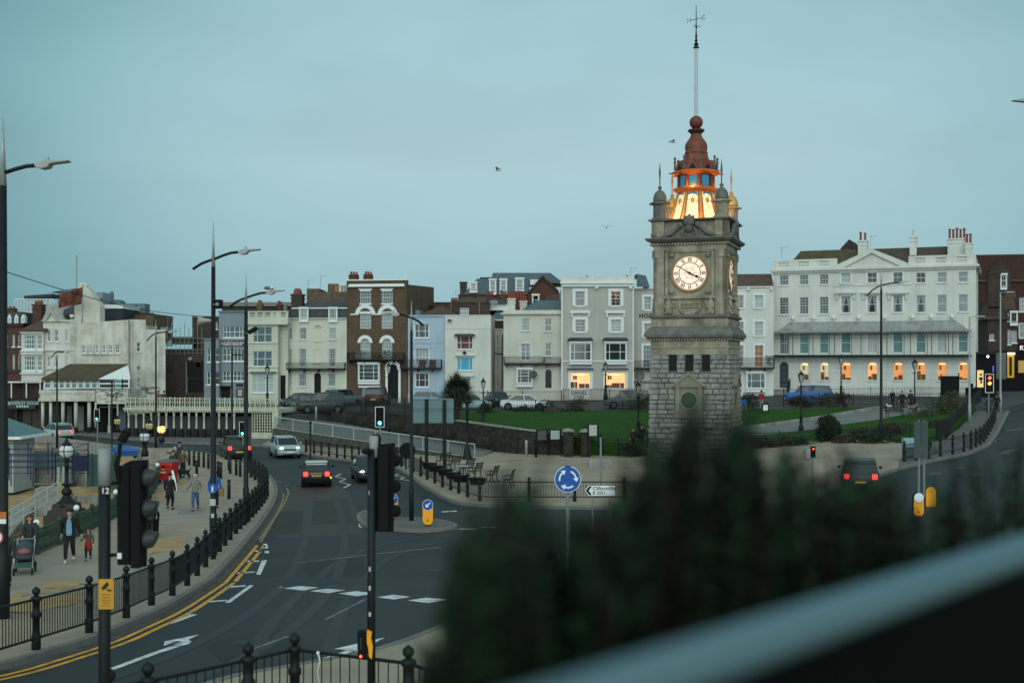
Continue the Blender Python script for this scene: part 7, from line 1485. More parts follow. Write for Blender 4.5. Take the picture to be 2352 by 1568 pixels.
# --- roundabout sign
t=thing('roundabout_sign','round blue roundabout sign with three white circling arrows','road sign',P(1304,1100,35.3)-Vector((0,0,3.1)),0); zc=3.1; b=MB(); b.tube([(0,.06,-.6),(0,.06,zc+.42)],.055,8); b.cb((0,.06,zc+.43),(.2,.16,.14)); b.build('pole',GREYM,t)
b=MB(); b.lathe([(.385,0),(.385,.02)],32,(0,0,0),Matrix.Translation((0,0,zc))@Matrix.Rotation(PI/2,4,'X')); d=b.build('sign_plate',WSIGN,t); b=MB(); b.lathe([(.365,0),(.365,.012)],32,(0,0,0),Matrix.Translation((0,-.02,zc))@Matrix.Rotation(PI/2,4,'X')); b.build('sign_face',BLUS,d)
for i in range(3):
    b=MB(); T2=Matrix.Translation((0,0,zc))@Matrix.Rotation(R(120*i-30),4,'Y'); n=8; a0,a1=R(168),R(108)
    ring(b,.215,.265,-.04,-.033,0,T2,8,R(100),R(160)); a=R(100); rm=.24; e=(rm*cos(a),rm*sin(a)); tx_,tz_=(sin(a),-cos(a)); 
    b.ext([(e[0]+cos(a)*.085,e[1]+sin(a)*.085),(e[0]-cos(a)*.085,e[1]-sin(a)*.085),(e[0]+tx_*.12,e[1]+tz_*.12)],-.041,-.034,T2); b.build('arrow',WSIGN,d)
# --- Cliftonville direction sign
t=thing('direction_sign','white arrow shaped direction sign reading Cliftonville B 2051','road sign',P(1378,1126,50)-Vector((0,0,2.0)),0); b=MB(); zc=2.0; L0=.6
out=[(-.62,0),(-.47,-.21),(.62,-.21),(.62,.21),(-.47,.21)]; b.ext([(x*1.02,zc+z*1.08) for x,z in out],-.012,.02); b.build('sign_edge',BLACKM,t); b=MB(); b.ext([(x,zc+z) for x,z in out],-.022,-.0125); d=b.build('sign_plate',WSIGN,t)
b=MB(); b.ext([(-.58,zc),(-.44,zc-.18),(-.33,zc-.18),(-.47,zc),(-.33,zc+.18),(-.44,zc+.18)],-.03,-.0225); b.build('chevron',BLACKM,d); text('Cliftonville',.21,BLK,d,(-.30,-.026,zc+.085),align='LEFT',depth=.002); text('B 2051',.19,BLK,d,(-.30,-.026,zc-.10),align='LEFT',depth=.002)
b=MB(); 
for x in (-.3,.4): b.tube([(x,.05,-.4),(x,.05,zc+.1)],.035,6)
b.build('pole',GREYM,t)
# --- back of the big direction sign
t=thing('large_sign','back of a large grey direction sign on two black posts','road sign',P(995,1060,73),0); k=73/F0; X_=lambda u:(u-995)*k; Z_=lambda v:(1060-v)*k
b=MB(); b.box(X_(948),-.02,Z_(972),X_(1042),.02,Z_(915)); d=b.build('sign_plate',M('grey_sign_back',(.12,.185,.195),.5,.08,2),t,bevel=.02); b=MB()
for v in (917,938,943,970): b.box(X_(948),-.05,Z_(v)-.03,X_(1042),-.02,Z_(v)+.03)
b.build('sign_rail',M('sign_back_rail',(.10,.15,.16),.5,.08),d); b=MB(); b.tube([(X_(980),-.12,-.4),(X_(980),-.12,Z_(916))],.11,8); b.build('post',BLACK,t); b=MB(); b.tube([(X_(1021),-.12,-.4),(X_(1021),-.12,Z_(918))],.11,8); b.build('post',BLACK,t)
t=thing('round_sign_back','dark back of a round road sign beside the island lamp column','road sign',P(936,1079,72),0); b=MB(); b.lathe([(.48,0),(.48,.03)],20,(0,0,0),Matrix.Translation((0,0,1.15))@Matrix.Rotation(PI/2,4,'X')); b.build('sign_plate',BLACKM,t); b=MB(); b.tube([(0,.04,-.2),(0,.04,1.5)],.05,6); b.build('pole',GREYM,t)
# right hand twin sign poles and service cabinet
t=thing('twin_pole_sign','back of a narrow grey sign on two tall grey poles at the right','road sign',P(2116,1140,60),0); k=60/F0; b=MB(); 
for x in (-.12,.14): q=MB(); q.tube([(x,0,-.6),(x,0,3.75)],.055,8); q.build('pole',GREYM,t)
b.box(-.38,-.1,1.9,-.06,-.06,3.7); b.build('sign_plate',M('dim_sign_back',(.055,.075,.078),.6,.1,2,spec=.15),t); q=MB(); q.box(-.03,-.1,1.9,.3,-.06,3.7); q.build('sign_plate',M('dim_sign_back'),t)
t=thing('service_cabinet','grey street cabinet with a pale top behind the hill railing','cabinet',P(2086,1064,74),0); b=MB(); b.box(-.32,-.2,-.2,.32,.2,1.0); b.build('cabinet_body',M('dark_cabinet',(.05,.065,.07),.5,.1),t,bevel=.02); b=MB(); b.box(-.34,-.22,1.0,.34,.22,1.55); b.build('cabinet_top',M('pale_cabinet',(.22,.32,.34),.5,.1),t,bevel=.02)
# --- traffic signals
def lens(b_,c,r,mat,name,parent,T=None): q=MB(); q.smooth=True; q.ball(c,r,10,7,sy=.35,T=T); return q.build(name,mat,parent)
GRN=glow('green_signal',(.12,1,.72),4); REDL=glow('red_signal',(1,.06,.03),6); AMB=glow('amber_signal',(1,.33,.05),6); OFFL=M('unlit_lens',(.02,.015,.012),.3,.1)
def head(t,z,on,border=True,y=-.15,s=1.0,x=0):
    b=MB(); b.box(x-.28*s,y,z-.62*s,x+.28*s,y+.05,z+.62*s); hb=b.build('backing_board',BLACKM,t)
    if border: b=MB(); e=.035*s; b.box(x-.28*s,y-.012,z-.62*s,x-.28*s+e,y-.001,z+.62*s); b.box(x+.28*s-e,y-.012,z-.62*s,x+.28*s,y-.001,z+.62*s); b.box(x-.28*s+e,y-.012,z+.62*s-e,x+.28*s-e,y-.001,z+.62*s); b.box(x-.28*s+e,y-.012,z-.62*s,x+.28*s-e,y-.001,z-.62*s+e); b.build('white_border',WSIGN,hb)
    for i,(c,m) in enumerate((('red',REDL),('amber',AMB),('green',GRN))):
        lens(None,(x,y-.03,z+(.36-.36*i)*s),.115*s,m if c in on else OFFL,'signal_lens',t)
        q=MB(); n=10; rings=[[(x+.13*s*cos(a),y-d,z+(.36-.36*i)*s+.13*s*sin(a)) for a in [PI*j/n for j in range(n+1)]] for d in (.01,.22)]
        for j in range(n): q.quad(rings[0][j],rings[0][j+1],rings[1][j+1],rings[1][j])
        q.build('hood',BLACKM,t)
def signal(u,v,Y,zb,on,label,border=True,lightE=0,s=1.0):
    p=P(u,v,Y); t=thing('traffic_signal',label,'traffic signal',(p.x,Y,zb),0,'traffic signals'); z=p.z-zb; b=MB(); b.tube([(0,.02,-.2),(0,.02,z+.65*s)],.06,8); b.build('pole',GREYM,t); head(t,z,on,border,s=s)
signal(873,957,70,0,('green',),'traffic signal showing green behind the centre pole',s=.95); signal(224,953,107,.1,('green',),'green traffic signal in front of the cream colonnade',s=.85); signal(558,985,88,.1,('green',),'green traffic signal beside the third street lamp',s=.85); signal(2271,880,100,2.0,('red','amber'),'traffic signal showing red and amber on the hill',s=1.25)
signal(46,967,118,.1,('green',),'small distant green traffic signal at the far left',False,s=.5); signal(1866,1037,62,.6,('red',),'half hidden red signal behind the dark bush',False,s=.45)
p=P(864,1010,60); t=thing('traffic_signal','small lamp head with one red light just below the green signal','traffic signal',(p.x,60,0),0); z=p.z; b=MB(); b.tube([(0,0,-.2),(0,0,z-.1)],.06,8); b.build('pole',GREYM,t); b=MB(); b.lathe([(.12,z-.75),(.12,z-.35),(.22,z-.3),(.24,z+.1),(.18,z+.28)],10); b.build('lamp_housing',BLACKM,t); lens(None,(0,-.24,z-.05),.075,REDL,'signal_lens',t)
# near left signal pole
Y=12.3; p=P(240,836,Y); zg=H(p.x,Y)+.13; t=thing('signal_pole','near black signal pole with grey cap and orange camera notice at the left','signal pole',(p.x,Y,zg),0)
ztop=EYE-(1030-836)/F0*Y-zg; k=Y/F0
b=MB(); b.smooth=True; b.tube([(0,0,-.2),(0,0,ztop-.37)],.060,14); b.build('pole',BLACK,t); b=MB(); b.smooth=True; b.tube([(0,0,ztop-.37),(0,0,ztop)],.064,14); b.build('grey_cap',M('grey_cap',(.24,.265,.27),.5,.06,2),t)
text('12',.085,WSIGN,t,(.028,-.064,ztop-.42),depth=.002)
zs=EYE-(1360-836)/F0*Y-zg; b=MB(); b.box(-.075+.045,-.085,zs-.15,.075+.045,-.075,zs+.15); sg=b.build('camera_notice',M('orange_notice',(.55,.27,.03),.5,.1,3),t); b=MB(); x=.045; b.ext([(x-.05,zs+.06),(x-.03,zs+.04),(x+.03,zs+.09),(x+.01,zs+.125)],-.089,-.0855); b.ext([(x-.01,zs+.06),(x+.02,zs+.03),(x+.055,zs+.03),(x+.055,zs+.045),(x+.02,zs+.05)],-.089,-.0855); b.build('camera_symbol',BLK,sg)
for i in range(5): bars(sg,M('brown_print',(.16,.07,.012),.6,.1),x,-.0855,zs-.005-i*.028,.10-.02*(i%2),.008,5,i)
for z in (zs+.1,zs-.1): b=MB(); b.lathe([(.064,z-.012),(.064,z+.012)],12); b.build('clamp',GREYM,t)
X=lambda u:(u-240)*k; Z=lambda v:EYE-(v-836)/F0*Y-zg
b=MB(); b.ext([(X(270),Z(1299)),(X(324),Z(1306)),(X(328),Z(1058)),(X(291),Z(1060)),(X(274),Z(1068))],.12,.20); b.build('backing_board',BLACKM,t)
b=MB(); b.box(X(267),.02,Z(1298),X(296),.14,Z(1070)); b.build('signal_body',BLACKM,t,bevel=.01); b=MB(); b.box(X(300),-.02,Z(1304),X(323),.12,Z(1068)); b.build('signal_body',BLACKM,t,bevel=.01)
for vc in (1099,1170,1242):
    b=MB(); b.smooth=True; rr=.095; n=14; ra=[];
    T2=Matrix.Translation((X(324),.10,Z(vc)))@Matrix.Rotation(PI/2,4,'Y')
    b.loft([[(X(324)+d+e*(zz_+1)*.5,.10+rr*q*cos(PI*2*j/14),Z(vc)+rr*q*zz_) for j in range(14) for zz_ in (sin(PI*2*j/14),)] for d,e,q in ((0,0,1),(.03,.01,1),(.085,.055,.82),(.09,.06,.78))]); b.build('hood',M('worn_black_hood',(.03,.034,.036),.5,.2,4),t)
for z in (Z(1110),Z(1275)): b=MB(); b.tube([(0,0,z),(X(285),.08,z)],.018,6); b.build('bracket',BLACKM,t)
b=MB(); b.box(X(268),.015,Z(1283),X(278),.019,Z(1270)); b.build('sticker',WSIGN,t)
b=MB(); b.box(-.035,-.05,0,.035,.05,.13,Matrix.Translation((X(279),0,Z(1014)))@Matrix.Rotation(R(28),4,'Y')); b.build('detector_box',BLACKM,t,bevel=.006); b=MB(); b.tube([(X(276),0,Z(1018)),(X(274),0,Z(1040)),(X(268),0,Z(1068)),(X(272),.02,Z(1110))],[.022,.018,.03,.02],8); b.build('detector_stem',BLACKM,t)
# near centre signal pole
Y=16.8; p=P(853,836,Y); zg=H(p.x,Y)+.13; k=Y/F0; t=thing('signal_pole','near black signal pole with push button box in the centre of the view','signal pole',(p.x,Y,zg),0); X=lambda u:(u-853)*k; Z=lambda v:EYE-(v-836)/F0*Y-zg
b=MB(); b.smooth=True; b.tube([(0,0,-.2),(0,0,Z(1030))],.057,14); b.build('pole',BLACK,t); b=MB(); b.smooth=True; b.tube([(X(858),.03,Z(1050)),(X(858),.03,Z(1001))],.062,12); b.build('grey_cap',M('grey_cap'),t)
b=MB(); b.ext([(X(843),Z(1222)),(X(902),Z(1223)),(X(905),Z(1018)),(X(862),Z(1022)),(X(843),Z(1040))],.10,.16); b.build('backing_board',BLACKM,t); b=MB(); b.box(X(868),-.02,Z(1220),X(892),.1,Z(1026)); b.build('signal_body',BLACKM,t,bevel=.01)
b=MB(); b.ball((X(844),-.02,Z(1036)),.085,12,7,sz=.55); b.build('detector_dome',BLACKM,t)
for vc in (1060,1120,1178): b=MB(); b.smooth=True; b.lathe([(.09,0),(.09,.12),(.06,.16)],10,(0,0,0),Matrix.Translation((X(895),.16,Z(vc)))@Matrix.Rotation(R(60),4,'Z')@Matrix.Rotation(PI/2,4,'Y')); b.build('hood',BLACKM,t)
b=MB(); b.box(X(824),-.16,Z(1506),X(844),-.02,Z(1443)); pb=b.build('push_button_box',BLACKM,t,bevel=.015); b=MB(); b.ext([(X(845),Z(1443)),(X(856),Z(1447)),(X(854),Z(1460)),(X(858),Z(1480)),(X(856),Z(1508)),(X(850),Z(1502)),(X(848),Z(1480)),(X(845),Z(1470))],-.13,-.02); b.build('yellow_side',YEL,pb); b=MB(); b.smooth=True; b.ball((X(832),-.165,Z(1500)),.018,10,6); b.build('wait_light',REDL,pb)
b=MB(); 
for a in range(4): b.box(X(832)-.006,-.163,Z(1462+a*7),X(832)+.006,-.161,Z(1458+a*7))
b.build('walking_symbol',M('grey_symbol',(.1,.1,.1),.5,.1),pb)
for v,w in ((1305,.03),(1348,.03),(1408,.03),(1130,.01)): b=MB(); b.box(X(848),-.0605,Z(v+5),X(848)+w,-.056,Z(v-5)); b.build('sticker',M('worn_sticker',(.4,.42,.42),.6,.4,20),t)
# notices on the left street lamp column
t=thing('column_notice','orange and white notice plates with a 20 limit disc on the left street lamp','notice',P(13,1186,29),0); k=29/F0; b=MB(); b.box(-.07,-.2,-.02,.09,-.19,.14); b.build('orange_plate',M('orange_plate',(.45,.13,.03),.5,.2,4),t); b=MB(); b.box(-.07,-.2,-.14,.09,-.19,-.03); b.build('white_plate',WSIGN,t); b=MB(); T2=Matrix.Translation((-.13,-.2,-.46))@Matrix.Rotation(PI/2,4,'X'); b.lathe([(.17,0),(.17,.015)],20,(0,0,0),T2); d=b.build('disc',M('red_disc',(.35,.02,.02),.5,.1),t); b=MB(); b.lathe([(.135,0),(.135,.02)],20,(0,0,0),Matrix.Translation((-.13,-.199,-.46))@Matrix.Rotation(PI/2,4,'X')); b.build('disc_face',WSIGN,d); text('20',.17,BLK,d,(-.13,-.225,-.46),depth=.002)
# stickers and blue disc on the second lamp post
t=thing('shared_path_sign','blue shared path disc and stickers on the second street lamp column','road sign',P(491,1120,43.8)-Vector((0,.17,0)),0); b=MB(); b.lathe([(.18,0),(.18,.02)],24,(0,0,0),Matrix.Rotation(PI/2,4,'X')); d=b.build('disc',BLUS,t); b=MB(); b.ball((0,-.03,.085),.026,6,4); b.box(-.032,-.032,-.03,.032,-.024,.055); b.box(-.032,-.032,-.13,-.008,-.024,-.03); b.box(.008,-.032,-.13,.032,-.024,-.03); b.build('walking_symbol',WSIGN,d)
q=MB(); q.box(-.1,.0,-.62,.1,.02,-.38); q.build('sticker',M('worn_sticker'),t); q=MB(); q.box(-.06,.0,-1.05,.05,.02,-.9); q.build('sticker',M('worn_sticker'),t)
# info boards, notice board, stone block seat, benches
for u,v,Y,w,h,l,face in ((1275,1052,91,.72,.75,'map board in a black frame by the garden entrance',M('map_board',(.30,.36,.36),.5,.3,6)),(1245,1052,92,.7,.8,'dark interpretation board left of the pale map board',M('dark_board',(.06,.07,.07),.5,.4,8)),(1362,1040,90,.62,.9,'tall black framed notice board with a white sheet',M('white_sheet',(.42,.43,.42),.5,.3,6)),(1758,960,108,.45,.6,'small white sign on a post on the right lawn',WSIGN)):
    p=P(u,v,Y); t=thing('notice_board',l,'notice board',p,0); b=MB(); ht=2.2 if Y<100 else 1.3
    b.tube([(-w*.6,0,-.2),(-w*.6,0,ht)],.04,5); b.tube([(w*.6,0,-.2),(w*.6,0,ht)],.04,5); b.build('frame',BLACK,t); b=MB(); b.box(-w*.55,-.04,ht-h-.1,w*.55,.02,ht-.05); b.build('board',BLACK,t); b=MB(); b.box(-w*.46,-.055,ht-h-.02,w*.46,-.042,ht-.13); b.build('sheet',face,t)
for u,v,Y,l,w in ((1377,1070,81,'rounded stone block seat on the sandy plaza',.75),(1735,1075,78,'low pale concrete block right of the tower',.55),(1870,1078,77,'low pale concrete block beside the half hidden signal',.6)):
    t=thing('stone_block',l,'block seat',P(u,v,Y)); t.location.z=H(t.location.x,Y)+.13; b=MB(); b.box(-w,-.3,-.05,w,.3,.55); b.build('block',CONC,t,bevel=.08)
WOOD=M('dark_slatted_wood',(.045,.035,.028),.7,.3,5)
def bench(label,loc,rz,group,L_=1.6):
    t=thing('park_bench',label,'bench',loc,rz,group); b=MB()
    for i in range(3): b.box(-L_/2,-.42+i*.13,.43,L_/2,-.32+i*.13,.46)
    b.build('seat',WOOD,t); b=MB()
    for i in range(4): b.box(-L_/2,.02+i*.035,.55+i*.11,L_/2,.05+i*.035,.63+i*.11)
    b.build('backrest',WOOD,t)
    for s in (-1,1): b=MB(); x=s*L_*.42; b.tube([(x,-.45,0),(x,-.36,.25),(x,-.4,.42),(x,0,.42),(x,.17,1.0)],.028,5); b.tube([(x,.0,.42),(x,-.02,.2),(x,.12,0)],.028,5); b.tube([(x,-.4,.42),(x,-.42,.64),(x,.02,.66)],.024,5); b.build('leg',BLACK,t)
    return t
ordn=['first','second','third','fourth','fifth','sixth','seventh','eighth','ninth','tenth']
dirn=(RB[1]-RB[0]); rzb=math.atan2(dirn.y,dirn.x); b0=None
for i in range(10):
    p=RB[0].lerp(RB[1],(i+.5)/10+.02); p=p+Vector((-.35,-.55,.05)); l=f'slatted bench along the flint wall, {ordn[i]} in the row counted from the car park'
    if b0 is None: b0=bench(l,p,rzb,'benches along the flint wall')
    else: dup(b0,p,rzb,l)
dup(b0,P(1270,960,109)+Vector((0,0,0)),0,'bench at the back of the lawn in front of the white saloon car') ; dup(b0,P(1318,948,112),0,'bench at the back of the lawn near the beige hotel')
dup(b0,P(2053,960,104),2.4,'black bench on the garden path beside the dog walkers'); dup(b0,P(1745,947,112),0,'bench behind the lawn beside the person in red')
# seats behind the plaza railing (benches with arms) and trough planters on the railing
pl0=None; st0=None
for i,q in enumerate([(1660,760),(1755,795),(1885,830),(1965,865),(2120,900),(2270,945)]):
    u,v=za3(*q); p=G(u,v,.13); l=f'wooden armchair seat on the plaza, {ordn[i]} of six behind the planted railing'
    if st0 is None: st0=bench(l,p,R(-140),'wooden armchair seats on the plaza',.9)
    else: dup(st0,p,R(-140+8*i),l)
for i,q in enumerate([(1520,895),(1575,925),(1665,965),(1740,1000),(1800,1030),(1960,1060)]):
    u,v=za3(*q); p=G(u,v,.13); l=f'black trough planter on the plaza railing, {ordn[i]} of six from the left'
    if pl0 is None:
        pl0=thing('trough_planter',l,'planter',p,0,'trough planters on the plaza railing'); b=MB(); b.loft([[(-.32,-.14,.75),(.32,-.14,.75),(.32,.14,.75),(-.32,.14,.75)],[(-.4,-.2,1.1),(.4,-.2,1.1),(.4,.2,1.1),(-.4,.2,1.1)]]); b.build('trough',BLACKM,pl0); b=MB(); b.box(-.36,-.17,1.1,.36,.17,1.12); b.build('soil',M('soil',(.02,.016,.012),.9,.2),pl0)
    else: dup(pl0,p,R(-35),l)
pl0.rotation_euler.z=R(-35)
t=thing('cafe_table','small pale round table between the plaza seats','table',G(*za3(1830,860),.13)); b=MB(); b.lathe([(.45,.70),(.45,.74)],16); b.build('tabletop',M('pale_table',(.25,.30,.30),.4,.1),t); b=MB(); b.lathe([(.25,0),(.04,.06),(.04,.7)],10); b.build('leg',BLACK,t)
# grey marker posts
for u,v,Y,l in ((1209,1044,91,'grey marker post with a blue top by the flint wall'),(1231,1046,90,'short dark marker post by the garden entrance'),(726,960,115,'grey marker post at the top of the ramp')):
    t=thing('marker_post',l,'bollard',P(u,v,Y)); b=MB(); b.smooth=True; b.lathe([(.1,-.2),(.1,.95),(.09,1.05),(.03,1.1)],10); b.build('post',GALV if 'grey' in l else BLACKM,t)
for u,v,l in ((1305,1045,'left'),(1345,1046,'right')):
    t=thing('gate_pier',f'dark gate pier at the {l} side of the garden entrance','pier',P(u,v,90.5)); b=MB(); b.box(-.35,-.35,-.3,.35,.35,1.75); b.build('shaft',STONED,t); b=MB(); b.lathe([(.6,1.75),(.62,1.85),(.35,1.95),(.1,2.0)],4,ang=PI/4); b.build('cap',CONC,t)
for u,l in ((1805,'l'),(2185,'wide dark'),(2240,'tall dark')):
    if l=='l': continue
    t=thing('gate_pier',f'{l} gate pier in front of the long white block corner','pier',P(u-10,935,118)); b=MB(); b.box(-.4,-.4,-.5,.4,.4,1.9); b.build('shaft',BLACKM,t); b=MB(); b.ball((0,0,2.1),.25,8,6); b.build('cap',BLACKM,t)
t=thing('notice_board','tall black board between two gate piers in front of the long white block','notice board',P(2183,935,117)); b=MB(); b.box(-.85,-.06,.9,.75,.06,3.0); b.build('board',BLACKM,t); b=MB(); b.tube([(-.9,0,-.2),(-.9,0,3.2)],.06,5); b.tube([(.8,0,-.2),(.8,0,3.3)],.06,5); b.build('frame',BLACK,t)
t=thing('banner_notice','white hand lettered notice tied to the beige hotel railing','notice',P(1330,905,128.4)); b=MB(); b.box(-1.1,-.03,-.5,1.1,0,.45); b.build('cloth',M('banner_cloth',(.38,.37,.33),.7,.2,3),t); text('DANIEL',.5,BLK,t,(0,-.04,.15),depth=.003); text('ONIS',.46,BLK,t,(0,-.04,-.27),depth=.003)
# speed camera style rear of lamps on the wall etc: small cctv pole by the deck
for u,vb,vt,Y,l in ((257,1050,878,95,'dark slim pole in front of the graffiti wall'),(713,1060,970,82,'short dark sign pole on the pavement below the ramp wall'),(1380,1112,1000,66,'grey sign post on the plaza beside the stone block')):
    t=thing('sign_pole',l,'pole',P(u,vb,Y)); h=(vb-vt)*Y/F0; b=MB(); b.tube([(0,0,-.2),(0,0,h)],.06,6); b.build('pole',GREYM if 'grey' in l else BLACK,t); b=MB(); b.ball((0,0,h),.1,6,4); b.build('cap',BLACKM,t)
# ---- beach side: kiosk, blue railings, steps, shed
t=thing('beach_kiosk','white beach kiosk with a green standing seam hipped roof at the left edge','kiosk',P(-14,1100,72),0); k=72/F0; b=MB(); b.box(-2.6,0,-.8,1.15,3.2,2.75); b.build('wall',M('dull_white_boards',(.36,.38,.37),.6,.12,2,streak=.2),t); b=MB(); zr=EYE-(1001-836)/F0*72-t.location.z
b.add([(-3.4,-.6,zr),(1.75,-.6,zr),(1.75,4,zr),(-3.4,4,zr),(-1.2,1.7,zr+1.25),(-.6,1.7,zr+1.25)],[(0,1,5,4),(1,2,5),(2,3,4,5),(3,0,4),(0,3,2,1)]); GR=M('green_metal_roof',(.07,.145,.145),.45,.12,2); ro=b.build('roof',GR,t); b=MB()
for i in range(9): f_=(i+.5)/9; b.tube([(lerp(-3.4,1.75,f_),-.62,zr+.02),(lerp(-1.2,-.6,f_),1.7,zr+1.28)],.03,4)
b.build('roof_seams',GR,ro); b=MB(); b.box(-3.5,-.75,zr-.16,1.85,-.6,zr+.0); b.box(1.75,-.6,zr-.16,1.9,4,zr); b.build('gutter',WHITE,ro); b=MB(); b.box(-.9,-.03,.2,-.1,0,2.2); b.box(.4,-.03,.9,.9,0,2.0); b.build('door',GL[2],t)
t=thing('beach_shed','low shed with a grey green pitched roof under the sea wall','shed',P(90,1065,76),0); b=MB(); b.box(-1.9,0,-1.2,2.0,2.4,-.2); b.build('wall',CONC,t); b=MB(); b.add([(-2.1,-.2,-.25),(2.2,-.2,-.25),(1.9,1.2,.75),(-1.6,1.2,.75),(-2.1,2.6,-.25),(2.2,2.6,-.25)],[(0,1,2,3),(3,2,5,4),(0,3,4),(1,5,2)]); b.build('roof',M('grey_green_felt',(.085,.11,.105),.8,.2,2),t)
NAV=M('blue_painted_rail',(.012,.02,.06),.5,.2,2)
t=thing('blue_railings','dark blue railings round the beach access ramp below the kiosk','railing',P(85,1095,66),0); b=MB()
for (x0,y0,z0_,x1,y1,z1_) in ((-2.6,0,.1,1.0,0,.1),(1.0,0,.1,2.6,1.2,.0),(-2.6,2.5,.5,1.9,2.5,.5),(1.0,0,.1,1.9,2.5,.5),(-2,1.2,.3,1.5,1.4,.3)):
    p=Vector((x0,y0,z0_)); q=Vector((x1,y1,z1_)); n=max(2,int((q-p).length/1.1))
    for i in range(n+1): m=p.lerp(q,i/n); b.tube([m-Vector((0,0,.6)),m+Vector((0,0,1.2))],.035,5)
    for z in (.1,.45,.8,1.15): b.tube([p+Vector((0,0,z)),q+Vector((0,0,z))],.02,5)
b.build('railing_frame',NAV,t); b=MB(); b.box(1.0,2.4,.1,1.9,2.46,1.0); b.build('blue_panel',NAV,t)
t=thing('beach_steps','worn concrete steps leading from the blue railings down to the sand','steps',P(118,1116,62),R(8)); b=MB()
for i in range(4): b.box(-2.6,-.5-.3*i,-1.2,1.5+.25*i,4-.3*i-.5,-.15-.17*i) if False else b.box(-.8,-.25*i,-1.6,.45+.2*i,1.2,-.10-.17*i)
b.build('treads',CONC,t)
t=thing('white_hand_rails','pale sloping hand rails beside the beach slipway at the left','railing',P(40,1190,55),0); b=MB(); WR=M('pale_rail',(.30,.34,.32),.5,.15,2)
for i in range(6): x=-.8+i*.42; z=-.9+i*.28; b.tube([(x,i*.3,z-.3),(x,i*.3,z+1.0)],.035,5)
for dz in (.35,.7,1.0): b.tube([(-.8,0,-.9+dz),(1.3,1.5,.5+dz)],.03,5)
b.tube([(1.3,1.5,-.9),(1.3,1.5,2.2)],.07,6); b.tube([(1.5,1.6,-.9),(1.5,1.6,2.2)],.07,6); b.build('rail_frame',WR,t); b=MB(); b.box(1.32,1.48,.6,1.48,1.56,1.5); b.build('notice',M('yellow_notice',(.33,.31,.12),.6,.3,4),t)
b=MB(); T2=None; slab(b,P(-25,1215,52),P(60,1130,62),-2,-2,-.7,-.1,1.0); tag(b.build('slipway_wall',CONC),'pale sloping slipway wall beside the hand rails at the left edge','wall')
t=thing('pier_block','stone pier block carrying the globe lamps behind the red bin','pier',P(352,1092,74)); b=MB(); b.box(-1.1,-.6,-1,1.1,1.2,.75); b.build('shaft',CONC,t); b=MB(); b.box(-1.2,-.7,.75,1.2,1.3,.9); b.build('coping',CONC,t)
t=thing('pier_block','stepped dark stone base of the large globe lamp beside the balustrade','pier',P(153,1198,56.0)); t.location=(P(153,1035,56).x,56,0); b=MB(); b.loft([[(-s_,-s_,z_),(s_,-s_,z_),(s_,s_,z_),(-s_,s_,z_)] for s_,z_ in ((.78,-1),(.78,.12),(.66,.14),(.64,.34),(.52,.36),(.48,.62))]); b.build('block',M('dark_brown_stone',(.045,.035,.028),.8,.3,2),t)
for u,v,Y,l in ((205,1085,72,'green panelled gate in the sea wall'),): 
    t=thing('beach_gate',l,'gate',P(234,1082,73)); b=MB(); b.box(-.9,0,-.9,.9,.08,1.0); b.build('panel',GREENI,t); b=MB(); b.box(-1.0,-.02,-.9,-.9,.1,1.1); b.box(.9,-.02,-.9,1,.1,1.1); b.build('frame',CONC,t)
b=MB(); slab(b,P(150,1060,78),P(330,1075,74),-2,-2,-.1,.2,.4); tag(b.build('beach_wall',CONC),'low stained beach wall running behind the large globe lamp','wall')
b=MB(); slab(b,P(190,1105,68),P(300,1128,66),-2,-2,-.35,-.3,.5); tag(b.build('beach_kerb',CONC),'low pale ledge half buried in sand beside the green gate','wall')
# small rubbish bin by the balustrade, drifting white flag on the balustrade
t=thing('litter_bin','slim black litter bin on the promenade behind the signal head','bin',G(350,1232,.13)); b=MB(); b.smooth=False; b.lathe([(.24,0),(.28,.8),(.3,.82),(.26,1.0),(.1,1.08)],10); b.build('body',BLACKM,t)
b=MB(); p=P(396,1118,66); b.loft([[p+Vector((x,0,z)) for x,z in ((-.05,.9),(.05,.9),(.05,.88),(-.05,.88))],[p+Vector((x+.1,-.05,z)) for x,z in ((-.1,.3),(.12,.3),(.12,.28),(-.1,.28))],[p+Vector((x+.18,0,z)) for x,z in ((-.03,-.25),(.08,-.25),(.08,-.27),(-.03,-.27))]]); tag(b.build('white_bag',WHITE),'white plastic bag tied to the balustrade beside the red bin','bag')
# ================= vehicles =================
CGL=M('car_glass',(.014,.022,.025),.12,.2,1,spec=.45); RIM=M('alloy_rim',(.11,.115,.12),.4,.1,metal=.4); CHR=M('chrome',(.5,.5,.5),.2,.05,metal=.9); PLY=M('yellow_plate',(.6,.36,.02),.5,.1); PLW=M('white_plate',(.6,.6,.58),.5,.1)
HLON=glow('headlamp_lit',(.95,1,1),9); TLON=glow('tail_lamp_lit',(1,.03,.02),4.5); HLOFF=M('headlamp_off',(.25,.28,.28),.15,.1,spec=.9); TLOFF=M('tail_lamp_off',(.12,.01,.01),.3,.1)
def paint(n,c=()): return M('car_paint_'+n,c,.34,.06,1,spec=.3)
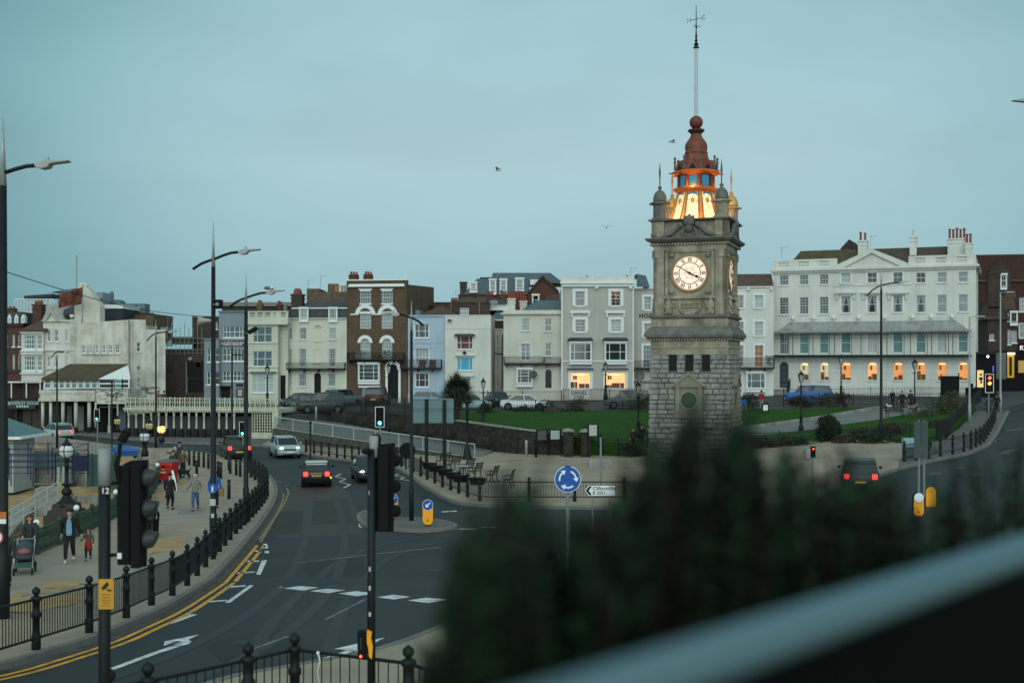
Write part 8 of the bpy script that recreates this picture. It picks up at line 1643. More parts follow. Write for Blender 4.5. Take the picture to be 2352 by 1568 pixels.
# type: length, width, height, hood z, belt z, stations of the cabin (base rear, roof rear, roof front, base front) as fractions from the tail
CT={'hatch':(4.0,1.74,1.46,.86,.93,(.02,.14,.60,.80)),'mini':(3.7,1.68,1.41,.86,.93,(.03,.13,.62,.74)),'mpv':(4.36,1.79,1.56,.95,1.0,(.02,.14,.62,.84)),'suv':(4.5,1.88,1.75,1.05,1.12,(.01,.08,.62,.76)),'boxy':(4.6,1.95,1.92,1.15,1.2,(.0,.04,.60,.70)),'saloon':(4.75,1.84,1.42,.86,.92,(.12,.32,.60,.80))}
def car(label,loc,rz,kind,col,front=False,rear=False,group=None,roofc=None,reg=None,ind=False):
    L_,W,Hh,hz_,bz,(c0,c1,c2,c3)=CT[kind]; t=thing('parked_car' if group else 'car',label,'car',loc,rz,group); X=lambda f:-L_/2+f*L_; w=W/2; b=MB(); b.smooth=True
    st=[(0,.80,.45,bz-.08),(.015,.92,.30,bz-.02),(.06,.98,.24,bz),(c0+.08,1,.22,bz+.01),(.5,1,.20,bz),(c3-.02,1,.20,lerp(bz,hz_,.6)),(c3+.06,.99,.21,hz_),(.93,.95,.24,hz_-.10),(.98,.86,.28,hz_-.2),(1.0,.72,.36,hz_-.30)]
    if kind in('boxy','suv'): st[-1]=(1.0,.84,.36,hz_-.2); st[-2]=(.985,.92,.28,hz_-.08); st[-3]=(.95,.97,.24,hz_-.03)
    rings=[]
    for f_,wf,zb_,zt_ in st:
        q=w*wf; x=X(f_); zm=lerp(zb_,zt_,.55); rings.append([(x,-q*.94,zb_),(x,-q,zb_+.12),(x,-q*1.0,zm),(x,-q*.96,zt_-.05),(x,-q*.86,zt_),(x,q*.86,zt_),(x,q*.96,zt_-.05),(x,q,zm),(x,q,zb_+.12),(x,q*.94,zb_)])
    b.loft(rings); body=b.build('body',col,t)
    b=MB(); wr=w*.74; wb=w*.89; zr=Hh-.05
    A=lambda x,y,z,y2:[(x,-y,z),(x,y,z)]
    vs=[(X(c0)+.02,-wb,bz-.02),(X(c0)+.02,wb,bz-.02),(X(c1),-wr,zr),(X(c1),wr,zr),(X((c1+c2)/2),-wr*1.03,zr+.02),(X((c1+c2)/2),wr*1.03,zr+.02),(X(c2),-wr,zr-.01),(X(c2),wr,zr-.01),(X(c3),-wb*.95,hz_-.01),(X(c3),wb*.95,hz_-.01),(X(.5),-wb*1.03,bz-.02),(X(.5),wb*1.03,bz-.02)]
    b.add(vs,[(0,2,3,1),(2,4,5,3),(4,6,7,5),(6,8,9,7),(0,10,4,2),(10,8,6,4),(1,3,5,11),(11,5,7,9)]); b.build('windows',CGL,t)
    b=MB(); b.smooth=True; ro=[]
    for f_,dz,q in ((c1-.02,-.07,1.0),(c1+.02,.02,1.04),((c1+c2)/2,.055,1.07),(c2-.03,.03,1.04),(c2+.02,-.045,1.0)): x=X(f_); y=wr*q; ro.append([(x,-y,zr+dz-.05),(x,-y*.9,zr+dz),(x,y*.9,zr+dz),(x,y,zr+dz-.05)])
    b.loft(ro); b.build('roof',roofc or col,t)
    for s in (-1,1):
        for (x0,y0,z0_,x1,y1,z1_) in ((X(c0)+.04,wb,bz-.03,X(c1),wr,zr),(X(c3),wb*.95,hz_-.03,X(c2),wr,zr),(X(.5),wb*1.03,bz-.03,X(.48),wr*1.03,zr)): b=MB(); b.tube([(x0,s*y0*1.0,z0_),(x1,s*y1*1.01,z1_)],.035,4); b.build('pillar',col,t)
    for fx in (.17,.80):
        for s in (-1,1):
            T2=Matrix.Translation((X(fx),s*(w-.10),.32))@Matrix.Rotation(-s*PI/2,4,'X')
            q=MB(); q.lathe([(.20,-.1),(.30,-.1),(.325,-.06),(.325,.09),(.30,.115),(.20,.115)],18,(0,0,0),T2); wh=q.build('wheel',RUBBER,t); q=MB(); q.lathe([(.21,.09),(.19,.118),(.06,.112),(.04,.125)],10,(0,0,0),T2); q.build('rim',RIM,wh)
            q=MB(); q.lathe([(.375,.095),(.375,.105)],18,(0,0,0),T2); q.build('wheel_arch',BLACKM,t)
    for s in (-1,1):
        q=MB(); q.smooth=True; q.ball((X(.955),s*w*.66,hz_-.22),.15,10,6,sx=.8,sy=1.15,sz=.6); q.build('headlight',HLON if front else HLOFF,t)
        q=MB(); zt_=bz-.14; q.box(X(0)-.01,s*w*.72-.13,zt_-.16,X(.05),s*w*.72+.13,zt_+.1); q.build('tail_light',TLON if rear else TLOFF,t,bevel=.03)
        q=MB(); q.smooth=True; q.ball((X(c3-.09),s*(w+.10),bz+.08),.11,8,5,sx=.6,sz=.75); q.build('mirror',col,t)
        if front: q=MB(); q.ball((X(.985),s*w*.62,.40),.07,6,4,sz=.4,sx=.5); q.build('fog_lamp',HLON,t)
    if ind: q=MB(); q.ball((X(.03),-w*.93,bz-.38),.07,8,5); q.build('indicator',glow('indicator',(1,.4,.05),3),t)
    q=MB(); q.box(X(0)-.015,-.26,.62,X(0)+.03,.26,.73); pr=q.build('number_plate',PLY,t)
    if reg: text(reg,.10,BLK,pr,(X(0)-.018,0,.675),rot=(PI/2,0,-PI/2),depth=.002)
    q=MB(); q.box(X(1)-.04,-.26,.42,X(1)+.012,.26,.53); q.build('number_plate',PLW,t); q=MB(); q.box(X(1)-.09,-w*.5,hz_-.36,X(1)+.005,w*.5,hz_-.24); q.build('grille',BLACKM,t,bevel=.02); q=MB(); q.box(X(1)-.1,-w*.6,.28,X(1)-.01,w*.6,.38); q.build('bumper',BLACKM,t); q=MB(); q.box(X(0)+.0,-w*.78,.3,X(.03),w*.78,.46); q.build('bumper',BLACKM,t)
    if kind in('mini',): q=MB(); q.box(X(0)-.02,-.35,.80,X(0)+.02,.35,.84); q.build('chrome_bar',CHR,t)
    return t
HX=lambda u,v:G(u,v)
car('silver blue hatchback with lit headlamps coming round the bend',HX(654,1048),R(-69),'mpv',paint('silver_blue',(.30,.38,.40)),front=True)
car('small black car with a pale roof driving away in the middle of the road',HX(727,1112),R(99),'mini',paint('black',(.012,.014,.016)),rear=True,roofc=paint('pale_roof',(.40,.43,.43)),reg='YB61 BFX',ind=True)
car('dark car with lit headlamps half hidden behind the centre signal pole',HX(846,1102),R(-76),'hatch',paint('charcoal',(.03,.035,.04)),front=True)
car('black off road car with red lights beside the raised deck',HX(541,1054),R(110),'suv',paint('black'),rear=True)
car('silver car with a red tail lamp on the seafront road by the colonnade',HX(134,1009),R(126),'mpv',paint('pale_silver',(.34,.42,.43)),rear=True)
car('dark car with red tail lamps half hidden behind the blurred bush',G(1975,1128),R(75),'suv',paint('charcoal'),rear=True)
def zc(u,Y,dz=.02): X=(u-CX)/F0*Y; return Vector((X,Y,ZU(X,Y)+dz))
PG='cars parked along the upper road'
car('navy car parked furthest back in the oblique row above the ramp',zc(686,127),R(197),'hatch',paint('navy',(.03,.055,.075)),group=PG); car('dark teal hatchback second from the back in the oblique row above the ramp',zc(703,124),R(197),'hatch',paint('teal',(.035,.05,.055)),group=PG); car('grey hatchback third from the back in the oblique row above the ramp',zc(717,121),R(197),'hatch',paint('grey',(.06,.065,.068)),group=PG)
car('boxy dark grey off road car at the front of the oblique row above the ramp',zc(737,117.8),R(195),'boxy',paint('dark_grey',(.03,.034,.036)),group=PG); car('grey blue sports utility car parked below the cream mansard house',zc(787,127),R(62),'suv',paint('grey_blue',(.11,.15,.165)),group=PG); car('dark maroon off road car seen from behind in front of the brick house',zc(868,126.5),R(84),'boxy',paint('dark_maroon',(.035,.018,.018)),group=PG)
car('pale blue car partly hidden behind the large grey sign',zc(990,124),R(5),'hatch',paint('pale_blue',(.16,.30,.36)),group=PG); car('black saloon facing forward in front of the white side wing',zc(1143,123),R(-76),'saloon',paint('black'),group=PG); car('white saloon parked side on behind the lawn',zc(1206,117.2),R(-4),'saloon',paint('white',(.60,.64,.65)),group=PG); car('pale car partly hidden behind the palm tree',zc(1082,117.5),R(8),'hatch',paint('pale_silver'),group=PG)
car('dark grey off road car with roof rails beside the lawn left of the tower',zc(1440,117.5),R(180),'suv',paint('grey'),group=PG); car('bright blue sports utility car parked in front of the long white block',zc(1856,119),R(181),'suv',paint('blue',(.015,.10,.34)),group=PG)
# ================= people =================
SKIN=M('skin',(.42,.26,.19),.6,.05); EYE_=M('dark_eye',(.02,.015,.012),.3,.1); LIP=M('lips',(.28,.10,.09),.5,.1)
CL={}
def cloth(n,c=()): return M('cloth_'+n,c,.9,.18,6)
def skin(name,V,E,mat,parent,root=0,sub=2):
    me=bpy.data.meshes.new(name); me.from_pydata([v[:3] for v in V],E,[]); me.materials.append(mat); o=bpy.data.objects.new(name,me); COL.objects.link(o); o.parent=parent
    o.modifiers.new('skin','SKIN').use_smooth_shade=True
    for i,v in enumerate(V):
        d=me.skin_vertices[0].data[i]; d.radius=(v[3],v[4] if len(v)>4 else v[3]); d.use_root=(i==root)
    s=o.modifiers.new('subdivision','SUBSURF'); s.levels=s.render_levels=sub; return o
def person(label,loc,h,face,top,legs,hair,walk=0,coat=0,hat=None,shoe=None,skirt=None,larm=None,rarm=None,longhair=False,group=None,fem=False,head=0,shirt=None,lean=0):
    t=thing('person',label,'person',loc,face,group); s=h/1.75; sw=.155 if fem else .18; P_=lambda x,y,z:(x*s,y*s,z*s)
    st=walk*.24; LK=(-.10,-.10*bool(walk)-st*.35,.50); LA=(-.10,-st,.085); RK=(.10,-.06*bool(walk)+st*.25,.49); RA=(.10,st,.085+.06*bool(walk))
    la=larm or ((-.27,.03+st*.5,1.15),(-.28,-.05+st*.8,.92)); ra=rarm or ((.27,.03-st*.5,1.15),(.28,-.05-st*.9,.92))
    V=[];E=[]
    def v(x,y,z,r,r2=None,par=None):
        V.append((x*s,y*s,z*s,r*s,(r2 or r)*s)); 
        if par is not None: E.append((par,len(V)-1))
        return len(V)-1
    pe=v(0,0,.93,.135,.10); wa=v(0,0,1.10,.115,.085,pe); ch=v(0,-lean*.05,1.30,.15,.10,wa); nb=v(0,-lean*.08,1.46,.07,.06,ch); nk=v(0,-.01-lean*.09,1.52,.052,.052,nb); hy=-.02-lean*.1; h1=v(0,hy-.015,1.585,.062,.072,nk); h2=v(0,hy,1.66,.078,.098,h1); h3=v(0,hy+.01,1.725,.06,.075,h2); v(0,hy-.115,1.635,.014,None,h2); v(-.088,hy+.01,1.64,.016,None,h2); v(.088,hy+.01,1.64,.016,None,h2)
    hands=[]
    for sg,(el,wr) in ((-1,la),(1,ra)):
        sh=v(sg*sw,0,1.42,.058,None,ch); e=v(*el,.043,None,sh); w_=v(*wr,.028,None,e); d=(Vector(wr)-Vector(el)).normalized(); q=Vector(wr)+d*.07; pa=v(*q,.036,.022,w_); sd=d.cross(Vector((1,0,0))).normalized() if abs(d.x)<.9 else Vector((0,1,0))
        for k,ln in ((-1.5,.055),(-.5,.075),(.5,.08),(1.5,.065)):
            a=q+sd*k*.016+d*.03; f1=v(*(a+d*ln*.5),.0085,None,pa); v(*(a+d*ln+Vector((-sg*.018,0,0))),.007,None,f1)
        a=q-sd*.03+Vector((-sg*.02,0,0)); th=v(*(a),.010,None,w_); v(*(a+d*.045-sd*.012),.008,None,th)
    for sg,kn,an in ((-1,LK,LA),(1,RK,RA)): hp=v(sg*.085,0,.88,.088,None,pe); k_=v(*kn,.06,None,hp); a_=v(*an,.042,None,k_); v(an[0],an[1]-.14,an[2]-.045,.032,None,a_)
    body=skin('body',V,E,SKIN,t)
    b=MB(); 
    for sg in (-1,1): b.ball((sg*.034*s,(hy-.088)*s,1.665*s),.012*s,6,4)
    b.build('eyes',EYE_,body); b=MB(); b.ball((0,(hy-.09)*s,1.592*s),.022*s,8,4,sy=.5,sz=.35); b.build('mouth',LIP,body)
    # clothes
    V=[];E=[]; a=v(0,0,.83,.172,.135); a=v(0,0,.95,.168,.13,a); w_=v(0,0,1.1,.158,.12,a); c=v(0,-lean*.05,1.30,.185,.128,w_); n=v(0,-lean*.08,1.455,.085,.075,c)
    for sg,(el,wr) in ((-1,la),(1,ra)): sh=v(sg*(sw+.01),0,1.415,.08,None,c); e=v(*el,.064,None,sh); v(*wr,.05,None,e)
    skin('jacket',V,E,top,t)
    if shirt: b=MB(); b.ext([(-.04*s,1.47*s),(-.085*s,1.3*s),(-.095*s,1.0*s),(-.08*s,.90*s),(.08*s,.90*s),(.095*s,1.0*s),(.085*s,1.3*s),(.04*s,1.47*s)],-.16*s,-.06*s); b.build('shirt',shirt,t,bevel=.02)
    V=[];E=[]; a=v(0,0,1.02,.145,.115)
    for sg,kn,an in ((-1,LK,LA),(1,RK,RA)): hp=v(sg*.085,0,.86,.108,None,a); k_=v(*kn,.078,None,hp); v(an[0],an[1]+.005,an[2]+.03,.058,None,k_)
    skin('trousers',V,E,legs,t)
    for an in (LA,RA): b=MB(); b.smooth=True; b.ball((an[0]*s,(an[1]-.06)*s,(an[2]-.035)*s),.06*s,10,6,sx=.85,sy=2.2,sz=.85); b.build('shoe',shoe or BLACKM,t)
    if coat or skirt:
        z0=(.95-(coat or .42)); b=MB(); b.smooth=True; b.lathe([((.235 if coat else .215)*s,z0*s),(.20*s,lerp(z0,1.0,.5)*s),(.17*s,1.0*s),(.15*s,1.12*s)],14,sy=.8,caps=True); b.build('coat_skirt' if coat else 'skirt',skirt or top,t)
    b=MB(); b.smooth=True
    if hat: b.lathe([(.108*s,-.0),(.112*s,.04*s),(.098*s,.09*s),(.05*s,.125*s),(.012*s,.135*s)],12,(0,(hy+.008)*s,1.665*s)); b.build('hat',hat,t)
    else:
        b.lathe([(.092*s,-.005*s),(.108*s,.04*s),(.10*s,.09*s),(.06*s,.13*s),(.012*s,.142*s)],12,(0,(hy+.015)*s,1.655*s)); b.ball((0,(hy+.055)*s,1.635*s),.082*s,10,6,sz=1.1)
        if longhair:
            for sg in (-1,1): b.tube([(sg*.085*s,(hy+.02)*s,1.70*s),(sg*.10*s,(hy+.02)*s,1.58*s),(sg*.09*s,(hy-.01)*s,1.44*s)],[.03*s,.042*s,.02*s],6)
            b.ball((0,(hy+.08)*s,1.53*s),.09*s,8,6,sz=1.5)
        b.build('hair',hair,t)
    return t
BK=cloth('black',(.012,.012,.013)); CHA=cloth('charcoal',(.03,.032,.034)); JEAN=cloth('denim',(.045,.09,.17)); OLV=cloth('sage',(.16,.165,.13)); BLU=cloth('royal_blue',(.015,.09,.32)); LBL=cloth('light_blue',(.16,.27,.38)); BRN=cloth('brown',(.10,.065,.04)); RED_=cloth('red',(.26,.025,.025)); WHT=cloth('white',(.55,.55,.53)); DGR=cloth('dark_green',(.03,.04,.03)); HB=cloth('dark_hair',(.018,.012,.01)); HBR=cloth('auburn_hair',(.09,.035,.02)); HG=cloth('grey_hair',(.36,.36,.36)); HT=cloth('tan',(.22,.15,.09))
g=lambda u,v:G(u,v,.135)
person('man in an open black jacket and pale blue top walking beside a small child',g(160,1291),1.84,R(12),BK,BK,HB,walk=1,shoe=WHT,shirt=LBL,rarm=((.27,-.02,1.16),(.36,-.02,.92)))
person('small child in a brown patterned coat and red skirt holding the man by the hand',g(203,1286),1.12,R(10),cloth('olive_brown',(.085,.065,.045)),BK,HBR,walk=.7,skirt=RED_,longhair=True,shoe=CHA,fem=True,larm=((-.27,-.02,1.2),(-.40,-.02,1.06)))
person('long haired woman in a dark coat pushing the pram',g(68,1296),1.70,R(18),CHA,BK,HBR,coat=.35,longhair=True,fem=True,larm=((-.24,-.18,1.15),(-.2,-.42,1.05)),rarm=((.24,-.18,1.15),(.2,-.42,1.05)))
person('dark dressed person half hidden behind the leftmost street lamp',g(12,1352),1.72,R(10),CHA,BK,HB,walk=.6,coat=.2)
person('woman seen from behind in a long black coat beside the red bin',g(390,1170),1.70,R(170),BK,BK,HB,coat=.38,fem=True,walk=.25,hat=BK)
person('smiling woman in a sage padded jacket and jeans striding across the promenade',g(449,1172),1.68,R(8),OLV,JEAN,HG,walk=1.15,fem=True,shoe=CHA,hat=HG,larm=((-.30,.02,1.2),(-.44,-.02,1.02)),rarm=((.28,.05,1.17),(.2,-.1,1.0)))
bl=person('walker in a bright blue jacket behind the second street lamp',g(493,1167),1.76,R(185),BLU,BK,HB,walk=.5)
person('white haired woman in dark clothes pointing across the road near the bin',g(402,1088),1.66,R(-60),DGR,CHA,HG,fem=True,larm=((-.3,-.2,1.35),(-.42,-.5,1.42))); person('dark hatted person beside the white haired woman',g(412,1078),1.78,R(20),CHA,BK,HB,coat=.3,hat=BK); person('dark haired person in a green coat in front of the white haired woman',g(398,1096),1.62,R(30),DGR,CHA,HB,fem=True)
person('dog walker in a brown jacket standing by the bollards',g(420,1096),1.74,R(-20),BRN,BK,HT,hat=CHA); person('person in charcoal walking behind the near signal head',g(343,1236),1.7,R(-160),CHA,CHA,HB,walk=.5,coat=.2)
kk=f=None
for u,v,Yq,z,l,tp,fc in ((364,936,114,2.66,'person in a red brown jacket leaning on the raised deck railing',cloth('rust',(.16,.05,.035)),190),(377,937,114,2.66,'person in a dark green coat on the raised deck railing',DGR,170)): person(l,Vector(((u-CX)/F0*116.6,116.6,2.72)),1.72,R(fc),tp,BK,HB)
for u,v,Y,z,l,tp,hh,fc in ((2271,958,106,None,'hooded walker with a bag going up the hill beside the red signal',CHA,1.8,170),(2289,950,111,None,'second hill walker in a dark coat beside the grey lamp',BK,1.75,180)): person(l,Vector(((u-CX)/F0*Y,Y,H((u-CX)/F0*Y,Y)+.13)),hh,R(fc),tp,CHA,HB,walk=.5,coat=.25)
for u,v,Y,l,tp,fc,hr in ((2050,938,111,'stout person in a black jacket first of three on the garden path',BK,10,HG),(2072,942,110,'middle person in a black coat of three on the garden path',BK,-10,HB),(2092,940,110,'person in a dark jacket holding the tan dog on the garden path',CHA,20,HB),(1749,940,111,'person in a red jacket with a black backpack behind the lawn',RED_,150,HB)): person(l,P(u,v,Y),1.72,R(fc),tp,CHA if tp is not RED_ else cloth('grey',(.2,.2,.2)),hr,coat=.2 if tp is BK else 0)
for u,v,Y,l,tp,h in ((1454,1032,91.5,'shorter woman in dark red waiting beside the tower',cloth('wine',(.06,.02,.022)),1.62),(1474,1032,91,'tall man in black waiting beside the tower',BK,1.86),(1489,1033,90,'person in grey half hidden by the tower wall',CHA,1.7)): person(l,P(u,v,Y),h,R(15),tp,BK,HBR if 'woman' in l else HB)
t=thing('paper_bag','brown paper carrier bag held by the walker in blue','bag',g(508,1150)+Vector((0,0,.28))); b=MB(); b.loft([[(-.13,-.07,-.05),(.13,-.07,-.05),(.13,.07,-.05),(-.13,.07,-.05)],[(-.14,-.08,.4),(.14,-.08,.4),(.14,.08,.4),(-.14,.08,.4)]]); b.build('bag',cloth('kraft',(.24,.14,.07)),t); b=MB(); b.tube([(-.06,0,.4),(-.04,0,.52),(.04,0,.52),(.06,0,.4)],.008,4); b.build('handle',HT,t)
# pram
t=thing('pram','dark grey pram with chrome frame pushed along the balustrade','pram',g(56,1316),R(15)); b=MB()
for sx in (-.27,.27): b.tube([(sx,.55,1.05),(sx,.3,.75),(sx,-.1,.55),(sx,-.35,.2)],.018,6); b.tube([(sx,.3,.75),(sx,.35,.2)],.018,6); b.tube([(sx,-.35,.2),(sx,.35,.2)],.015,6)
b.tube([(-.27,.55,1.05),(.27,.55,1.05)],.02,6); b.build('frame',CHR,t); b=MB(); b.smooth=True; n=8
for k in range(5): pass
b.loft([[(-.24,-.45,.62),(.24,-.45,.62),(.2,-.4,.5),(-.2,-.4,.5)],[(-.26,0,.62),(.26,0,.62),(.22,0,.42),(-.22,0,.42)],[(-.26,.3,.85),(.26,.3,.85),(.2,.34,.5),(-.2,.34,.5)]]); b.build('seat',cloth('pram_grey',(.05,.06,.075)),t); b=MB(); b.smooth=True; b.ball((0,.14,.80),.30,12,8,sx=.95,sy=.9,sz=.9); b.build('hood',cloth('pram_grey'),t); b=MB(); b.ball((0,-.1,.72),.2,10,6,sx=1.05,sz=.6); b.build('lining',cloth('dusky_pink',(.25,.10,.09)),t); b=MB(); b.box(-.24,-.3,.22,.24,.3,.40); b.build('basket',cloth('teal_print',(.05,.11,.10)),t)
for x,y,r in ((-.28,-.38,.12),(.28,-.38,.12),(-.30,.36,.17),(.30,.36,.17)):
    b=MB(); b.lathe([(r*.8,-.025),(r,-.02),(r,.02),(r*.8,.025)],14,(0,0,0),Matrix.Translation((x,y,r))@Matrix.Rotation(PI/2,4,'Y')); w_=b.build('wheel',RUBBER,t); b=MB(); b.lathe([(r*.78,-.012),(r*.78,.012)],12,(0,0,0),Matrix.Translation((x,y,r))@Matrix.Rotation(PI/2,4,'Y')); b.build('hub',GREYM,w_)
def dog(label,loc,rz,s,mat):
    t=thing('dog',label,'dog',loc,rz); V=[];E=[]
    def v(x,y,z,r,par=None):
        V.append((x*s,y*s,z*s,r*s,r*s)); 
        if par is not None: E.append((par,len(V)-1))
        return len(V)-1
    a=v(0,.0,.44,.12); c=v(.0,-.26,.45,.14,a); r_=v(0,.24,.45,.10,a); n=v(0,-.38,.56,.08,c); h=v(0,-.47,.66,.085,n); m=v(0,-.58,.63,.05,h); v(0,-.66,.61,.035,m); v(-.06,-.44,.75,.022,h); v(.06,-.44,.75,.022,h); t1=v(0,.36,.52,.03,r_); v(0,.46,.66,.018,t1)
    for sx in (-1,1):
        e=v(sx*.09,-.26,.30,.05,c); w=v(sx*.09,-.24,.16,.03,e); p=v(sx*.09,-.25,.04,.03,w); v(sx*.09,-.31,.03,.026,p); k=v(sx*.09,.20,.32,.07,r_); hk=v(sx*.09,.34,.17,.028,k); p=v(sx*.09,.31,.04,.028,hk); v(sx*.09,.25,.03,.026,p)
    skin('body',V,E,mat,t,0,1); return t
dog('black dog standing at the feet of the walker in brown',g(423,1100),R(-50),1.0,BK); dog('shaggy tan dog on the garden path',P(2093,945,109),R(60),1.0,HT); dog('small pale dog beside the stout person on the garden path',P(2043,940,110.5),R(-60),.7,WHT)
def gull(label,loc,rz,fly,span=1.2):
    t=thing('seagull',label,'bird',loc,rz); b=MB(); b.smooth=True; b.tube([(-.22,0,.0),(-.12,0,.01),(.05,0,.02),(.17,0,.05),(.24,0,.06),(.30,0,.05)],[.01,.06,.075,.05,.045,.008],8); b.build('body',WHT,t)
    b=MB()
    if fly:
        for s in (-1,1): b.add([(.07,s*.05,.05),(-.10,s*.05,.05),(-.08,s*span*.25,.20),(.08,s*span*.25,.21),(-.12,s*span*.5,.08),(.0,s*span*.48,.10)],[(0,1,2,3),(3,2,4,5)])
        b.build('wings',cloth('grey_wing',(.12,.12,.13)),t)
    else:
        for s in (-1,1): b.ball((-.06,s*.05,.03),.16,8,5,sy=.25,sz=.45)
        b.build('wings',cloth('grey_wing',(.12,.12,.13)),t); b=MB(); b.tube([(.0,.02,-.04),(0,.02,-.14)],.01,4); b.tube([(.0,-.02,-.04),(0,-.02,-.14)],.01,4); b.build('leg',YEL,t)
    return t
gull('gull gliding nearest to the centre of the sky',P(1144,392,85),R(-20),True); gull('gull flying left of the tower lantern',P(1545,328,95),R(20),True,1.0); gull('lower gull in the sky between the beige hotel and the tower',P(1392,523,95),R(75),True,1.0); gull('gull perched on the lamp head of the third street lamp',P(618,663,52.8),0,False); gull('gull perched on the left part of the beige hotel parapet',P(1350,635,130.6),0,False); gull('gull perched on the right part of the beige hotel parapet',P(1442,634,130.6),0,False)
t=thing('folding_chair','blue folding chair beside the lawn right of the tower','chair',P(1708,940,110)); b=MB(); b.box(-.25,-.2,.40,.25,.2,.43); b.build('seat',BLU,t); b=MB(); b.box(-.25,.18,.5,.25,.21,.85); b.build('backrest',BLU,t)
for s in (-1,1): b=MB(); b.tube([(s*.25,-.2,0),(s*.25,.2,.85)],.02,4); b.tube([(s*.25,.2,0),(s*.25,-.2,.42)],.02,4); b.build('leg',GREYM,t)
# ================= plants =================
def LEAF(n,c,v=.5): return M(n,c,.7,v,9,spec=.2)
def leafcloud(b,c,rad,n,sz,seed,flat=.0,lump=1.2):
    g_=random.Random(seed); c=Vector(c); k=0
    while k<n:
        d=Vector((g_.gauss(0,1),g_.gauss(0,1),g_.gauss(0,1))).normalized(); r_=g_.random()**.4; p=Vector((d.x*rad[0],d.y*rad[1],d.z*rad[2]))*r_
        if noise.noise((p+c)*lump)< -.12+.25*(r_-.6): 
            if g_.random()<.8: k+=.2; continue
        p+=c; e=Vector((g_.uniform(-1,1),g_.uniform(-1,1),g_.uniform(-.6,1))).normalized()*sz*g_.uniform(.6,1.3); w_=e.cross(Vector((g_.uniform(-1,1),g_.uniform(-1,1),g_.uniform(-1,1)))).normalized()*sz*.32
        b.add([p,p+e*.5+w_,p+e,p+e*.5-w_],[(0,1,2,3)]); k+=1
def shrub(label,p,rad,n,sz,mat,seed,name='shrub',group=None,stems=5):
    t=thing(name,label,name.split('_')[-1],p,0,group); b=MB(); leafcloud(b,(0,0,rad[2]*.9),rad,n,sz,seed); b.build('foliage',mat,t,fix=False); b=MB(); g_=random.Random(seed)
    for i in range(stems): b.tube([(0,0,-.2),(g_.uniform(-.4,.4)*rad[0],g_.uniform(-.4,.4)*rad[1],rad[2]*.8),(g_.uniform(-.7,.7)*rad[0],g_.uniform(-.7,.7)*rad[1],rad[2]*1.4)],[.04,.025,.008],4)
    b.build('stems',M('bark',(.05,.038,.03),.9,.3),t); return t
GRN1=LEAF('dark_shrub_leaves',(.018,.032,.018)); GRN2=LEAF('olive_shrub_leaves',(.05,.06,.028)); GRN3=LEAF('brown_shrub_leaves',(.045,.032,.022)); GRN4=LEAF('grey_green_leaves',(.075,.085,.05))
shrub('dark rounded shrub standing in front of the garden railing right of the tower',P(1902,1024,86),(.95,.8,1.15),5200,.16,GRN1,1)
for i,(u,v,Y,rx,rz_,m,l) in enumerate(((1210,955,112,1.3,.55,GRN1,'dark clump behind the lawn in front of the white saloon'),(1255,955,112,.9,.8,GRN1,'taller dark clump at the nose of the white saloon'),(1328,950,112.3,1.1,.75,GRN2,'olive clump behind the lawn in front of the lit bays'),(1290,955,112.3,.8,.4,GRN3,'thin brown clump behind the lawn between two benches'),(1475,945,112,1.5,.9,GRN2,'olive clump behind the lawn close to the tower'),(1545,945,112,.8,.8,GRN1,'dark clump behind the lawn hidden by the tower edge'),(1120,960,110,1.0,.8,GRN1,'dark clump beside the palm trunk'),(1720,938,112,.9,.8,GRN1,'dark clump behind the folding chair'),(1850,936,113,1.7,.6,GRN3,'brown hedge clump in front of the blue car'),(1905,936,113,1.4,.75,GRN2,'olive hedge clump to the right of the blue car'),(1935,936,113,1.0,.8,GRN3,'brown hedge clump nearest the garden bench'))): shrub(l,P(u,v,Y),(rx,.6,rz_),int(700*rx),.17,m,10+i,group='shrubs along the back of the lawn')
for i,(u,v,Y,rx,rz_,m,l) in enumerate(((2125,975,104,1.6,.8,GRN4,'pale leaved bush at the left of the sloping flower bed'),(2165,958,106,1.8,1.0,GRN2,'olive bush in the middle of the sloping flower bed'),(2195,945,110,1.7,1.0,GRN4,'pale leaved bush at the top of the sloping flower bed'),(2150,998,93,1.5,.7,GRN2,'low olive bush beside the dark hill fence'),(2060,1003,90,1.8,.55,GRN3,'brown flower clump behind the garden railing'),(1985,1012,89,1.3,.5,GRN3,'brown clump behind the garden railing near the dark shrub'),(1320,1040,92,1.0,.75,GRN3,'brown leafless hedge at the garden entrance'),(1345,1036,92.5,.7,1.0,GRN3,'tall brown hedge beside the gate pier'),(1525,1040,88.5,1.2,.8,GRN1,'dark bush at the foot of the clock tower'),(1450,1046,90,.9,.5,GRN1,'low dark bush behind the entrance railing'),(1735,1036,86,1.6,.55,GRN1,'dark hedge clump in front of the garden railing closest to the tower'),(1800,1036,85.5,1.5,.6,GRN3,'brown hedge clump in front of the garden railing between tower and shrub'),(1850,1036,85,1.3,.55,GRN1,'dark hedge clump touching the rounded shrub on its tower side'),(1960,1032,84.5,1.6,.6,GRN3,'brown hedge clump in front of the railing beyond the rounded shrub'),(2020,1030,84,1.6,.65,GRN1,'dark hedge clump in front of the railing near the service cabinet'))): shrub(l,P(u,v,Y),(rx,.8,rz_),int(900*rx),.15,m,40+i,group='garden bed bushes')
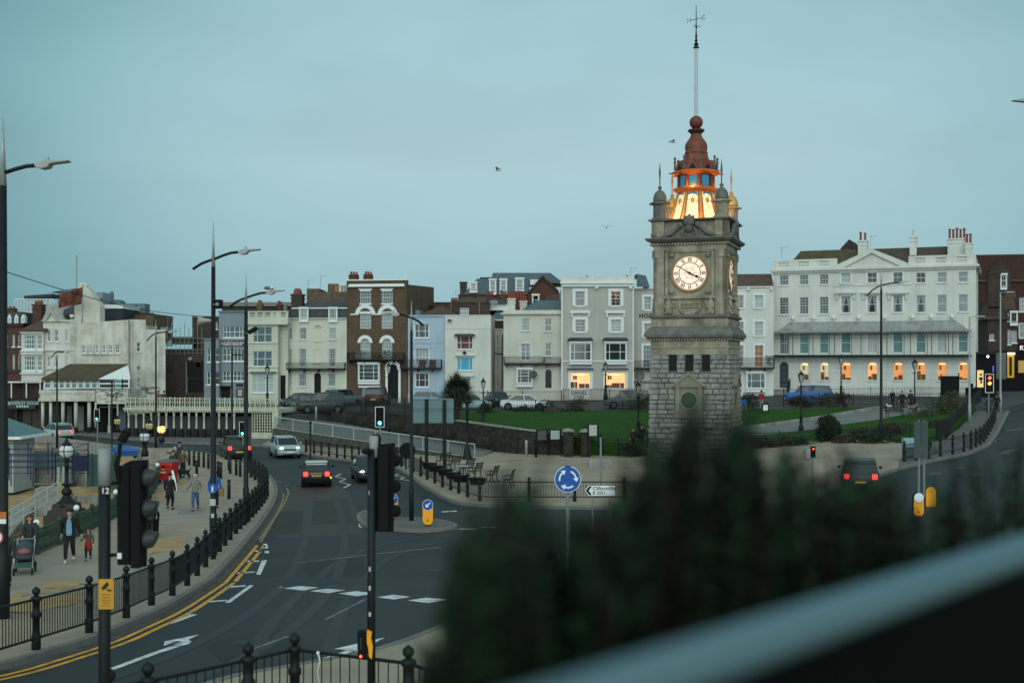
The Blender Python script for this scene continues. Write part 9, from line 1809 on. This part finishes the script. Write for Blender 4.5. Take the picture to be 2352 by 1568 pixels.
# cordyline palm
pb=P(1047,975,102); t=thing('palm_tree','spiky palm tree with a dense round head beside the large grey sign','tree',pb); b=MB(); b.smooth=True; zc_=EYE-(903-836)/F0*102-pb.z
for dx,dy,zz_ in ((-.25,0,-.35),(.45,.2,-.25),(.1,-.2,.3)): b.tube([(0,0,-.3),(dx*.6,dy*.5,zc_*.5),(dx,dy,zc_+zz_)],[.2,.17,.12],8)
b.build('trunk',M('palm_trunk',(.06,.05,.038),.9,.3,6,.5,20),t); b=MB(); g_=random.Random(5)
for hx,hy_,hz0 in ((-.35,0,-.1),(.55,.2,0),(.1,-.2,.45)):
    for i in range(620):
        d=Vector((g_.gauss(0,1),g_.gauss(0,1),g_.gauss(.12,.8))).normalized(); L_=g_.uniform(1.15,1.75); p=Vector((hx,hy_,zc_+hz0)); s_=d.cross(Vector((0,0,1))); s_=s_.normalized()*.035 if s_.length>.01 else Vector((.035,0,0)); m=p+d*L_*.6; e=p+d*L_-Vector((0,0,.22*L_*(1-abs(d.z)))); b.add([p-s_*.5,p+s_*.5,m+s_,m-s_,e],[(0,1,2,3),(3,2,4)])
b.build('crown',LEAF('palm_leaves',(.032,.042,.024)),t,fix=False)
# ================= near balcony: rail, planter, blurred bush =================
ra_=Vector((-.30,.284,6.8125)); rb_=Vector((1.6,2.484,6.8125)); t=thing('balcony_rail','pale grey handrail with a dark panel crossing the bottom right corner','railing',(0,0,0)); b=MB(); b.smooth=True; b.tube([ra_,rb_],.0165,16); b.build('handrail',M('pale_handrail_paint',(.075,.14,.165),.5,.05,3),t); d=(rb_-ra_).normalized(); n=Vector((d.y,-d.x,0)); b=MB()
b.add([ra_+n*.0+Vector((0,0,-.03)),rb_+Vector((0,0,-.03)),rb_+Vector((0,0,-1.1)),ra_+Vector((0,0,-1.1)),ra_-n*.02+Vector((0,0,-.03)),rb_-n*.02+Vector((0,0,-.03)),rb_-n*.02+Vector((0,0,-1.1)),ra_-n*.02+Vector((0,0,-1.1))],[(0,1,2,3),(7,6,5,4),(0,4,5,1),(2,6,7,3)]); b.build('panel',M('dark_balcony_panel',(.004,.004,.004),.9,.2,3,spec=.05),t)
t=thing('planter','dark trough holding the blurred bush outside the balcony rail','planter',(0,0,0)); b=MB(); q0=Vector((-.30,.70,6.25)); q1=Vector((1.75,3.08,6.25)); s=n*.11
b.add([q0-s,q0+s,q1+s,q1-s,q0-s*1.0-Vector((0,0,.3)),q0+s-Vector((0,0,.3)),q1+s-Vector((0,0,.3)),q1-s-Vector((0,0,.3))],[(0,1,2,3),(7,6,5,4),(0,4,5,1),(1,5,6,2),(2,6,7,3),(3,7,4,0)]); b.build('trough',BLACKM,t)
TOP=[(940,1600),(985,1520),(1010,1420),(1050,1270),(1100,1170),(1150,1090),(1200,1150),(1240,1165),(1290,1185),(1340,1190),(1400,1150),(1450,1120),(1500,1060),(1545,1010),(1590,955),(1635,1000),(1680,975),(1740,1030),(1800,1070),(1860,1110),(1920,1110),(1980,1125),(2040,1110),(2075,1150),(2095,1190),(2125,1215),(2145,1150),(2200,1100),(2250,1085),(2300,1110),(2352,1070),(2420,1080)]
def vtop(u):
    for (a,p),(c,q) in zip(TOP,TOP[1:]):
        if a<=u<=c: return lerp(p,q,(u-a)/(c-a))
    return 1500
t=thing('balcony_bush','dark blurred evergreen bush filling the lower right of the view','bush',(0,0,0)); g_=random.Random(11); b=MB(); st=MB(); b2=MB()
for i in range(620):
    u=g_.uniform(950,2420); ud=(u-CX)/F0; Y=(1.02+g_.uniform(-.09,.22))/(1-1.158*ud); x=ud*Y; mid=1430<u<2080; tall=g_.random()**(2.6 if mid else 1.5); wisp=g_.random()<.22 and not 1240<u<1410; vt=lerp(vtop(u)-(g_.uniform(10,75) if wisp else 0)+g_.uniform(-25,40),1600,0 if wisp else tall*(.55 if mid else .72)); zt=EYE-(vt-CY)/F0*Y; z0=6.20; bx=x+g_.uniform(-.03,.03); by=Y+g_.uniform(-.03,.03); k=int((zt-z0)*(120 if wisp else 230))
    if zt<z0+.05: continue
    st.tube([(bx,by,z0),((bx+x)/2,(by+Y)/2,(z0+zt)/2),(x,Y,zt)],[.004,.003,.001],4); B_=b if g_.random()<.62 else b2
    for j in range(k):
        f_=(j+g_.random())/k; p=Vector((lerp(bx,x,f_),lerp(by,Y,f_),lerp(z0,zt,f_))); a=g_.uniform(0,2*PI); e=Vector((cos(a)*.8,sin(a)*.8,g_.uniform(.2,1))).normalized()*g_.uniform(.015,.036)*(1.2-.6*f_); w_=e.cross(Vector((0,0,1))).normalized()*.0062; B_.add([p,p+e*.5+w_,p+e,p+e*.5-w_],[(0,1,2,3)])
b.build('foliage',LEAF('bush_green_leaves',(.012,.042,.015)),t,fix=False); b2.build('foliage',LEAF('bush_brown_leaves',(.013,.010,.0065)),t,fix=False); st.build('stems',M('bush_bark',(.02,.015,.012),.9,.2),t)
